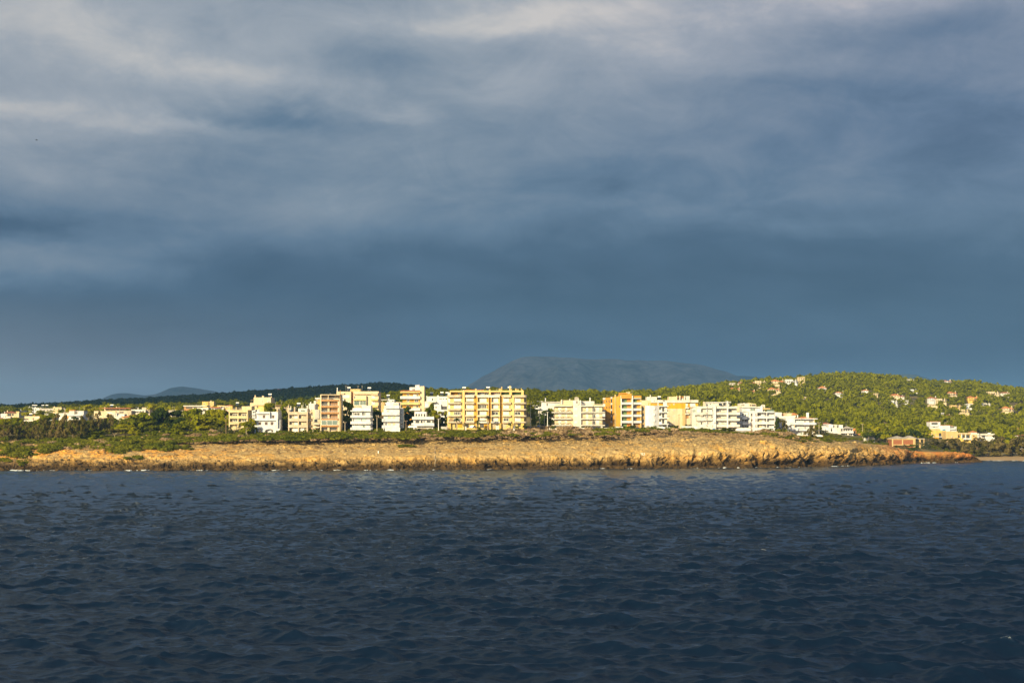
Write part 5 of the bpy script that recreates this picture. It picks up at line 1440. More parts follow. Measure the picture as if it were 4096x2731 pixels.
b.part('pillar', [(985, 1000, 300, 700, .2, .6), (536, 552, 430, 500, -.6, -.2)], 'cream')

b = Bld('apartment_building', 'white block of stacked balconies below the headland crest, beside a terracotta house', 'building', 960, 'j', 1060, 820, base=8)
b.wall(1075, 1362, 495, 0, 14, 'white'); b.wall(1358, 1868, 505, 1.5, 14, 'white'); b.wall(1320, 1420, 432, 1, 8, 'white', yb=500); b.wall(1420, 1524, 432, 3, 9, 'offwhite', yb=505); b.wall(1568, 1648, 440, 2, 8, 'white', yb=510)
b.part('pier', [(1512, 1588, 500, 900, -.6, 1.5)], 'offwhite'); b.hip(1640, 1862, 520, 468, 0, 9, 'concrete', .1)
for k, yt in enumerate((585, 678, 770)):
    b.balc(1358, 1514, yt, yt + 45, 1.8, 'white', 1.5); b.balc(1588, 1870, yt, yt + 42, 1.9, 'white', 1.5)
for y in (535, 635, 730):
    b.win(1358, 1406, y, y + 50, 1.5, 'dframe'); b.win(1590, 1634, y, y + 45, 1.5, 'dframe')
    for x in (1655, 1710, 1760, 1815): b.win(x, x + 32, y, y + 42, 1.5, 'dframe')
b.win(1242, 1256, 530, 572, 0, 'dframe'); b.win(1064, 1080, 535, 570, 0, 'dframe'); b.part('parasol', [(1725, 1765, 655, 668, -.8, .8), (1728, 1762, 645, 655, -.6, .6)], 'canvas')

b = Bld('house', 'terracotta rendered house with tall chimney right of the stacked white balconies', 'house', 975, 'j', 1862, 780, base=8)
b.wall(1862, 1950, 520, 2, 11, 'terracotta'); b.wall(1948, 2036, 520, 0, 11, 'terracotta'); b.chim(1984, 2014, 480, 525, 1, 'terracotta'); b.balc(1868, 1938, 640, 668, 2, 'lightgrey', 2); b.balc(1868, 1938, 740, 765, 2, 'lightgrey', 2); b.win(1880, 1930, 680, 722, 2, 'dframe')
for y in (580, 680): b.win(1958, 1975, y, y + 42, 0, 'dframe'); b.win(1982, 1998, y, y + 42, 0, 'dframe')
b.win(1884, 1935, 575, 625, 2, 'dframe')

b = Bld('house', 'white house with dark red roof behind the stacked white balconies', 'house', 1010, 'j', 1125, 490, base=10)
b.wall(1130, 1375, 425, 0, 9, 'white'); b.hip(1165, 1372, 425, 382, 1, 8, 'redtile', .2); b.chim(1136, 1152, 368, 420, 1, 'white'); b.win(1190, 1310, 440, 462, 0, 'dframe', mul=2)

b = Bld('house', 'unfinished brick house in a bare concrete frame with grey hipped roofs', 'house', 850, 'k', 430, 500, base=5)
b.part('wall', [(440, 768, 392, 560, .3, 11)], 'brick'); b.part('concrete_frame', [(430, 448, 375, 580, 0, .5), (576, 592, 378, 580, 0, .5), (738, 772, 375, 580, -.02, 11.2), (430, 772, 372, 394, 0, 11.2), (432, 770, 462, 474, .1, .4)], 'sand')
b.hip(436, 632, 374, 338, 0, 11, 'concrete', .4); b.hip(640, 792, 374, 334, .4, 12, 'concrete', .4); b.part('porch_roof', [(790, 915, 374, 386, 1, 9)], 'concrete'); b.part('pillar', [(835, 856, 386, 560, 1.2, 2), (898, 910, 386, 560, 1.2, 1.8)], 'sand')

b = Bld('apartment_building', 'yellow and white stepped block with red edged roof among the right hand trees', 'building', 1020, 'k', 970, 400, base=8)
b.wall(992, 1140, 130, 1, 10, 'white', yb=265); b.wall(1136, 1280, 182, .5, 11, 'white'); b.wall(1278, 1384, 200, 2, 11, 'lightgrey'); b.wall(980, 1215, 262, 0, 12, 'yellow', parapet=False); b.part('lower_storey', [(978, 1112, 352, 430, -.2, 0)], 'mustard')
b.part('roof_edge', [(990, 1142, 126, 134, .8, 10), (1136, 1282, 178, 186, .3, 11), (1276, 1330, 186, 196, 1.8, 10)], 'redtile')
b.slab(1000, 1130, 232, 262, 1.0, 'sand', 1); b.balc(994, 1100, 182, 200, 1.0, 'white', 1); b.slab(1105, 1245, 345, 356, 1.6, 'lightgrey'); b.rail(1108, 1240, 325, 345, -1.5, 'rail', None, 1.0); b.slab(960, 1110, 346, 356, .8, 'offwhite')
b.win(1004, 1022, 306, 328); b.win(1060, 1074, 306, 328); b.shut(1168, 1212, 240, 284, .5, 'bluedoor'); b.win(1110, 1148, 295, 345, 0, 'dframe'); b.win(1170, 1212, 292, 345, 0, 'dframe'); b.win(1010, 1100, 145, 172, 1, 'dframe', mul=1); b.win(1115, 1210, 362, 400, 0, 'dframe', mul=2); b.win(1036, 1062, 200, 214, 1, 'dframe'); b.balc(1275, 1360, 225, 248, 1.2, 'lightgrey', 2); b.win(1285, 1350, 205, 222, 2, 'dframe')

b = Bld('house', 'pale yellow flat roofed house joined right of the stepped yellow block', 'house', 1000, 'k', 1212, 420, base=8)
b.wall(1215, 1388, 272, 0, 9, 'sand'); b.wall(1386, 1584, 294, 1.2, 9, 'yellow'); b.slab(1386, 1580, 294, 312, 1.4, 'cream2', 1.2, 'roof_slab'); b.balc(1470, 1580, 372, 390, 1.5, 'white', 1.2); b.part('pillar', [(1440, 1452, 312, 372, 0, .3), (1500, 1510, 312, 372, 0, .3), (1570, 1580, 312, 372, 0, .3)], 'white')  # darker sand on the left wall stands in for dim shade
b.win(1296, 1312, 338, 360); b.win(1400, 1425, 332, 366, 1.2, 'dframe'); b.win(1448, 1498, 326, 366, 1.2, 'dframe', mul=1); b.win(1515, 1568, 326, 370, 1.2, 'dframe', mul=1); b.shut(1290, 1320, 395, 420, 0, 'bluedoor')

b = Bld('house', 'small white house with brown roof right of the pale yellow flat roofed one', 'house', 1030, 'k', 1580, 390, base=8)
b.wall(1585, 1700, 300, 0, 9, 'offwhite'); b.wall(1590, 1680, 284, 2, 8, 'lightgrey', yb=300); b.hip(1592, 1678, 284, 262, 2, 8, 'tile', .3); b.part('flank', [(1590, 1670, 318, 420, -.3, 0)], 'sand')
b.win(1610, 1630, 330, 350, -.3, 'dframe'); b.win(1690, 1698, 320, 345, 0, 'dframe')

b = Bld('house', 'low white house with wide flat roof slab among the right hand trees', 'house', 1040, 'k', 1710, 400, base=8)
b.wall(1720, 1930, 320, 1, 9, 'white'); b.slab(1715, 1942, 305, 328, 1.5, 'offwhite', 1, 'roof_slab'); b.win(1745, 1790, 335, 362, 1, 'dframe', mul=1); b.shut(1830, 1900, 336, 380, 1, 'shutw'); b.part('heater', [(1850, 1885, 292, 306, 3, 4)], 'steel')

b = Bld('house', 'white house with red roof at the right edge behind the beach trees', 'house', 960, 'k', 2250, 420, base=8)
b.wall(2250, 2480, 335, 0, 10, 'white', parapet=False); b.hip(2265, 2480, 335, 318, 0, 9, 'redtile', .3)
b.win(2275, 2300, 345, 365); b.win(2325, 2345, 345, 365); b.balc(2255, 2400, 365, 382, 1.3, 'white'); b.win(2290, 2340, 388, 410, 0, 'dframe')

b = Bld('shed', 'small grey concrete hut on the slope left of the brick house', 'hut', 870, 'k', 95, 390, base=4)
b.part('wall', [(98, 166, 350, 430, 0, 5)], 'stone'); b.part('roof', [(94, 172, 336, 352, -.4, 5.4)], 'concrete'); b.win(112, 128, 362, 376, 0, 'dframe')

# --- left hand town
b = Bld('house', 'white and cream house with red tiled roof at the left edge', 'house', 1080, 'a', 0, 700, base=9)
b.wall(0, 90, 618, 1, 9, 'lightgrey'); b.wall(88, 270, 605, 0, 10, 'cream', parapet=False); b.hip(62, 220, 606, 583, -1, 9, 'redtile', .2); b.wall(220, 268, 588, 1, 9, 'sand'); b.balc(90, 160, 660, 690, 1.5, 'offwhite'); b.win(105, 160, 618, 655, 0, 'dframe', mul=1); b.win(36, 50, 655, 672, 1); b.win(60, 88, 652, 675, 1); b.chim(92, 104, 572, 610, 1, 'cream'); b.win(170, 195, 620, 650, 0, 'dframe'); b.chim(48, 58, 590, 620, 2, 'white')
b.hip(-60, 75, 700, 678, -2, 3, 'redtile', .2)

b = Bld('house', 'cream house with scalloped white awning above the tamarisks', 'house', 900, 'a', 270, 790, base=6)
b.wall(335, 615, 655, 2, 10, 'cream', yb=720); b.wall(280, 590, 712, 0, 10, 'offwhite'); b.part('terrace_wall', [(272, 335, 690, 718, -.5, 2)], 'stone')
mb = MB()
for i in range(7):
    x0, x1 = b.X(318 + 37 * i), b.X(318 + 37 * (i + 1))
    mb.prism([(x0, b.Z(730)), (x0, b.Z(752)), ((x0 * 3 + x1) / 4, b.Z(744)), ((x0 + x1) / 2, b.Z(741)), ((x0 + x1 * 3) / 4, b.Z(744)), (x1, b.Z(752)), (x1, b.Z(730))][::-1], -1.6, -.02, 'y')
mb.build('awning', M['canvas'], b.root)
b.win(345, 392, 690, 712, 2, 'dframe', mul=1); b.win(450, 466, 680, 715, 2, 'dframe'); b.win(330, 400, 755, 785, 0, 'dframe'); b.shut(430, 470, 752, 785, 0, 'shuto', 'panel'); b.win(520, 570, 752, 780, 0, 'dframe'); b.chim(466, 480, 638, 660, 2.2, 'tile'); b.part('roof_parapet', [(485, 615, 668, 680, 1.7, 1.9)], 'white')

b = Bld('house', 'plain white flat roofed building right of the scalloped awning house', 'house', 960, 'a', 632, 700, base=8)
b.wall(632, 792, 628, 0, 9, 'lightgrey'); b.win(720, 785, 660, 690, 0, 'dframe', mul=2); b.chim(780, 790, 612, 635, 1, 'white')

b = Bld('house', 'white stepped house with orange door panel and small red roof edge', 'house', 940, 'a', 830, 720, base=8)
b.wall(832, 990, 612, 1, 10, 'offwhite'); b.wall(985, 1060, 575, 0, 8, 'offwhite'); b.wall(1055, 1190, 580, .5, 9, 'lightgrey'); b.part('roof_edge', [(985, 1075, 568, 578, -.4, 8)], 'tile'); b.balc(970, 1190, 632, 650, 1.5, 'white'); b.slab(985, 1180, 690, 705, 1.4, 'white'); b.shut(930, 972, 640, 690, 1, 'shuto', 'panel'); b.win(1060, 1100, 590, 625, .5, 'dframe', mul=1); b.win(1130, 1175, 655, 680, .5, 'dframe'); b.win(1040, 1055, 660, 680, 0, 'dframe'); b.shut(840, 925, 655, 695, 1, 'shutw'); b.part('flank', [(990, 1050, 650, 690, -.3, 0)], 'white')

b = Bld('apartment_building', 'long cream building with dark brown pergola roof on its top terrace', 'building', 1000, 'a', 1340, 690, base=9)
b.wall(1340, 1650, 582, 0, 12, 'cream'); b.wall(1645, 1868, 575, .5, 12, 'beige'); b.wall(1470, 1660, 545, 3, 10, 'cream', yb=580); b.part('pergola_roof', [(1480, 1862, 536, 548, -.4, 9), (1400, 1490, 540, 548, 1, 8)], 'redtile', None, 'dark brown pergola roof'); b.part('pergola_post', [(1700, 1706, 548, 575, 0, .3), (1780, 1786, 548, 575, 0, .3), (1850, 1856, 548, 575, 0, .3)], 'wood')
b.win(1670, 1780, 550, 572, 3, 'dframe', mul=2); b.win(1400, 1430, 620, 645); b.win(1500, 1530, 640, 660); b.shut(1530, 1600, 600, 620, 0, 'shutw'); b.win(1700, 1760, 592, 612, .5, 'dframe', mul=1); b.chim(1480, 1496, 525, 560, 1, 'cream'); b.chim(1636, 1650, 520, 545, 3, 'cream')

b = Bld('house', 'small white cube house in front of the long pergola roofed building', 'house', 930, 'a', 1590, 730, base=6)
b.wall(1592, 1732, 655, 0, 8, 'offwhite'); b.wall(1588, 1660, 610, 1, 7, 'offwhite'); b.wall(1655, 1762, 625, 2, 8, 'lightgrey'); b.win(1625, 1650, 618, 640, 1); b.part('air_conditioner', [(1620, 1650, 645, 658, -.5, 0)], 'offwhite'); b.win(1700, 1722, 680, 705, 0, 'dframe')

b = Bld('house', 'house with wide orange tiled roof between the pines on the left', 'house', 900, 'a', 1730, 730, base=6)
b.wall(1735, 1990, 665, 0, 10, 'sand', parapet=False); b.wall(1990, 2140, 660, 1, 10, 'cream', parapet=False); b.hip(1755, 2135, 664, 628, -.5, 10, 'tile', .5); b.win(1770, 1890, 680, 705, 0, 'dframe', mul=3); b.slab(1735, 1900, 712, 728, 1.2, 'sand'); b.win(2050, 2090, 680, 700, 1, 'dframe'); b.chim(1812, 1824, 612, 660, 1, 'cream'); b.chim(1940, 1954, 615, 650, 1, 'cream')

b = Bld('apartment_building', 'grey white concrete block with roof tanks right of the pergola building', 'building', 1040, 'a', 1868, 620, base=10)
b.wall(1868, 2075, 560, 0, 10, 'offwhite'); b.wall(2012, 2125, 530, 2, 10, 'beige'); b.slab(1870, 2000, 578, 590, 1.4, 'white'); b.win(1900, 1970, 592, 608, 0, 'dframe', mul=2); b.win(2030, 2050, 580, 600, 0, 'dframe'); b.chim(1955, 1968, 535, 562, 1, 'offwhite'); b.chim(2078, 2090, 520, 535, 3, 'offwhite'); b.win(2080, 2120, 590, 615, 1.9, 'dframe')

for i, (x0, x1, yt, yb_, m_, lb) in enumerate([(398, 470, 530, 600, 'lightgrey', 'leftmost grey hilltop block beyond the left town'), (478, 560, 536, 605, 'lightgrey', 'pale grey hilltop block with roof heaters, second from the left'), (560, 755, 545, 610, 'grey', 'long dull grey block in the middle of the left hilltop row'),
                                              (752, 878, 528, 600, 'cream2', 'tallest cream block at the right of the left hilltop row'), (890, 985, 556, 610, 'beige', 'low beige block right of the left hilltop row'), (272, 318, 575, 630, 'white', 'narrow white block behind the left edge red roofed house')]):
    b = Bld('apartment_building', lb, 'building', 1290 if i < 5 else 1150, 'a', x0, yb_, 'blocks on the left hilltop', base=14)
    b.wall(x0, x1, yt, 0, 12, m_)
    n_w = max(1, int((x1 - x0) / 45))
    for j in range(n_w):
        xa = x0 + (x1 - x0) * (j + .25) / n_w
        b.win(xa, xa + 16, yt + 18, yt + 34, 0, 'dframe')
    b.chim(x0 + 12, x0 + 22, yt - 16, yt, 1, m_)
for x, lb in ((457, 'leftmost'), (492, 'second'), (592, 'largest'), (650, 'fourth')):
    solar_heater(x * .28063, 1480 + 545 * .28063 - 6, 1292, lb + ' solar water heater along the left hilltop roofs', 3, 2.2)
solar_heater(440, 1628, 1002, 'solar water heater on the pergola roofed building', 4, 2.2)
solar_heater(114, 1664, 902, 'solar water heater on the scalloped awning house', 4, 1.8)

b = Bld('house', 'small grey unrendered block above the pines left of the long terraced building', 'house', 960, 'b', 390, 665, base=8)
b.wall(395, 490, 608, 0, 9, 'beige'); b.wall(438, 568, 570, 1, 9, 'concrete'); b.win(450, 490, 615, 640, 1, 'dframe'); b.wall(565, 660, 578, 2, 9, 'offwhite'); b.win(580, 640, 600, 612, 2, 'dframe', mul=2)
b = Bld('apartment_building', 'long building with brown upper wall and roof plants behind the bright pines', 'building', 980, 'b', 658, 660, base=9)
b.wall(662, 790, 515, 0, 12, 'brown', parapet=False); b.wall(788, 1012, 535, -.5, 12, 'offwhite'); b.part('roof_slab', [(656, 990, 504, 518, -.8, 12)], 'offwhite'); b.win(690, 780, 525, 548, 0, 'dframe', mul=2); b.win(800, 905, 522, 534, -.2, 'dframe', mul=2); b.win(815, 850, 560, 580, -.5, 'dframe'); b.win(930, 980, 550, 590, -.5); b.slab(800, 900, 590, 602, 1.0, 'shutt', -.5); b.rail(700, 920, 488, 504, 1, 'rail', None, 1.2)
b = Bld('house', 'square yellow roof house above the long brown walled building', 'house', 1040, 'b', 920, 505, base=12)
b.wall(920, 1010, 448, 0, 8, 'yellow'); b.wall(1008, 1085, 446, 1, 8, 'sand'); b.win(940, 962, 470, 490); b.chim(1036, 1048, 430, 450, 1, 'cream')
b = Bld('apartment_building', 'low mixed white and grey flats with red roof edges, left of the cream pillared block', 'building', 880, 'b', 1010, 655, base=8)
b.wall(1015, 1085, 575, -.5, 10, 'offwhite'); b.wall(1082, 1215, 582, 0, 10, 'beige'); b.wall(1035, 1215, 535, 3, 11, 'lightgrey', yb=580); b.part('red_roof', [(1030, 1180, 522, 538, 2.4, 9)], 'redtile'); b.wall(1110, 1330, 500, 5, 13, 'yellow', parapet=False); b.hip(1235, 1330, 502, 490, 5, 12, 'redtile', .3); b.part('pink_wall', [(1240, 1300, 560, 700, 2, 9)], 'pink'); b.win(1030, 1078, 595, 625, -.5, 'frame', 'glass', 2); b.win(1130, 1300, 512, 530, 5, 'frame', 'glass', 4); b.win(1090, 1170, 545, 570, 3, 'dframe', mul=2)
solar_heater(943, 1620, 885, 'solar water heater above the flats left of the cream pillared block', 5, 1.8)

b = Bld('house', 'low cream house behind the lime pine and right of the arcaded white house', 'house', 760, 'c', 1340, 740, base=9)
b.wall(1345, 1500, 662, 0, 9, 'cream'); b.chim(1484, 1500, 618, 665, 1, 'cream'); b.chim(1648, 1668, 605, 665, 1, 'offwhite'); b.wall(1600, 1660, 655, 1, 8, 'offwhite'); b.win(1370, 1410, 672, 690)
b = Bld('house', 'stone terrace house with vine pergola on the slope behind the lime pines', 'house', 830, 'c', 1200, 650, base=10)
b.wall(1210, 1620, 600, 0, 8, 'stone'); b.part('pergola', [(1280, 1525, 585, 596, -2, 3), (1290, 1296, 596, 640, -1.8, -1.6), (1400, 1406, 596, 640, -1.8, -1.6), (1510, 1516, 596, 640, -1.8, -1.6)], 'wood'); b.chim(1608, 1618, 560, 605, 1, 'stone'); b.win(1460, 1500, 612, 632, 0, 'dframe')
b = Bld('house', 'small yellow house between the arcaded white house and the beige block', 'house', 705, 'c', 1360, 1010, base=6)
b.wall(1368, 1472, 890, 0, 8, 'yellow'); b.wall(1470, 1505, 925, 1, 8, 'cream'); b.win(1420, 1440, 910, 950, 0, 'dframe'); b.chim(1366, 1380, 872, 895, 1, 'cream')

for px_, py_, D_, lb in ((1392, 1562, 707, 'solar water heater on the left wing of the two winged cream block'), (1474, 1563, 707, 'solar water heater on the right wing of the two winged cream block'), (1550, 1592, 747, 'solar water heater on the low canopied block'),
                         (1725, 1583, 725, 'solar water heater leftmost on the pale terraced block'), (1766, 1581, 725, 'large solar water heater in the middle of the pale terraced block'), (1787, 1582, 725, 'solar water heater nearest the long yellow block'),
                         (1741, 1612, 720, 'solar water heater on the white cube of the pale terraced block'), (1190, 1626, 672, 'solar water heater on the beige roller shutter block'), (1075, 1588, 738, 'solar water heater on the plain cream block'),
                         (2640, 1598, 740, 'solar water heater on the mustard topped block')):
    solar_heater(px_, py_, D_, lb, 3.5)


# --- villas on the hills
def villa(x0, x1, yt, yb_, roof, mat, label, far=False, cat='villa'):
    pc = (x0 + x1) / 2
    D = solve(pc, yb_ + (12 if not far else 6), 1100 if not far else 1300, 2450)
    if D is None:
        ds = np.arange(1200.0, 2450.0, 10.0)
        D = float(ds[np.argmin(row_of(ground_z(np.full(len(ds), pc), ds), ds))]) - 20
    b = Bld('villa', label, cat, D, 'p', x0, yb_, 'villas on the left hill' if far else 'villas on the right hill', base=7)
    b.front = 44
    w_, h = x1 - x0, yb_ - yt
    dp = max(6.0, min(11.0, w_ * D / F * .6))
    ye = yt + (h * .30 if roof in ('tile', 'redtile') else 0)
    if w_ > 34:
        xm = x0 + w_ * random.uniform(.52, .64)
        b.wall(x0, xm, ye, 0, dp, mat, parapet=roof == 'flat'); b.wall(xm - .5, x1, ye + h * .16, 1.2, dp, mat, parapet=True)
        if roof != 'flat': b.hip(x0, xm, ye, yt, 0, dp, roof, .5); b.hip(xm, x1, ye + h * .16, yt + h * .16, 1.2, dp, roof, .4)
        b.balc(x0 + w_ * .08, x0 + w_ * .5, ye + h * .30, ye + h * .42, 1.4, mat)
    else:
        b.wall(x0, x1, ye, 0, dp, mat, parapet=roof == 'flat')
        if roof != 'flat': b.hip(x0, x1, ye, yt, 0, dp, roof, .5)
        else: b.slab(x0 - 1, x1 + 1, ye - 1, ye + 1.2, 1.0, mat, 0, 'roof_slab')
    n_w = max(2, int(w_ / 9))
    for r_ in ((.36, .54), (.66, .86)) if h > 15 else ((.45, .72),):
        for j in range(n_w):
            xa = x0 + w_ * (j + .3) / n_w
            b.win(xa, xa + min(4.2, w_ / n_w * .5), ye + (yb_ - ye) * (r_[0] - .2), ye + (yb_ - ye) * (r_[1] - .2), 0, 'dframe')
    b.chim(x1 - 5.5, x1 - 3.0, yt - 2, ye + 2, dp * .5, mat)


for a in [(2830, 2855, 1560, 1571, 'tile', 'cream', 'small tiled villa at the left foot of the right hill'), (2917, 2964, 1549, 1566, 'tile', 'cream', 'orange roofed cream villa left of the hillside villa group'), (2919, 2941, 1533, 1546, 'flat', 'offwhite', 'pale flat roofed villa leftmost on the ridge'),
          (2942, 2970, 1527, 1540, 'redtile', 'beige', 'dull red roofed villa on the ridge, second from the left'), (2984, 3023, 1558, 1575, 'tile', 'cream', 'broad orange roofed villa below the ridge wall'), (2999, 3021, 1528, 1546, 'redtile', 'beige', 'beige villa with dark roof left of the big ridge house'),
          (3022, 3064, 1523, 1545, 'flat', 'cream', 'large cream terraced house on the ridge'), (3075, 3123, 1549, 1569, 'tile', 'cream', 'wide cream villa below the pink roofed ridge pair'), (3086, 3139, 1517, 1540, 'tile', 'cream', 'pale pink tiled twin gabled house on the ridge'),
          (3144, 3190, 1517, 1538, 'flat', 'white', 'white terraced house on the ridge left of the tower house'), (3192, 3219, 1509, 1537, 'flat', 'cream2', 'tall cream tower house at the right end of the ridge row'), (3276, 3305, 1544, 1566, 'tile', 'white', 'white villa with orange roof alone below the summit'),
          (2893, 2916, 1579, 1588, 'tile', 'cream', 'tiny gabled villa half sunk in pines on the lower left slope'), (2932, 2944, 1576, 1583, 'flat', 'beige', 'tiny beige roof among pines below the orange roofed cream villa'), (3217, 3228, 1588, 1596, 'flat', 'cream', 'tiny cream twin cube alone in the middle of the pines'),
          (3344, 3380, 1565, 1579, 'tile', 'white', 'orange roofed white villa at the centre of the right hill'), (3451, 3473, 1557, 1571, 'tile', 'white', 'narrow white villa with pink roof below the summit'), (3484, 3512, 1574, 1587, 'flat', 'cream', 'cream bungalow right of the narrow white villa'),
          (3564, 3598, 1575, 1593, 'tile', 'cream', 'orange roofed villa of the middle right slope'), (3597, 3617, 1581, 1595, 'redtile', 'offwhite', 'small pale annex beside the orange roofed middle villa'), (3555, 3593, 1601, 1623, 'flat', 'white', 'white cube house deep in the pines'),
          (3618, 3633, 1602, 1616, 'flat', 'lightgrey', 'narrow grey house right of the white cube house'), (3635, 3671, 1557, 1572, 'flat', 'white', 'long white flat roofed villa with row of windows'), (3627, 3657, 1518, 1529, 'flat', 'offwhite', 'low pale villa on the skyline'),
          (3772, 3808, 1519, 1534, 'redtile', 'white', 'white villa with red roof on the skyline'), (3792, 3830, 1565, 1584, 'tile', 'beige', 'steep orange roofed house on the right slope'), (3715, 3750, 1585, 1606, 'redtile', 'white', 'bright white gabled house left of the long cream terraces'),
          (3748, 3787, 1594, 1613, 'flat', 'cream', 'long cream terraced villa on the right slope'), (3872, 3916, 1583, 1604, 'tile', 'yellow', 'yellow gabled house of the right slope'), (3953, 4000, 1566, 1584, 'flat', 'cream', 'cream villa with flat wings near the right edge'),
          (4004, 4038, 1567, 1580, 'redtile', 'offwhite', 'red roofed low villa near the right skyline'), (4014, 4056, 1624, 1649, 'tile', 'cream', 'broad cream chalet near the right edge'), (3804, 3848, 1620, 1635, 'flat', 'sand', 'sand coloured terraced houses on the lower right slope'),
          (3838, 3879, 1637, 1654, 'flat', 'cream2', 'cream block below the sand coloured terraces'), (3865, 3889, 1615, 1626, 'flat', 'white', 'little white house above the cream block'), (3929, 3965, 1612, 1625, 'flat', 'offwhite', 'low pale houses left of the broad chalet'),
          (3716, 3750, 1618, 1627, 'flat', 'cream', 'low cream wall house under the long cream terraces'), (3760, 3775, 1652, 1662, 'flat', 'white', 'tiny white house left of the stepped pink ones'), (3788, 3806, 1657, 1676, 'redtile', 'cream', 'pink and cream stepped house deep in the pines'),
          (3807, 3823, 1673, 1687, 'flat', 'cream', 'tiny cream house below the pink stepped one'), (3682, 3709, 1693, 1700, 'flat', 'sand', 'low sand coloured house among pines left of the stepped yellow block'), (4062, 4082, 1712, 1724, 'tile', 'cream', 'orange roofed cottage at the right edge of the valley'),
          (2341, 2366, 1575, 1590, 'tile', 'white', 'white villa with orange roof on the wooded rise behind the black railed block'), (2626, 2646, 1574, 1583, 'flat', 'cream2', 'small cream house above the mustard topped block')]:
    villa(*a)
for a in [(636, 659, 1594, 1605, 'flat', 'cream', 'cream villa on the dark left hill below the rounded peak'), (692, 708, 1592, 1600, 'tile', 'beige', 'small brown roofed villa on the dark left hill'), (730, 746, 1593, 1606, 'flat', 'white', 'white cube villa on the dark left hill'), (779, 800, 1592, 1601, 'redtile', 'white', 'white red roofed villa high on the dark left hill'),
          (654, 677, 1617, 1627, 'tile', 'cream', 'cream villa low on the dark left hill'), (687, 711, 1614, 1626, 'flat', 'white', 'white stepped villa low on the dark left hill'), (866, 891, 1598, 1612, 'flat', 'white', 'white villa on the dark hill left of the plain cream block'), (631, 641, 1604, 1612, 'flat', 'lightgrey', 'tiny grey villa on the dark left hill'),
          (311, 324, 1608, 1617, 'tile', 'sand', 'tiny sand coloured villa on the far left skyline'), (328, 344, 1608, 1618, 'redtile', 'cream', 'red roofed villa on the far left skyline'), (478, 496, 1612, 1622, 'tile', 'beige', 'brown roofed villa left of the rounded peak'), (508, 524, 1618, 1627, 'flat', 'lightgrey', 'grey villa behind the concrete tank block'),
          (553, 568, 1600, 1609, 'redtile', 'white', 'white villa with red roof under the rounded peak'), (1134, 1146, 1596, 1606, 'tile', 'offwhite', 'tiny pale villa among the dark pines behind the beige block'), (978, 990, 1600, 1609, 'flat', 'white', 'tiny white villa left of the plain cream block roof')]:
    villa(*a, far=True)

# the church on the left skyline
D_ = 2380
b = Bld('church', 'cream church with square bell tower and low red dome on the left skyline', 'church', D_, 'c', 1250, 292, base=10)
b.front = 60
b.wall(1254, 1298, 222, 0, 5, 'cream', parapet=False); b.hip(1254, 1298, 222, 208, 0, 5, 'redtile', .4); b.wall(1298, 1440, 262, 1, 14, 'cream', parapet=False); b.hip(1300, 1440, 262, 248, 1, 14, 'redtile', .5)
mb = MB(); mb.ball((b.X(1365), 7, b.Z(248)), 4.2, 4.2, 3.2, 12, 6); mb.build('dome', M['redtile'], b.root)
mb = MB(); mb.tube((b.X(1365), 7, b.Z(262)), (b.X(1365), 7, b.Z(244)), 4.0, 4.0, 12); mb.build('drum', M['cream'], b.root)
b.win(1270, 1284, 232, 248, 0, 'dframe'); b.win(1330, 1342, 268, 282, 1, 'dframe'); b.win(1385, 1397, 268, 282, 1, 'dframe')
# ---------------------------------------------------------------- plants
def leaves(clumps, n, size, g, jit=0.42, flat=1.0, inner=0.72):
    """leaf faces scattered through ellipsoidal clumps: rows (x, y, z, rx, ry, rz)"""
    cl = np.asarray(clumps, float)
    k = len(cl) * n
    d = g.normal(size=(k, 3))
    d[:, 2] = np.where(d[:, 2] < -0.25, -d[:, 2] * 0.6, d[:, 2])
    d /= np.linalg.norm(d, axis=1, keepdims=True)
    c = np.repeat(cl, n, 0)
    p = c[:, :3] + d * c[:, 3:] * g.uniform(inner, 1.05, (k, 1))
    nn_ = d + g.normal(size=(k, 3)) * jit
    nn_ /= np.linalg.norm(nn_, axis=1, keepdims=True)
    t = np.cross(nn_, g.normal(size=(k, 3)))
    t /= np.linalg.norm(t, axis=1, keepdims=True) + 1e-9
    b = np.cross(nn_, t)
    s = size * g.uniform(0.6, 1.35, (k, 1))
    s2 = s * g.uniform(0.45, 0.9, (k, 1)) * flat
    v = np.stack([p - t * s - b * s2, p + t * s - b * s2, p + t * s + b * s2, p - t * s + b * s2], 1).reshape(-1, 3)
    return v


def quads(v):
    return np.arange(len(v)).reshape(-1, 4)


def trunk_mesh(name, h, r, lean, limbs, mat):
    mb = MB()
    pts = [(0, 0, -1.5), (lean * .2, 0, h * .35), (lean * .7, .1, h * .7), (lean, 0, h)]
    for i in range(3):
        mb.tube(pts[i], pts[i + 1], r * (1 - .25 * i), r * (1 - .25 * (i + 1)), 6)
    for (x, y, z) in limbs:
        mb.tube(pts[2], (x, y, z), r * .45, r * .15, 5)
    return mb.mesh(name, mat)


def crown_pine(g, wide, lowest):
    cl = []
    for i in range(17):
        t = g.random()
        z = lowest + (9.4 - lowest) * t
        rad = wide * math.sqrt(max(.06, 1 - ((t - .35) / .72) ** 2))
        a = g.random() * 6.28
        q = rad * math.sqrt(g.random()) * .85
        s = g.uniform(1.0, 1.75) * wide / 4.2
        cl.append((q * math.cos(a), q * math.sin(a), z, s * 1.25, s * 1.25, s * .72))
    return cl


PROTO = {}
gp = np.random.default_rng(11)


def add_proto(kind, mat, clumps, n, size, trunk, bark='bark', **kw):
    v = leaves(clumps, n, size, gp, **kw)
    i = len(PROTO.get(kind, []))
    PROTO.setdefault(kind, []).append((trunk_mesh('trunk', *trunk, M[bark]), mesh_np('crown', v, quads(v), M[mat])))


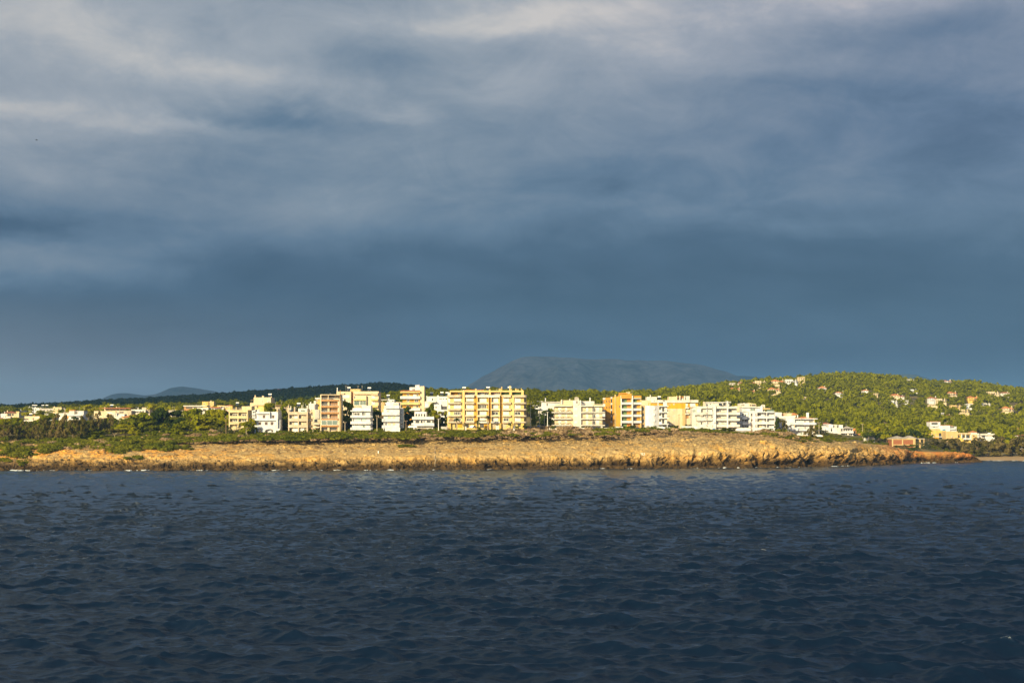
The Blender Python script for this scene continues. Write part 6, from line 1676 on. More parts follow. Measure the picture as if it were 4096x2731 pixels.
for i in range(4):
    cl = crown_pine(gp, 4.2, 3.0)
    add_proto('pine', 'pine', cl, 52, .50, (7.0, .28, gp.uniform(-.8, .8), [c[:3] for c in cl[:6]]))
for i in range(4):
    cl = crown_pine(gp, 4.0, 1.2)
    add_proto('bushy', 'pine', cl + crown_pine(gp, 4.2, .8)[:8], 50, .50, (6.5, .25, gp.uniform(-.6, .6), [c[:3] for c in cl[:5]]))
for i in range(3):
    cl = crown_pine(gp, 4.0, 1.0)
    add_proto('dark', 'darkpine', cl + crown_pine(gp, 4.2, .6)[:8], 50, .50, (6.5, .25, gp.uniform(-.6, .6), [c[:3] for c in cl[:5]]))
for i in range(4):
    cl = []
    for j in range(20):
        a, q = gp.random() * 6.28, 3.6 * math.sqrt(gp.random())
        z = gp.uniform(1.0, 8.6) * (1 - .06 * q)
        cl.append((q * math.cos(a), q * math.sin(a), z, gp.uniform(.7, 1.2), gp.uniform(.7, 1.2), gp.uniform(1.1, 2.0)))
    add_proto('tamarisk', 'tamarisk', cl, 56, .36, (5.5, .22, gp.uniform(-.8, .8), [c[:3] for c in cl[:6]]), flat=.7)
for i in range(2):
    cl = [(gp.normal() * 1.9, gp.normal() * 1.9, gp.uniform(2.5, 8.5), 1.7, 1.7, 1.4) for _ in range(14)]
    add_proto('olive', 'olive', cl, 50, .3, (4.5, .3, gp.uniform(-.5, .5), [c[:3] for c in cl[:5]]))
# umbrella pine on a bare leaning trunk
cl = [(gp.uniform(-3.8, 3.8), gp.uniform(-3, 3), gp.uniform(6.6, 8.8), 1.6, 1.6, .85) for _ in range(13)]
add_proto('umbrella', 'tamarisk', cl, 60, .3, (6.6, .32, .9, [c[:3] for c in cl[:7]]), 'palebark')

KIND_NAME = {'pine': ('pine_tree', 'pine'), 'bushy': ('pine_tree', 'pine'), 'dark': ('pine_tree', 'pine'), 'tamarisk': ('tamarisk_tree', 'tamarisk'), 'olive': ('olive_tree', 'olive tree'), 'umbrella': ('pine_tree', 'pine')}
_used = {}


def tree(kind, px, yt, yb_, wpx, D, label, group, rz=None):
    vs = PROTO[kind]
    i = _used.get(kind, 0)
    _used[kind] = i + 1
    tm, cm = vs[i % len(vs)]
    k = D / F
    nm, cat = KIND_NAME[kind]
    o = empty(nm, P(px, yb_, D), random.uniform(0, 6.28) if rz is None else rz)
    sc = wpx * k / 8.6
    o.scale = (sc, sc, (yb_ - yt) * k / (8.2 if kind == 'tamarisk' else 9.0))
    tag(o, label, cat, group)
    link('trunk', tm, o)
    link('crown', cm, o)
    return o


ORD = ['first', 'second', 'third', 'fourth', 'fifth', 'sixth', 'seventh', 'eighth', 'ninth', 'tenth', 'eleventh', 'twelfth', 'thirteenth', 'fourteenth']


def stand(group, phrase, items):
    """a stand of trees, each named by its place from the left"""
    items = sorted(items, key=lambda a: a[1])
    for i, (kind, px, yt, yb_, w_, D) in enumerate(items):
        tree(kind, px, yt, yb_, w_, D, phrase.replace('@', ORD[i]) if len(items) > 1 else phrase.replace('@ ', '').replace(' from the left', ''), group)


stand('tamarisks along the left shore', '@ grey brown tamarisk from the left in the shore thicket', [('tamarisk', *a) for a in [(12, 1700, 1764, 70, 668), (52, 1695, 1764, 66, 672), (92, 1692, 1764, 56, 676), (124, 1697, 1765, 56, 668), (154, 1700, 1764, 50, 664), (186, 1672, 1764, 66, 690), (226, 1667, 1762, 66, 684), (258, 1671, 1762, 60, 676), (292, 1681, 1760, 60, 672), (322, 1678, 1758, 56, 690), (354, 1664, 1756, 66, 700), (392, 1660, 1752, 66, 706), (428, 1660, 1748, 60, 710)]])
stand('pines behind the left shore thicket', '@ green pine from the left behind the tamarisk thicket', [('bushy', 25, 1680, 1730, 76, 790), ('bushy', 72, 1676, 1725, 56, 800), ('dark', 122, 1700, 1740, 60, 740), ('bushy', 178, 1664, 1720, 60, 780), ('dark', 340, 1690, 1745, 60, 740)])
stand('pines among the left town houses', '@ lone pine from the left among the left town houses', [('pine', 112, 1634, 1672, 52, 1060), ('bushy', 158, 1644, 1675, 52, 1060), ('bushy', 200, 1646, 1675, 56, 1080), ('bushy', 246, 1638, 1662, 30, 1150), ('bushy', 62, 1672, 1712, 44, 880), ('bushy', 214, 1658, 1706, 54, 880), ('dark', 300, 1672, 1710, 46, 870), ('bushy', 438, 1674, 1712, 40, 880), ('pine', 354, 1625, 1680, 44, 1010), ('dark', 330, 1652, 1690, 30, 960)])
stand('low pines at the shore edge', '@ low bright pine from the left at the edge of the shore scrub', [('bushy', 382, 1730, 1766, 70, 680), ('umbrella', 462, 1716, 1768, 66, 676), ('pine', 500, 1702, 1762, 84, 700), ('bushy', 540, 1714, 1764, 52, 690), ('bushy', 716, 1698, 1748, 86, 684), ('bushy', 610, 1724, 1760, 60, 688), ('dark', 660, 1716, 1752, 60, 690)])
stand('tall pines of the left grove', '@ tall pine from the left in the grove before the cream pillared block', [('bushy', 540, 1668, 1745, 80, 720), ('pine', 578, 1656, 1744, 84, 728), ('dark', 645, 1642, 1740, 86, 740), ('dark', 704, 1654, 1738, 78, 744), ('bushy', 770, 1642, 1736, 100, 724), ('bushy', 812, 1664, 1740, 112, 704), ('pine', 838, 1650, 1730, 60, 740), ('bushy', 866, 1645, 1736, 64, 730), ('bushy', 898, 1650, 1736, 60, 720), ('dark', 604, 1690, 1748, 70, 715), ('dark', 676, 1690, 1746, 70, 715)])
stand('olives before the cream pillared block', '@ grey green olive tree from the left beside the cream pillared block', [('olive', 884, 1708, 1738, 34, 668), ('olive', 914, 1709, 1738, 34, 668), ('olive', 958, 1709, 1736, 32, 664)])
stand('lime pines beside the arcaded white house', '@ lime green pine from the left between the cream block and arcaded house', [('bushy', 986, 1690, 1738, 62, 662), ('bushy', 1012, 1678, 1736, 36, 668)])
stand('pines behind the arcaded white house', '@ bright pine from the left behind the arcaded white house', [('bushy', 1082, 1617, 1680, 64, 722), ('bushy', 1136, 1626, 1715, 40, 698), ('dark', 1138, 1680, 1732, 42, 676), ('dark', 1128, 1690, 1732, 30, 690)])
stand('pines beside the brown balconied tower', '@ pine from the left between the brown tower and the wraparound white block', [('pine', 1388, 1620, 1718, 54, 684), ('dark', 1378, 1680, 1722, 50, 690), ('dark', 1404, 1682, 1722, 36, 688)])
stand('pines between the two white balconied blocks', '@ pine from the left between the two white balconied blocks', [('bushy', 1502, 1640, 1722, 54, 684), ('dark', 1515, 1655, 1722, 52, 682), ('dark', 1494, 1690, 1722, 30, 686)])
stand('dark trees left of the low modern villa', '@ dark tree from the left beside the low white modern villa', [('dark', 1632, 1634, 1716, 56, 690), ('dark', 1616, 1665, 1716, 44, 692), ('dark', 1650, 1668, 1714, 40, 690)])
stand('pines right of the low modern villa', '@ pine from the left between the low modern villa and long yellow block', [('pine', 1722, 1622, 1712, 38, 690), ('bushy', 1746, 1645, 1714, 46, 686), ('dark', 1762, 1668, 1714, 36, 690), ('bushy', 1783, 1648, 1706, 16, 690)])
stand('trees along the lane by the lamps', '@ tree from the left along the lane right of the yellow block', [('bushy', 2134, 1642, 1712, 26, 690), ('dark', 2160, 1658, 1712, 40, 720), ('dark', 2182, 1650, 1712, 46, 722), ('bushy', 2202, 1640, 1714, 34, 700), ('dark', 2212, 1684, 1714, 34, 692)])
stand('dark tree pair right of the loggia block', '@ dark tree from the left beside the white loggia block', [('dark', 3108, 1674, 1722, 22, 712), ('tamarisk', 3134, 1676, 1724, 46, 712)])
stand('wind bent trees on the headland crest', '@ wind bent brown tree from the left on the headland crest', [('tamarisk', 3246, 1706, 1752, 64, 704), ('olive', 3292, 1720, 1748, 40, 708)])
stand('beach trees', '@ brown green tree from the left in the thick row above the beach', [('tamarisk', *a) for a in [(3738, 1758, 1806, 92, 880), (3785, 1756, 1808, 96, 884), (3838, 1752, 1808, 96, 900), (3868, 1764, 1822, 84, 872), (3905, 1768, 1822, 90, 874), (3950, 1760, 1826, 104, 876), (4000, 1758, 1828, 100, 878), (4045, 1754, 1828, 104, 880), (4092, 1756, 1828, 96, 880), (4140, 1756, 1828, 100, 882), (3980, 1746, 1810, 90, 920), (4075, 1738, 1806, 90, 930), (3925, 1752, 1806, 90, 918)]])
stand('olives of the right valley', '@ olive tree from the left on the slope beside the terracotta house', [('olive', 3478, 1722, 1764, 60, 900), ('olive', 3520, 1726, 1770, 64, 905), ('olive', 3556, 1724, 1770, 60, 925), ('olive', 3612, 1780, 1810, 46, 815), ('dark', 3650, 1782, 1812, 50, 826), ('olive', 3700, 1766, 1806, 50, 845)])


# palms
def palm(px, yt, yb_, wpx, D, label, group='palms along the front'):
    k = D / F
    H_, Rr = (yb_ - yt) * k, wpx * k / 2
    r = tag(empty('palm_tree', P(px, yb_, D), random.uniform(0, 6)), label, 'palm', group)
    th = H_ - Rr * .8
    mb = MB()
    mb.tube((0, 0, -1), (.1, 0, th * .5), .32, .24, 7); mb.tube((.1, 0, th * .5), (.15, 0, th + .2), .24, .30, 7)
    mb.build('trunk', M['palebark'], r)
    v = []
    for i in range(34):
        a = 6.28 * i / 34 + random.uniform(-.1, .1)
        e = random.uniform(-.5, 1.15)
        L = Rr * random.uniform(.9, 1.15)
        pr = None
        for j in range(6):
            t = j / 5
            rad = L * t * math.cos(e * (1 - .3 * t))
            z = th + L * (t * math.sin(e) - .55 * t * t * (1.0 if e > 0 else .7))
            c = Vector((.15 + rad * math.cos(a), rad * math.sin(a), z))
            w_ = .20 * Rr * (1 - .75 * t) * (.35 if j == 0 else 1)
            s = Vector((-math.sin(a), math.cos(a), .25)) * w_
            if pr: v += [pr[0], pr[1], c + s, c - s]
            pr = (c - s, c + s)
    va = np.array([tuple(q) for q in v])
    link('fronds', mesh_np('fronds', va, quads(va), M['palm']), r)


palm(1827, 1666, 1712, 28, 664, 'palm leftmost in front of the long yellow block')
palm(1909, 1674, 1710, 30, 664, 'short thick palm below the second bay of the long yellow block')
palm(1952, 1655, 1714, 30, 663, 'tallest palm, at the middle of the long yellow block')
palm(2041, 1684, 1714, 26, 664, 'small leaning palm at the right of the long yellow block')
palm(2616, 1694, 1714, 30, 694, 'stemless palm before the rounded white block', 'low palms in gardens')
palm(3524, 1758, 1784, 26, 800, 'small palm left of the brick house', 'low palms in gardens')
palm(3584, 1774, 1798, 26, 806, 'small palm in front of the brick house', 'low palms in gardens')

# --- hedges and garden bushes
hm_ = []
for i in range(3):
    cl = [(gp.uniform(-2.3, 2.3), gp.uniform(-1, 1), gp.uniform(.6, 1.5), 1.0, .9, .8) for _ in range(12)]
    v = leaves(cl, 44, .22, gp)
    hm_.append(mesh_np('garden_bush', v, quads(v), M['bushgreen'] if 'bushgreen' in M else M['darkpine']))
    hm_.append(mesh_np('garden_bush', v, quads(v), M['scrub']))
for i, (px, yt, yb_, w_, D, lb) in enumerate([(2500, 1702, 1716, 64, 688, 'clipped green hedge in front of the orange block'), (2530, 1698, 1714, 30, 686, 'rounded bush at the right end of the orange block hedge'), (2682, 1699, 1712, 26, 700, 'dark bush left of the utility pole before the mustard topped block'), (2704, 1700, 1714, 32, 700, 'green bush beside the utility pole before the mustard topped block'),
                                              (2756, 1696, 1710, 34, 705, 'dark bush at the foot of the mustard topped block'), (2910, 1709, 1724, 46, 694, 'green bush before the large off white block'), (2942, 1713, 1724, 40, 696, 'low green bush left of the covered boats'), (3128, 1714, 1738, 74, 706, 'thick dark green hedge right of the white loggia block'), (3070, 1713, 1724, 60, 706, 'low hedge below the white loggia block'),
                                              (2070, 1702, 1714, 22, 664, 'bush at the right corner of the long yellow block'), (2102, 1700, 1714, 24, 664, 'clipped bush beside the lane lamp'), (1916, 1705, 1714, 24, 662, 'bush under the short thick palm'), (2336, 1704, 1716, 26, 684, 'left bush under the black railed block'), (2362, 1704, 1716, 22, 684, 'right bush under the black railed block'), (2214, 1700, 1718, 26, 684, 'bush at the left corner of the black railed block'),
                                              (2780, 1714, 1740, 44, 690, 'large brownish bush before the grey garden wall'), (3490, 1755, 1768, 30, 860, 'dark bush beside the grey concrete hut'), (2576, 1706, 1714, 24, 690, 'light bush between the orange block and the rounded white block')]):
    o = link('garden_bush', hm_[i % 6])
    o.location = P(px, yb_ + 1, D)
    k = D / F
    o.scale = (w_ * k / 6.2, w_ * k / 6.2, (yb_ - yt) * k / 2.2)
    tag(o, lb, 'bush', 'garden bushes and hedges')

# --- woods
FV = {}


def tree_verts(kind, n, size, count, g):
    out = []
    for i in range(count):
        cl = []
        for j in range(9):
            a, q = g.random() * 6.28, 2.9 * math.sqrt(g.random())
            z = 2.6 + (5.2 - .75 * q) * (.35 + .65 * g.random())
            cl.append((q * math.cos(a), q * math.sin(a), z, 1.6, 1.6, 1.2))
        v = leaves(cl, n, size, g, jit=.38)
        out.append(v)
    return out


protoA = tree_verts('a', 11, .62, 7, gp)
protoB = tree_verts('b', 6, .95, 6, gp)
protoC = tree_verts('c', 34, .38, 5, gp)


def blocked(px, D, pad=2):
    for l, r_, d, fr in CLEAR:
        if l - pad < px < r_ + pad and d - fr < D < d + 14: return True
    return False


def scatter(px0, px1, d0, d1, spacing, g, keep=1.0, patch=None, clear=True):
    pts = []
    D = d0
    while D < d1:
        stepx = spacing * F / D
        px = px0 + g.random() * stepx
        while px < px1:
            q, d = px + g.normal() * stepx * .28, D + g.normal() * spacing * .3
            if g.random() < keep and (patch is None or patch(q, d)) and not (clear and blocked(q, d)):
                pts.append((q, d))
            px += stepx
        D += spacing
    return np.array(pts)


def plant(pts, protos, g, smin, smax):
    vs = []
    z = ground_z(pts[:, 0], pts[:, 1])
    x = (pts[:, 0] - CX) * pts[:, 1] / F
    for i in range(len(pts)):
        v = protos[g.integers(len(protos))]
        s = g.uniform(smin, smax)
        a = g.random() * 6.28
        c_, s_ = math.cos(a) * s, math.sin(a) * s
        w_ = np.empty_like(v)
        w_[:, 0] = v[:, 0] * c_ - v[:, 1] * s_ + x[i]
        w_[:, 1] = v[:, 0] * s_ + v[:, 1] * c_ + pts[i, 1]
        w_[:, 2] = v[:, 2] * s * g.uniform(.8, 1.15) + z[i] - .8
        vs.append(w_)
    return np.concatenate(vs)


gf = np.random.default_rng(23)


def fb1(p, d, sc, seed):
    return float(fbm(np.array([[p / sc, d / sc * 4, 0.5]]), 3, seed)[0])


# lit pine wood over the right hill; the nearest trees stand as things of their own
hill = scatter(2300, 4500, 1010, 1890, 8.6, gf, .93, lambda p, d: (d > 1080 or p > 2650) and fb1(p, d, 130., 5) > .33)
valley = scatter(3230, 4300, 860, 1010, 7.5, gf, .8, lambda p, d: d > 900 or p < 3560)
band = scatter(1130, 2700, 790, 1150, 7.0, gf, .9, lambda p, d: d > 800 + 0.05 * max(0, p - 2000) and not (p < 1290 and d < 900))
town = scatter(-200, 960, 1010, 1500, 11.0, gf, .5)
lowt = scatter(-260, 900, 704, 850, 5.5, gf, .85, None, False)
farh = scatter(-500, 1820, 1450, 2560, 8.2, gf, .93, lambda p, d: fb1(p, d, 160., 9) > .30 and not (1540 < p < 1640 and d > 2300 and fb1(p, d, 40., 3) > .45))
# thing trees: the ones that stand nearest in each wood
near_b = band[np.argsort(band[:, 1])][:95]
near_v = valley[np.argsort(valley[:, 1])][:50]
near_t = town[np.argsort(town[:, 1])][:40]
cmesh = [mesh_np('crown', v, quads(v), M['hillpine']) for v in protoC]
cmesh_d = [mesh_np('crown', v, quads(v), M['darkpine']) for v in protoC]
tmesh = [trunk_mesh('trunk', 4.6, .22, .3, [], M['bark'])]
WOOD = [(near_b, lambda p: ('pine in the wooded belt behind the cream and white blocks on the left' if p < 1700 else 'pine in the wooded belt behind the long yellow block' if p < 2130 else 'pine in the wooded belt behind the black railed block' if p < 2440 else 'pine in the wooded belt behind the orange and mustard blocks'), .45),
        (near_v, lambda p: ('pine in the dark valley wood left of the brick house' if p < 3570 else 'pine in the valley wood around the stepped yellow block' if p < 3900 else 'pine in the valley wood behind the beach trees'), .35),
        (near_t, lambda p: ('pine scattered among the left edge houses' if p < 330 else 'pine scattered round the pergola roofed building' if p < 620 else 'pine scattered among the houses left of the cream pillared block'), .35)]
for pts, lab, pd in WOOD:
    for (p, d) in pts:
        o = empty('pine_tree', ((p - CX) * d / F, d, float(ground_z(p, d)) - .6), gf.random() * 6.28)
        s = gf.uniform(.9, 1.35)
        o.scale = (s, s, s * gf.uniform(.85, 1.1))
        tag(o, lab(p), 'pine', lab(p).replace('pine', 'pines', 1))
        link('trunk', tmesh[0], o)
        link('crown', (cmesh_d if gf.random() < pd else cmesh)[gf.integers(5)], o)
rest = np.concatenate([band[np.argsort(band[:, 1])][95:], town[np.argsort(town[:, 1])][40:]])
v = np.concatenate([plant(rest, protoC, gf, .85, 1.3), plant(lowt, protoC, gf, .45, .72), plant(scatter(3250, 3900, 735, 880, 5.5, gf, .85, lambda p, d: (p < 3560 and not (3395 < p < 3460)) or d > 856, False), protoC, gf, .22, .42)])
tag(link('belt_wood', mesh_np('belt_wood', v, quads(v), M['hillpine'])), 'green wood behind the row of apartment blocks', kind='stuff')
hv_ = np.concatenate([hill, valley[np.argsort(valley[:, 1])][50:]])
v = plant(hv_, protoA, gf, .62, 1.4)
tag(link('hill_wood', mesh_np('hill_wood', v, quads(v), M['hillpine'])), 'sunlit pine wood covering the right hill', kind='stuff')
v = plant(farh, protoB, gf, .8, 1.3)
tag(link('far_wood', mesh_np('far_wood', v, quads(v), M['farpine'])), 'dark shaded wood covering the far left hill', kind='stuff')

# --- scrub on the headland
gs = np.random.default_rng(5)


def mound(g, n, size, w_=1.0, rag=.5):
    cl = []
    for j in range(7):
        a, q = g.random() * 6.28, .75 * math.sqrt(g.random())
        cl.append((q * math.cos(a), q * math.sin(a), .30 * (1 - q * .5), .38, .38, .42))
    return leaves(cl, n, size, g, jit=rag)


PG = [mound(gs, 30, .115, rag=.4) for _ in range(6)]
# green mats: (left, right, top row, bottom row, count, width range in photo px)
GREEN = [(-350, 180, 1752, 1800, 110, 40, 90), (180, 600, 1750, 1802, 130, 40, 80), (560, 900, 1728, 1782, 130, 34, 76), (900, 1300, 1722, 1786, 260, 34, 80), (1300, 1720, 1716, 1788, 330, 34, 80), (1720, 2020, 1712, 1776, 190, 34, 76),
         (1960, 2200, 1742, 1776, 60, 34, 70), (2180, 2460, 1744, 1770, 46, 26, 60), (2380, 2620, 1722, 1746, 80, 34, 76), (2600, 2900, 1722, 1742, 60, 30, 66), (2800, 3120, 1726, 1740, 30, 26, 60), (3060, 3260, 1742, 1756, 22, 24, 46), (3180, 3420, 1750, 1768, 26, 26, 50),
         (20, 130, 1804, 1828, 10, 40, 70), (-20, 50, 1838, 1850, 5, 30, 46), (160, 250, 1782, 1816, 12, 36, 66), (425, 540, 1774, 1816, 16, 40, 70), (590, 700, 1776, 1806, 12, 36, 66), (70, 110, 1828, 1862, 5, 24, 40), (500, 560, 1822, 1840, 4, 24, 40), (640, 760, 1786, 1800, 8, 24, 44)]
vs, vl = [], []


def put(store, protos, px, py, wpx, g, hfac=.25, dz=0.0):
    D = head_row(px, py)
    if D is None:
        D = solve(px, py, 640, 760)
        if D is None: return None
    z = surf(px, D)
    r_ = wpx * D / F / 2
    v = protos[g.integers(len(protos))]
    a = g.random() * 6.28
    c_, s_ = math.cos(a) * r_, math.sin(a) * r_
    w_ = np.empty_like(v)
    w_[:, 0] = v[:, 0] * c_ - v[:, 1] * s_ + (px - CX) * D / F
    w_[:, 1] = (v[:, 0] * s_ + v[:, 1] * c_) * .9 + D
    w_[:, 2] = v[:, 2] * r_ * 2 * hfac * g.uniform(.75, 1.2) + z - .1 + dz
    store.append(w_)
    return D


for (l, r_, t_, b_, n, w0, w1) in GREEN:
    for _ in range(n if n > 20 else 2 * n):
        px, py = gs.uniform(l, r_), gs.uniform(t_, b_)
        if (py - t_) / max(1, b_ - t_) > .80 + 1.1 * (fb1(px, 3.0, 60., 6) - .35) and n > 40: continue
        put(vs, PG, px, py, gs.uniform(w0, w1), gs, .25 if n > 20 else .40)
va = np.concatenate(vs)
tag(link('scrub', mesh_np('scrub', va, quads(va), M['scrub'])), 'low green scrub matting the top of the headland', kind='stuff')
for px, py, w_ in [(1106, 1763, 26), (1342, 1750, 24), (1432, 1738, 30), (1528, 1752, 26), (1330, 1738, 16)]:
    put(vl, PG, px, py, w_, gs, .4)
for i, w_ in enumerate(vl):
    c = w_.mean(0); c[2] = w_[:, 2].min()
    o = link('spurge_bush', mesh_np('spurge_bush', w_ - c, quads(w_), M['lime']))
    o.location = c
    tag(o, ['lime yellow bush leftmost in the green scrub below the arcaded house', 'lime yellow bush below the brown balconied tower, in front of a smaller one', 'lime yellow bush below the wraparound white block', 'lime yellow bush below the bare white banded block', 'smaller lime bush nearest the foot of the brown balconied tower'][i], 'bush', 'lime yellow bushes in the scrub')
# small grey tussocks scattered over the rock: too many to count
PT = [mound(gs, 12, .14) for _ in range(4)]
vt = []
for (l, r_, t_, b_, n) in [(-350, 700, 1790, 1855, 260), (600, 1300, 1772, 1822, 330), (1300, 1900, 1770, 1812, 320), (1900, 2500, 1755, 1800, 230), (2400, 3000, 1738, 1790, 330), (2900, 3400, 1745, 1790, 230), (3350, 3650, 1770, 1800, 60)]:
    for _ in range(n):
        t = gs.random() ** 1.6
        put(vt, PT, gs.uniform(l, r_), t_ + (b_ - t_) * t, gs.uniform(7, 17), gs, .45)
for (l, r_, t_, b_, n) in [(930, 2000, 1728, 1790, 130), (2000, 2400, 1722, 1770, 60), (560, 900, 1735, 1775, 40), (60, 560, 1768, 1800, 60)]:
    for _ in range(n): put(vt, PT, gs.uniform(l, r_), gs.uniform(t_, b_), gs.uniform(16, 34), gs, .3)
va = np.concatenate(vt)
tag(link('tussocks', mesh_np('tussocks', va, quads(va), M['dry'])), 'small grey brown tussocks dotted over the rock', kind='stuff')

# dry round shrubs, each a thing
PD = []
for _ in range(5):
    v = mound(gs, 34, .12, rag=.45)
    PD.append(mesh_np('dry_shrub', v, quads(v), M['dry']))
DRY = [(2010, 2380, 1716, 1768, 100, 28, 60, 'round dry brown shrub in the thicket below the black railed block'), (1880, 2120, 1714, 1732, 34, 24, 48, 'dry brown shrub in the strip below the long yellow block'), (1690, 1790, 1722, 1770, 16, 24, 50, 'dry brown shrub on the bare gully below the low modern villa'),
       (930, 1480, 1726, 1788, 13, 26, 54, 'dry brown shrub scattered in the green scrub of the left half'), (1480, 2000, 1720, 1782, 13, 26, 54, 'dry brown shrub scattered in the green scrub of the middle'),
       (560, 860, 1732, 1768, 22, 26, 56, 'dry brown shrub below the bright grove of the left'), (250, 480, 1766, 1796, 20, 26, 50, 'dry brown shrub on the scarp below the left tamarisks'), (60, 240, 1768, 1786, 10, 24, 44, 'dry brown shrub at the far left scrub edge'),
       (2380, 2760, 1736, 1758, 22, 24, 50, 'dry brown shrub on the turf below the orange block'), (3010, 3180, 1724, 1742, 26, 24, 50, 'dry brown shrub on the crest below the white loggia block'), (3080, 3230, 1738, 1756, 10, 22, 42, 'dry brown shrub on the crest below the round terraced villa'), (1120, 1180, 1728, 1740, 5, 24, 40, 'dry brown shrub beside the arcaded white house'), (1236, 1300, 1722, 1744, 7, 24, 44, 'dry brown shrub below the brown balconied tower')]
for (l, r_, t_, b_, n, w0, w1, lb) in DRY:
    for _ in range(n):
        px, py, w_ = gs.uniform(l, r_), gs.uniform(t_, b_), gs.uniform(w0, w1)
        D = head_row(px, py) or solve(px, py, 640, 760)
        if D is None: continue
        o = link('dry_shrub', PD[gs.integers(5)])
        r2 = w_ * D / F / 2
        o.location = ((px - CX) * D / F, D, surf(px, D) - .1)
        o.rotation_euler = (0, 0, gs.random() * 6.28)
        o.scale = (r2, r2, r2 * gs.uniform(.6, 1.0))
        tag(o, lb, 'shrub', lb.replace('shrub', 'shrubs', 1))

# ---------------------------------------------------------------- street things
def pole(px, yt, yb_, D, label, kind='wood', name='utility_pole', cat='pole'):
    r = tag(empty(name, P(px, yb_, D)), label, cat, 'poles along the shore road' if D < 780 else 'poles of the right valley')
    h = (yb_ - yt) * D / F
    mat = M[{'wood': 'wood', 'pale': 'palewood', 'lamp': 'metal', 'white': 'paint'}[kind]]
    mb = MB(); mb.tube((0, 0, -1.5), (0, 0, h), .16, .10, 7); mb.build('shaft', mat, r)
    mb = MB()
    if kind == 'lamp':
        mb.box(-.9, .9, -.07, .07, h - .06, h + .06); mb.build('cross_arm', mat, r)
        for sgn in (-1, 1):
            mb = MB(); mb.prism([(sgn * .55, -.16), (sgn * 1.35, -.12), (sgn * 1.35, .12), (sgn * .55, .16)][::sgn], h - .02, h + .14); mb.build('lamp_head', M['paint'], r)
    else:
        mb.box(-.7, .7, -.06, .06, h - .35, h - .23); mb.build('cross_arm', M['wood'], r)
        mb = MB()
        for x in (-.6, 0, .6): mb.tube((x, 0, h - .23), (x, 0, h - .02), .06, .04, 6)
        mb.build('insulators', M['paint'], r)


for a in [(904, 1672, 1722, 666, 'red brown pole at the left of the cream pillared block', 'wood'), (985, 1700, 1738, 660, 'pale pole, left of a pair before the lime pines', 'pale'), (991, 1696, 1738, 662, 'darker pole, right of a pair before the lime pines', 'wood'), (1252, 1670, 1728, 662, 'pale pole between the beige block and the brown balconied tower', 'pale'),
          (1380, 1687, 1721, 662, 'short pole right of the brown balconied tower', 'pale'), (1508, 1660, 1718, 662, 'tall pole between the two white balconied blocks', 'pale'), (1624, 1681, 1714, 662, 'leaning wire pole left of the low modern villa', 'wood'), (1754, 1674, 1710, 662, 'thin white pole left of the long yellow block', 'white'),
          (2460, 1656, 1722, 684, 'dark utility pole at the left of the orange block', 'wood'), (2716, 1656, 1716, 690, 'dark utility pole before the mustard topped block', 'wood'), (3006, 1662, 1720, 696, 'slim brown pole before the white loggia block', 'wood'), (3276, 1688, 1748, 706, 'pale pole on the crest beside the round terraced villa', 'pale'),
          (2190, 1646, 1718, 684, 'white pole at the left corner of the black railed block', 'white'), (2178, 1650, 1716, 700, 'grey pole beside the white corner pole', 'pale'), (3450, 1695, 1760, 900, 'tall cross armed pole right of the terracotta house', 'pale'), (3552, 1703, 1745, 980, 'left pole of the valley row', 'pale'), (3585, 1708, 1745, 990, 'middle pole of the valley row', 'pale'), (3623, 1703, 1748, 1000, 'right pole of the valley row', 'pale'), (3928, 1746, 1775, 940, 'grey pole among the right hand beach trees', 'pale')]:
    pole(*a)
for a in [(2122, 1610, 1708, 678, 'twin headed street lamp at the right corner of the long yellow block'), (2141, 1622, 1710, 700, 'slim street lamp between two twin headed lamps in the lane'), (2159, 1605, 1712, 684, 'tallest twin headed street lamp in the lane')]:
    pole(*a, 'lamp', 'street_lamp', 'street lamp')


def wall_run(x0, x1, yt, yb_, D, label, mat='offwhite'):
    k = D / F
    r = tag(empty('garden_wall', P(x0, yb_, D)), label, 'wall', 'garden walls along the shore road')
    w_, h = (x1 - x0) * k, (yb_ - yt) * k
    mb = MB(); mb.box(0, w_, 0, .22, -2.0, h); mb.build('wall', M[mat], r)
    mb = MB(); mb.box(-.04, w_ + .04, -.05, .27, h, h + .09); mb.build('coping', M[mat], r)


for a in [(2195, 2250, 1711, 1720, 684, 'cream garden wall at the left foot of the black railed block', 'offwhite'), (2270, 2352, 1711, 1719, 682, 'low cream garden wall under the stair tower of the black railed block', 'offwhite'), (2416, 2462, 1711, 1722, 684, 'cream garden wall left of the utility pole by the orange block', 'offwhite'), (2463, 2492, 1707, 1722, 684, 'taller cream wall in front of the orange flank', 'white'), (2588, 2680, 1709, 1717, 690, 'low white garden wall before the rounded white block', 'white'),
          (2726, 2804, 1704, 1718, 692, 'grey garden wall before the mustard topped block', 'lightgrey'), (2806, 2864, 1708, 1719, 694, 'cream wall at the left foot of the large off white block', 'offwhite'), (1540, 1600, 1710, 1718, 662, 'low pale wall below the bare white banded block', 'white'), (1764, 1790, 1706, 1714, 668, 'grey railing wall left of the long yellow block', 'grey'), (3455, 3500, 1752, 1762, 870, 'long pale wall beside the grey concrete hut', 'offwhite')]:
    wall_run(*a)


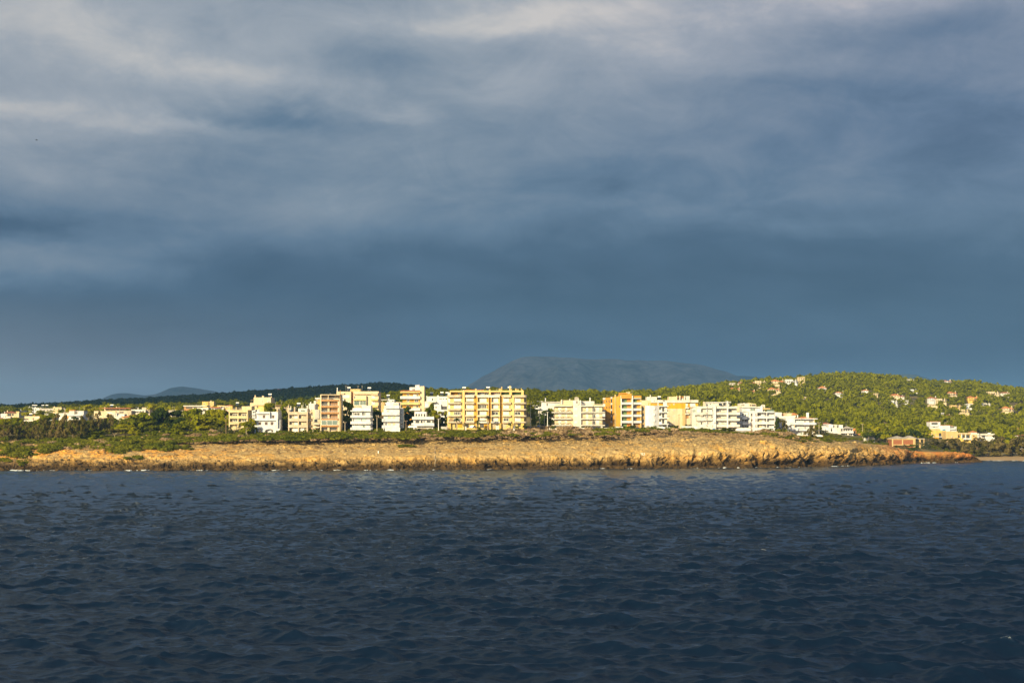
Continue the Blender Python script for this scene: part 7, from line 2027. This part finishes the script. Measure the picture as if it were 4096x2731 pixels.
def car(px, yb_, D, mat, label, rz=0.0):
    r = tag(empty('parked_car', P(px, yb_, D), rz), label, 'car', 'cars parked behind the headland scrub')
    prof = [(-2.1, .35), (-2.12, .75), (-1.95, .92), (-1.25, 1.0), (-.75, 1.42), (.65, 1.45), (1.35, 1.02), (2.0, .88), (2.12, .6), (2.1, .35)]
    mb = MB(); mb.prism(prof, -.82, .82, 'y'); mb.build('body', M[mat], r)
    for s in (-.84, .825):
        mb = MB(); mb.prism([(-1.1, 1.03), (-.72, 1.36), (.58, 1.38), (1.12, 1.05)], s, s + .015, 'y'); mb.build('window', M['glass'], r)
    for x in (-1.3, 1.35):
        for y in (-.8, .62):
            mb = MB(); mb.tube((x, y, .33), (x, y + .2, .33), .33, .33, 12); o = mb.build('wheel', M['tyre'], r)
            mb = MB(); mb.tube((x, y - .01, .33), (x, y + .21, .33), .18, .18, 8); mb.build('rim', M['steel'], o)


car(1892, 1713, 663, 'carw', 'white car parked at the garage of the long yellow block', 1.2)
car(2365, 1719, 680, 'card', 'dark car under the right balconies of the black railed block')
car(2548, 1720, 682, 'card', 'dark car beside the blue barrel at the orange block', .1)
car(1650, 1712, 663, 'carw', 'white car before the low modern villa', .1)
car(2642, 1716, 688, 'carw', 'white car roof showing behind the low wall of the rounded white block')
car(3272, 1748, 703, 'carw', 'white car on the crest under the wind bent trees')
for px, D, lb in ((2962, 696, 'left boat under a white cover before the loggia block'), (2982, 697, 'right boat under a white cover before the loggia block')):
    r = tag(empty('boat', P(px, 1724, D), .3), lb, 'boat', 'covered boats on the shore road')
    mb = MB(); mb.prism([(-2.4, .2), (-2.5, .8), (2.9, 1.05), (2.1, .2)], -.85, .85, 'y'); mb.build('hull', M['carw'], r)
    mb = MB(); mb.prism([(-2.4, .8), (-1.5, 1.5), (.6, 1.7), (2.7, 1.05)], -.8, .8, 'y'); mb.build('cover', M['canvas'], r)
    mb = MB(); mb.box(-1.6, 1.4, -.6, .6, -.6, .2); mb.build('trailer', M['metal'], r)


def bin_(px, yt, yb_, D, mat, label, w_=1.3):
    r = tag(empty('rubbish_bin', P(px, yb_, D)), label, 'bin')
    h = (yb_ - yt) * D / F
    mb = MB(); mb.prism([(-w_ / 2 * .85, 0), (w_ / 2 * .85, 0), (w_ / 2, h * .85), (-w_ / 2, h * .85)], -.5, .5, 'y'); mb.build('body', M[mat], r)
    mb = MB(); mb.prism([(-w_ / 2 - .05, h * .85), (w_ / 2 + .05, h * .85), (w_ / 2 * .8, h), (-w_ / 2 * .8, h)], -.56, .56, 'y'); mb.build('lid', M[mat], r)


bin_(2821, 1712, 1722, 690, 'green', 'green wheeled dumpster before the large off white block')
bin_(2856, 1713, 1722, 690, 'blue', 'blue dumpster right of the green one')
bin_(2155, 1701, 1712, 690, 'blue', 'blue bin standing in the lane beside the lamps')
r = tag(empty('barrel', P(2571, 1724, 680)), 'blue barrel standing beside the dark car at the orange block', 'barrel')
mb = MB(); mb.tube((0, 0, -.2), (0, 0, 1.1), .52, .52, 12); mb.build('body', M['blue'], r)
mb = MB()
for z in (.25, .75, 1.08): mb.tube((0, 0, z), (0, 0, z + .06), .55, .55, 12)
mb.build('hoops', M['bluedoor'], r)

# little white marker, painted letters and the pale pipe on the headland
D = head_row(1513, 1812) or 620
r = tag(empty('marker_post', P(1513, 1812, D)), 'small white survey post alone on the bare rock', 'post')
r.location.z = surf(1513, D)
mb = MB(); mb.box(-.16, .16, -.15, .15, -.5, .95); mb.build('shaft', M['paint'], r); mb = MB(); mb.box(-.22, .22, -.2, .2, .95, 1.05); mb.build('cap', M['paint'], r)


def on_rock(px, py):
    """front surface of the displaced rock at a photo position"""
    i = int((px + 420) / 3)
    rows_ = YH - (hv3[i, :, 2] - HC) * F / hv3[i, :, 1]
    rows_ = np.minimum.accumulate(rows_)
    j = int(np.argmin(np.abs(rows_ - py)))
    return Vector((float(hv3[i, j, 0]), float(hv3[i, j, 1]), float(hv3[i, j, 2])))


c = on_rock(2570, 1816)
r = tag(empty('painted_letters', c), 'white letters XI painted on the ochre cliff', 'painted letters')
mb = MB()
for sg in (-1, 1): mb.prism([(-.55 * sg - .09, -.62), (-.55 * sg + .09, -.62), (.55 * sg + .09, .62), (.55 * sg - .09, .62)], -.55, -.40, 'y')
mb.build('letter', M['paint'], r)
mb = MB(); mb.box(.88, 1.05, -.55, -.40, -.62, .62); mb.build('letter', M['paint'], r)
mb = MB()
mb.v, mb.f = [], []
pts = [on_rock(1742 + 1.2 * math.sin(k), y) + Vector((0, -.15, .1)) for k, y in enumerate(np.linspace(1778, 1866, 12))]
for p, q in zip(pts[:-1], pts[1:]): mb.tube(p, q, .10, .10, 6)
tag(mb.build('drain_pipe', M['stone']), 'pale drain pipe running straight down the rock to the sea', 'pipe')

# loose boulders
gb = np.random.default_rng(31)
bd = []
for i in range(4):
    mb = MB(); mb.ball((0, 0, 0), 1, .8, .7, 14, 9)
    q = np.array(mb.v)
    q *= (0.75 + 0.6 * fbm(q * 1.6 + 9 * i, 4, 40 + i))[:, None]
    mb.v = [tuple(a) for a in q]
    bd.append(mb.mesh('boulder', hm.materials[0]))
for k, (px, py, w_, lb) in enumerate([(320, 1852, 22, 'pale boulder low on the left slope'), (392, 1812, 26, 'pale split boulder under the left scarp'), (396, 1790, 22, 'grey boulder on the scarp edge'), (412, 1868, 14, 'ochre boulder at the waterline of the left slope'), (238, 1800, 10, 'small upright stone on the orange scar'), (3056, 1766, 34, 'large boulder on the crest below the loggia block'), (3180, 1752, 26, 'orange boulder below the round terraced villa'),
                                  (3216, 1746, 18, 'tan boulder right of the orange one'), (2996, 1778, 24, 'grey boulder lying on the bare top'), (3090, 1790, 30, 'broad boulder above the cliff edge'), (3300, 1790, 30, 'rounded boulder above the right cliff'), (3420, 1764, 20, 'boulder leaning below the terracotta house'), (1668, 1850, 26, 'rounded boulder at the mouth of the drain pipe'), (1430, 1846, 24, 'rounded boulder in the cliff foot left of the drain pipe')]):
    o = link('boulder', bd[k % 4])
    o.location = on_rock(px, py) + Vector((0, 0, .1))
    s = w_ * o.location.y / F / 2
    o.scale = (s, s * .8, s * .75)
    o.rotation_euler = (0, 0, k * 1.3)
    tag(o, lb, 'boulder', 'boulders on the headland')

# gull over the sea
r = tag(empty('gull', P(146, 561, 330), .5), 'dark gull gliding alone high in the left of the sky', 'bird')
mb = MB(); mb.ball((0, 0, 0), .22, .07, .065, 10, 6); mb.ball((.24, 0, .02), .06, .045, .045, 8, 5); mb.prism([(-.18, -.03), (-.36, -.08), (-.36, .08), (-.18, .03)], -.01, .01)
mb.build('body', M['card'], r)
for s in (-1, 1):
    mb = MB()
    pr = [(-.02, 0, .02, .16), (.04, .24, .12, .15), (-.02, .42, .10, .11), (-.10, .60, .03, .03)]
    for a, c in zip(pr[:-1], pr[1:]):
        n0 = len(mb.v)
        for (x, y, z, w_) in (a, c): mb.v += [(x + w_ / 2, y * s, z + .008), (x - w_ / 2, y * s, z + .008), (x - w_ / 2, y * s, z - .008), (x + w_ / 2, y * s, z - .008)]
        mb.f += [(n0, n0 + 1, n0 + 5, n0 + 4), (n0 + 1, n0 + 2, n0 + 6, n0 + 5), (n0 + 2, n0 + 3, n0 + 7, n0 + 6), (n0 + 3, n0, n0 + 4, n0 + 7)]
    mb.build('wing', M['card'], r)

# ---------------------------------------------------------------- haze
HAZE = 7.0e-5
mh = bpy.data.materials.new('haze_air')
mh.use_nodes = True
th = NT(mh.node_tree)
pv = th.n('ShaderNodeVolumePrincipled', {'Color': (0.155, 0.34, 0.66, 1), 'Density': HAZE, 'Anisotropy': 0.0, 'Density Attribute': ''})
th.t.links.new(pv.outputs[0], th.n('ShaderNodeOutputMaterial').inputs['Volume'])
mh.cycles.homogeneous_volume = True
mb = MB()
mb.box(-9000, 9000, -700, 15000, -6, 560)
tag(mb.build('haze', mh), 'thin blue haze over the sea and the land', kind='stuff')
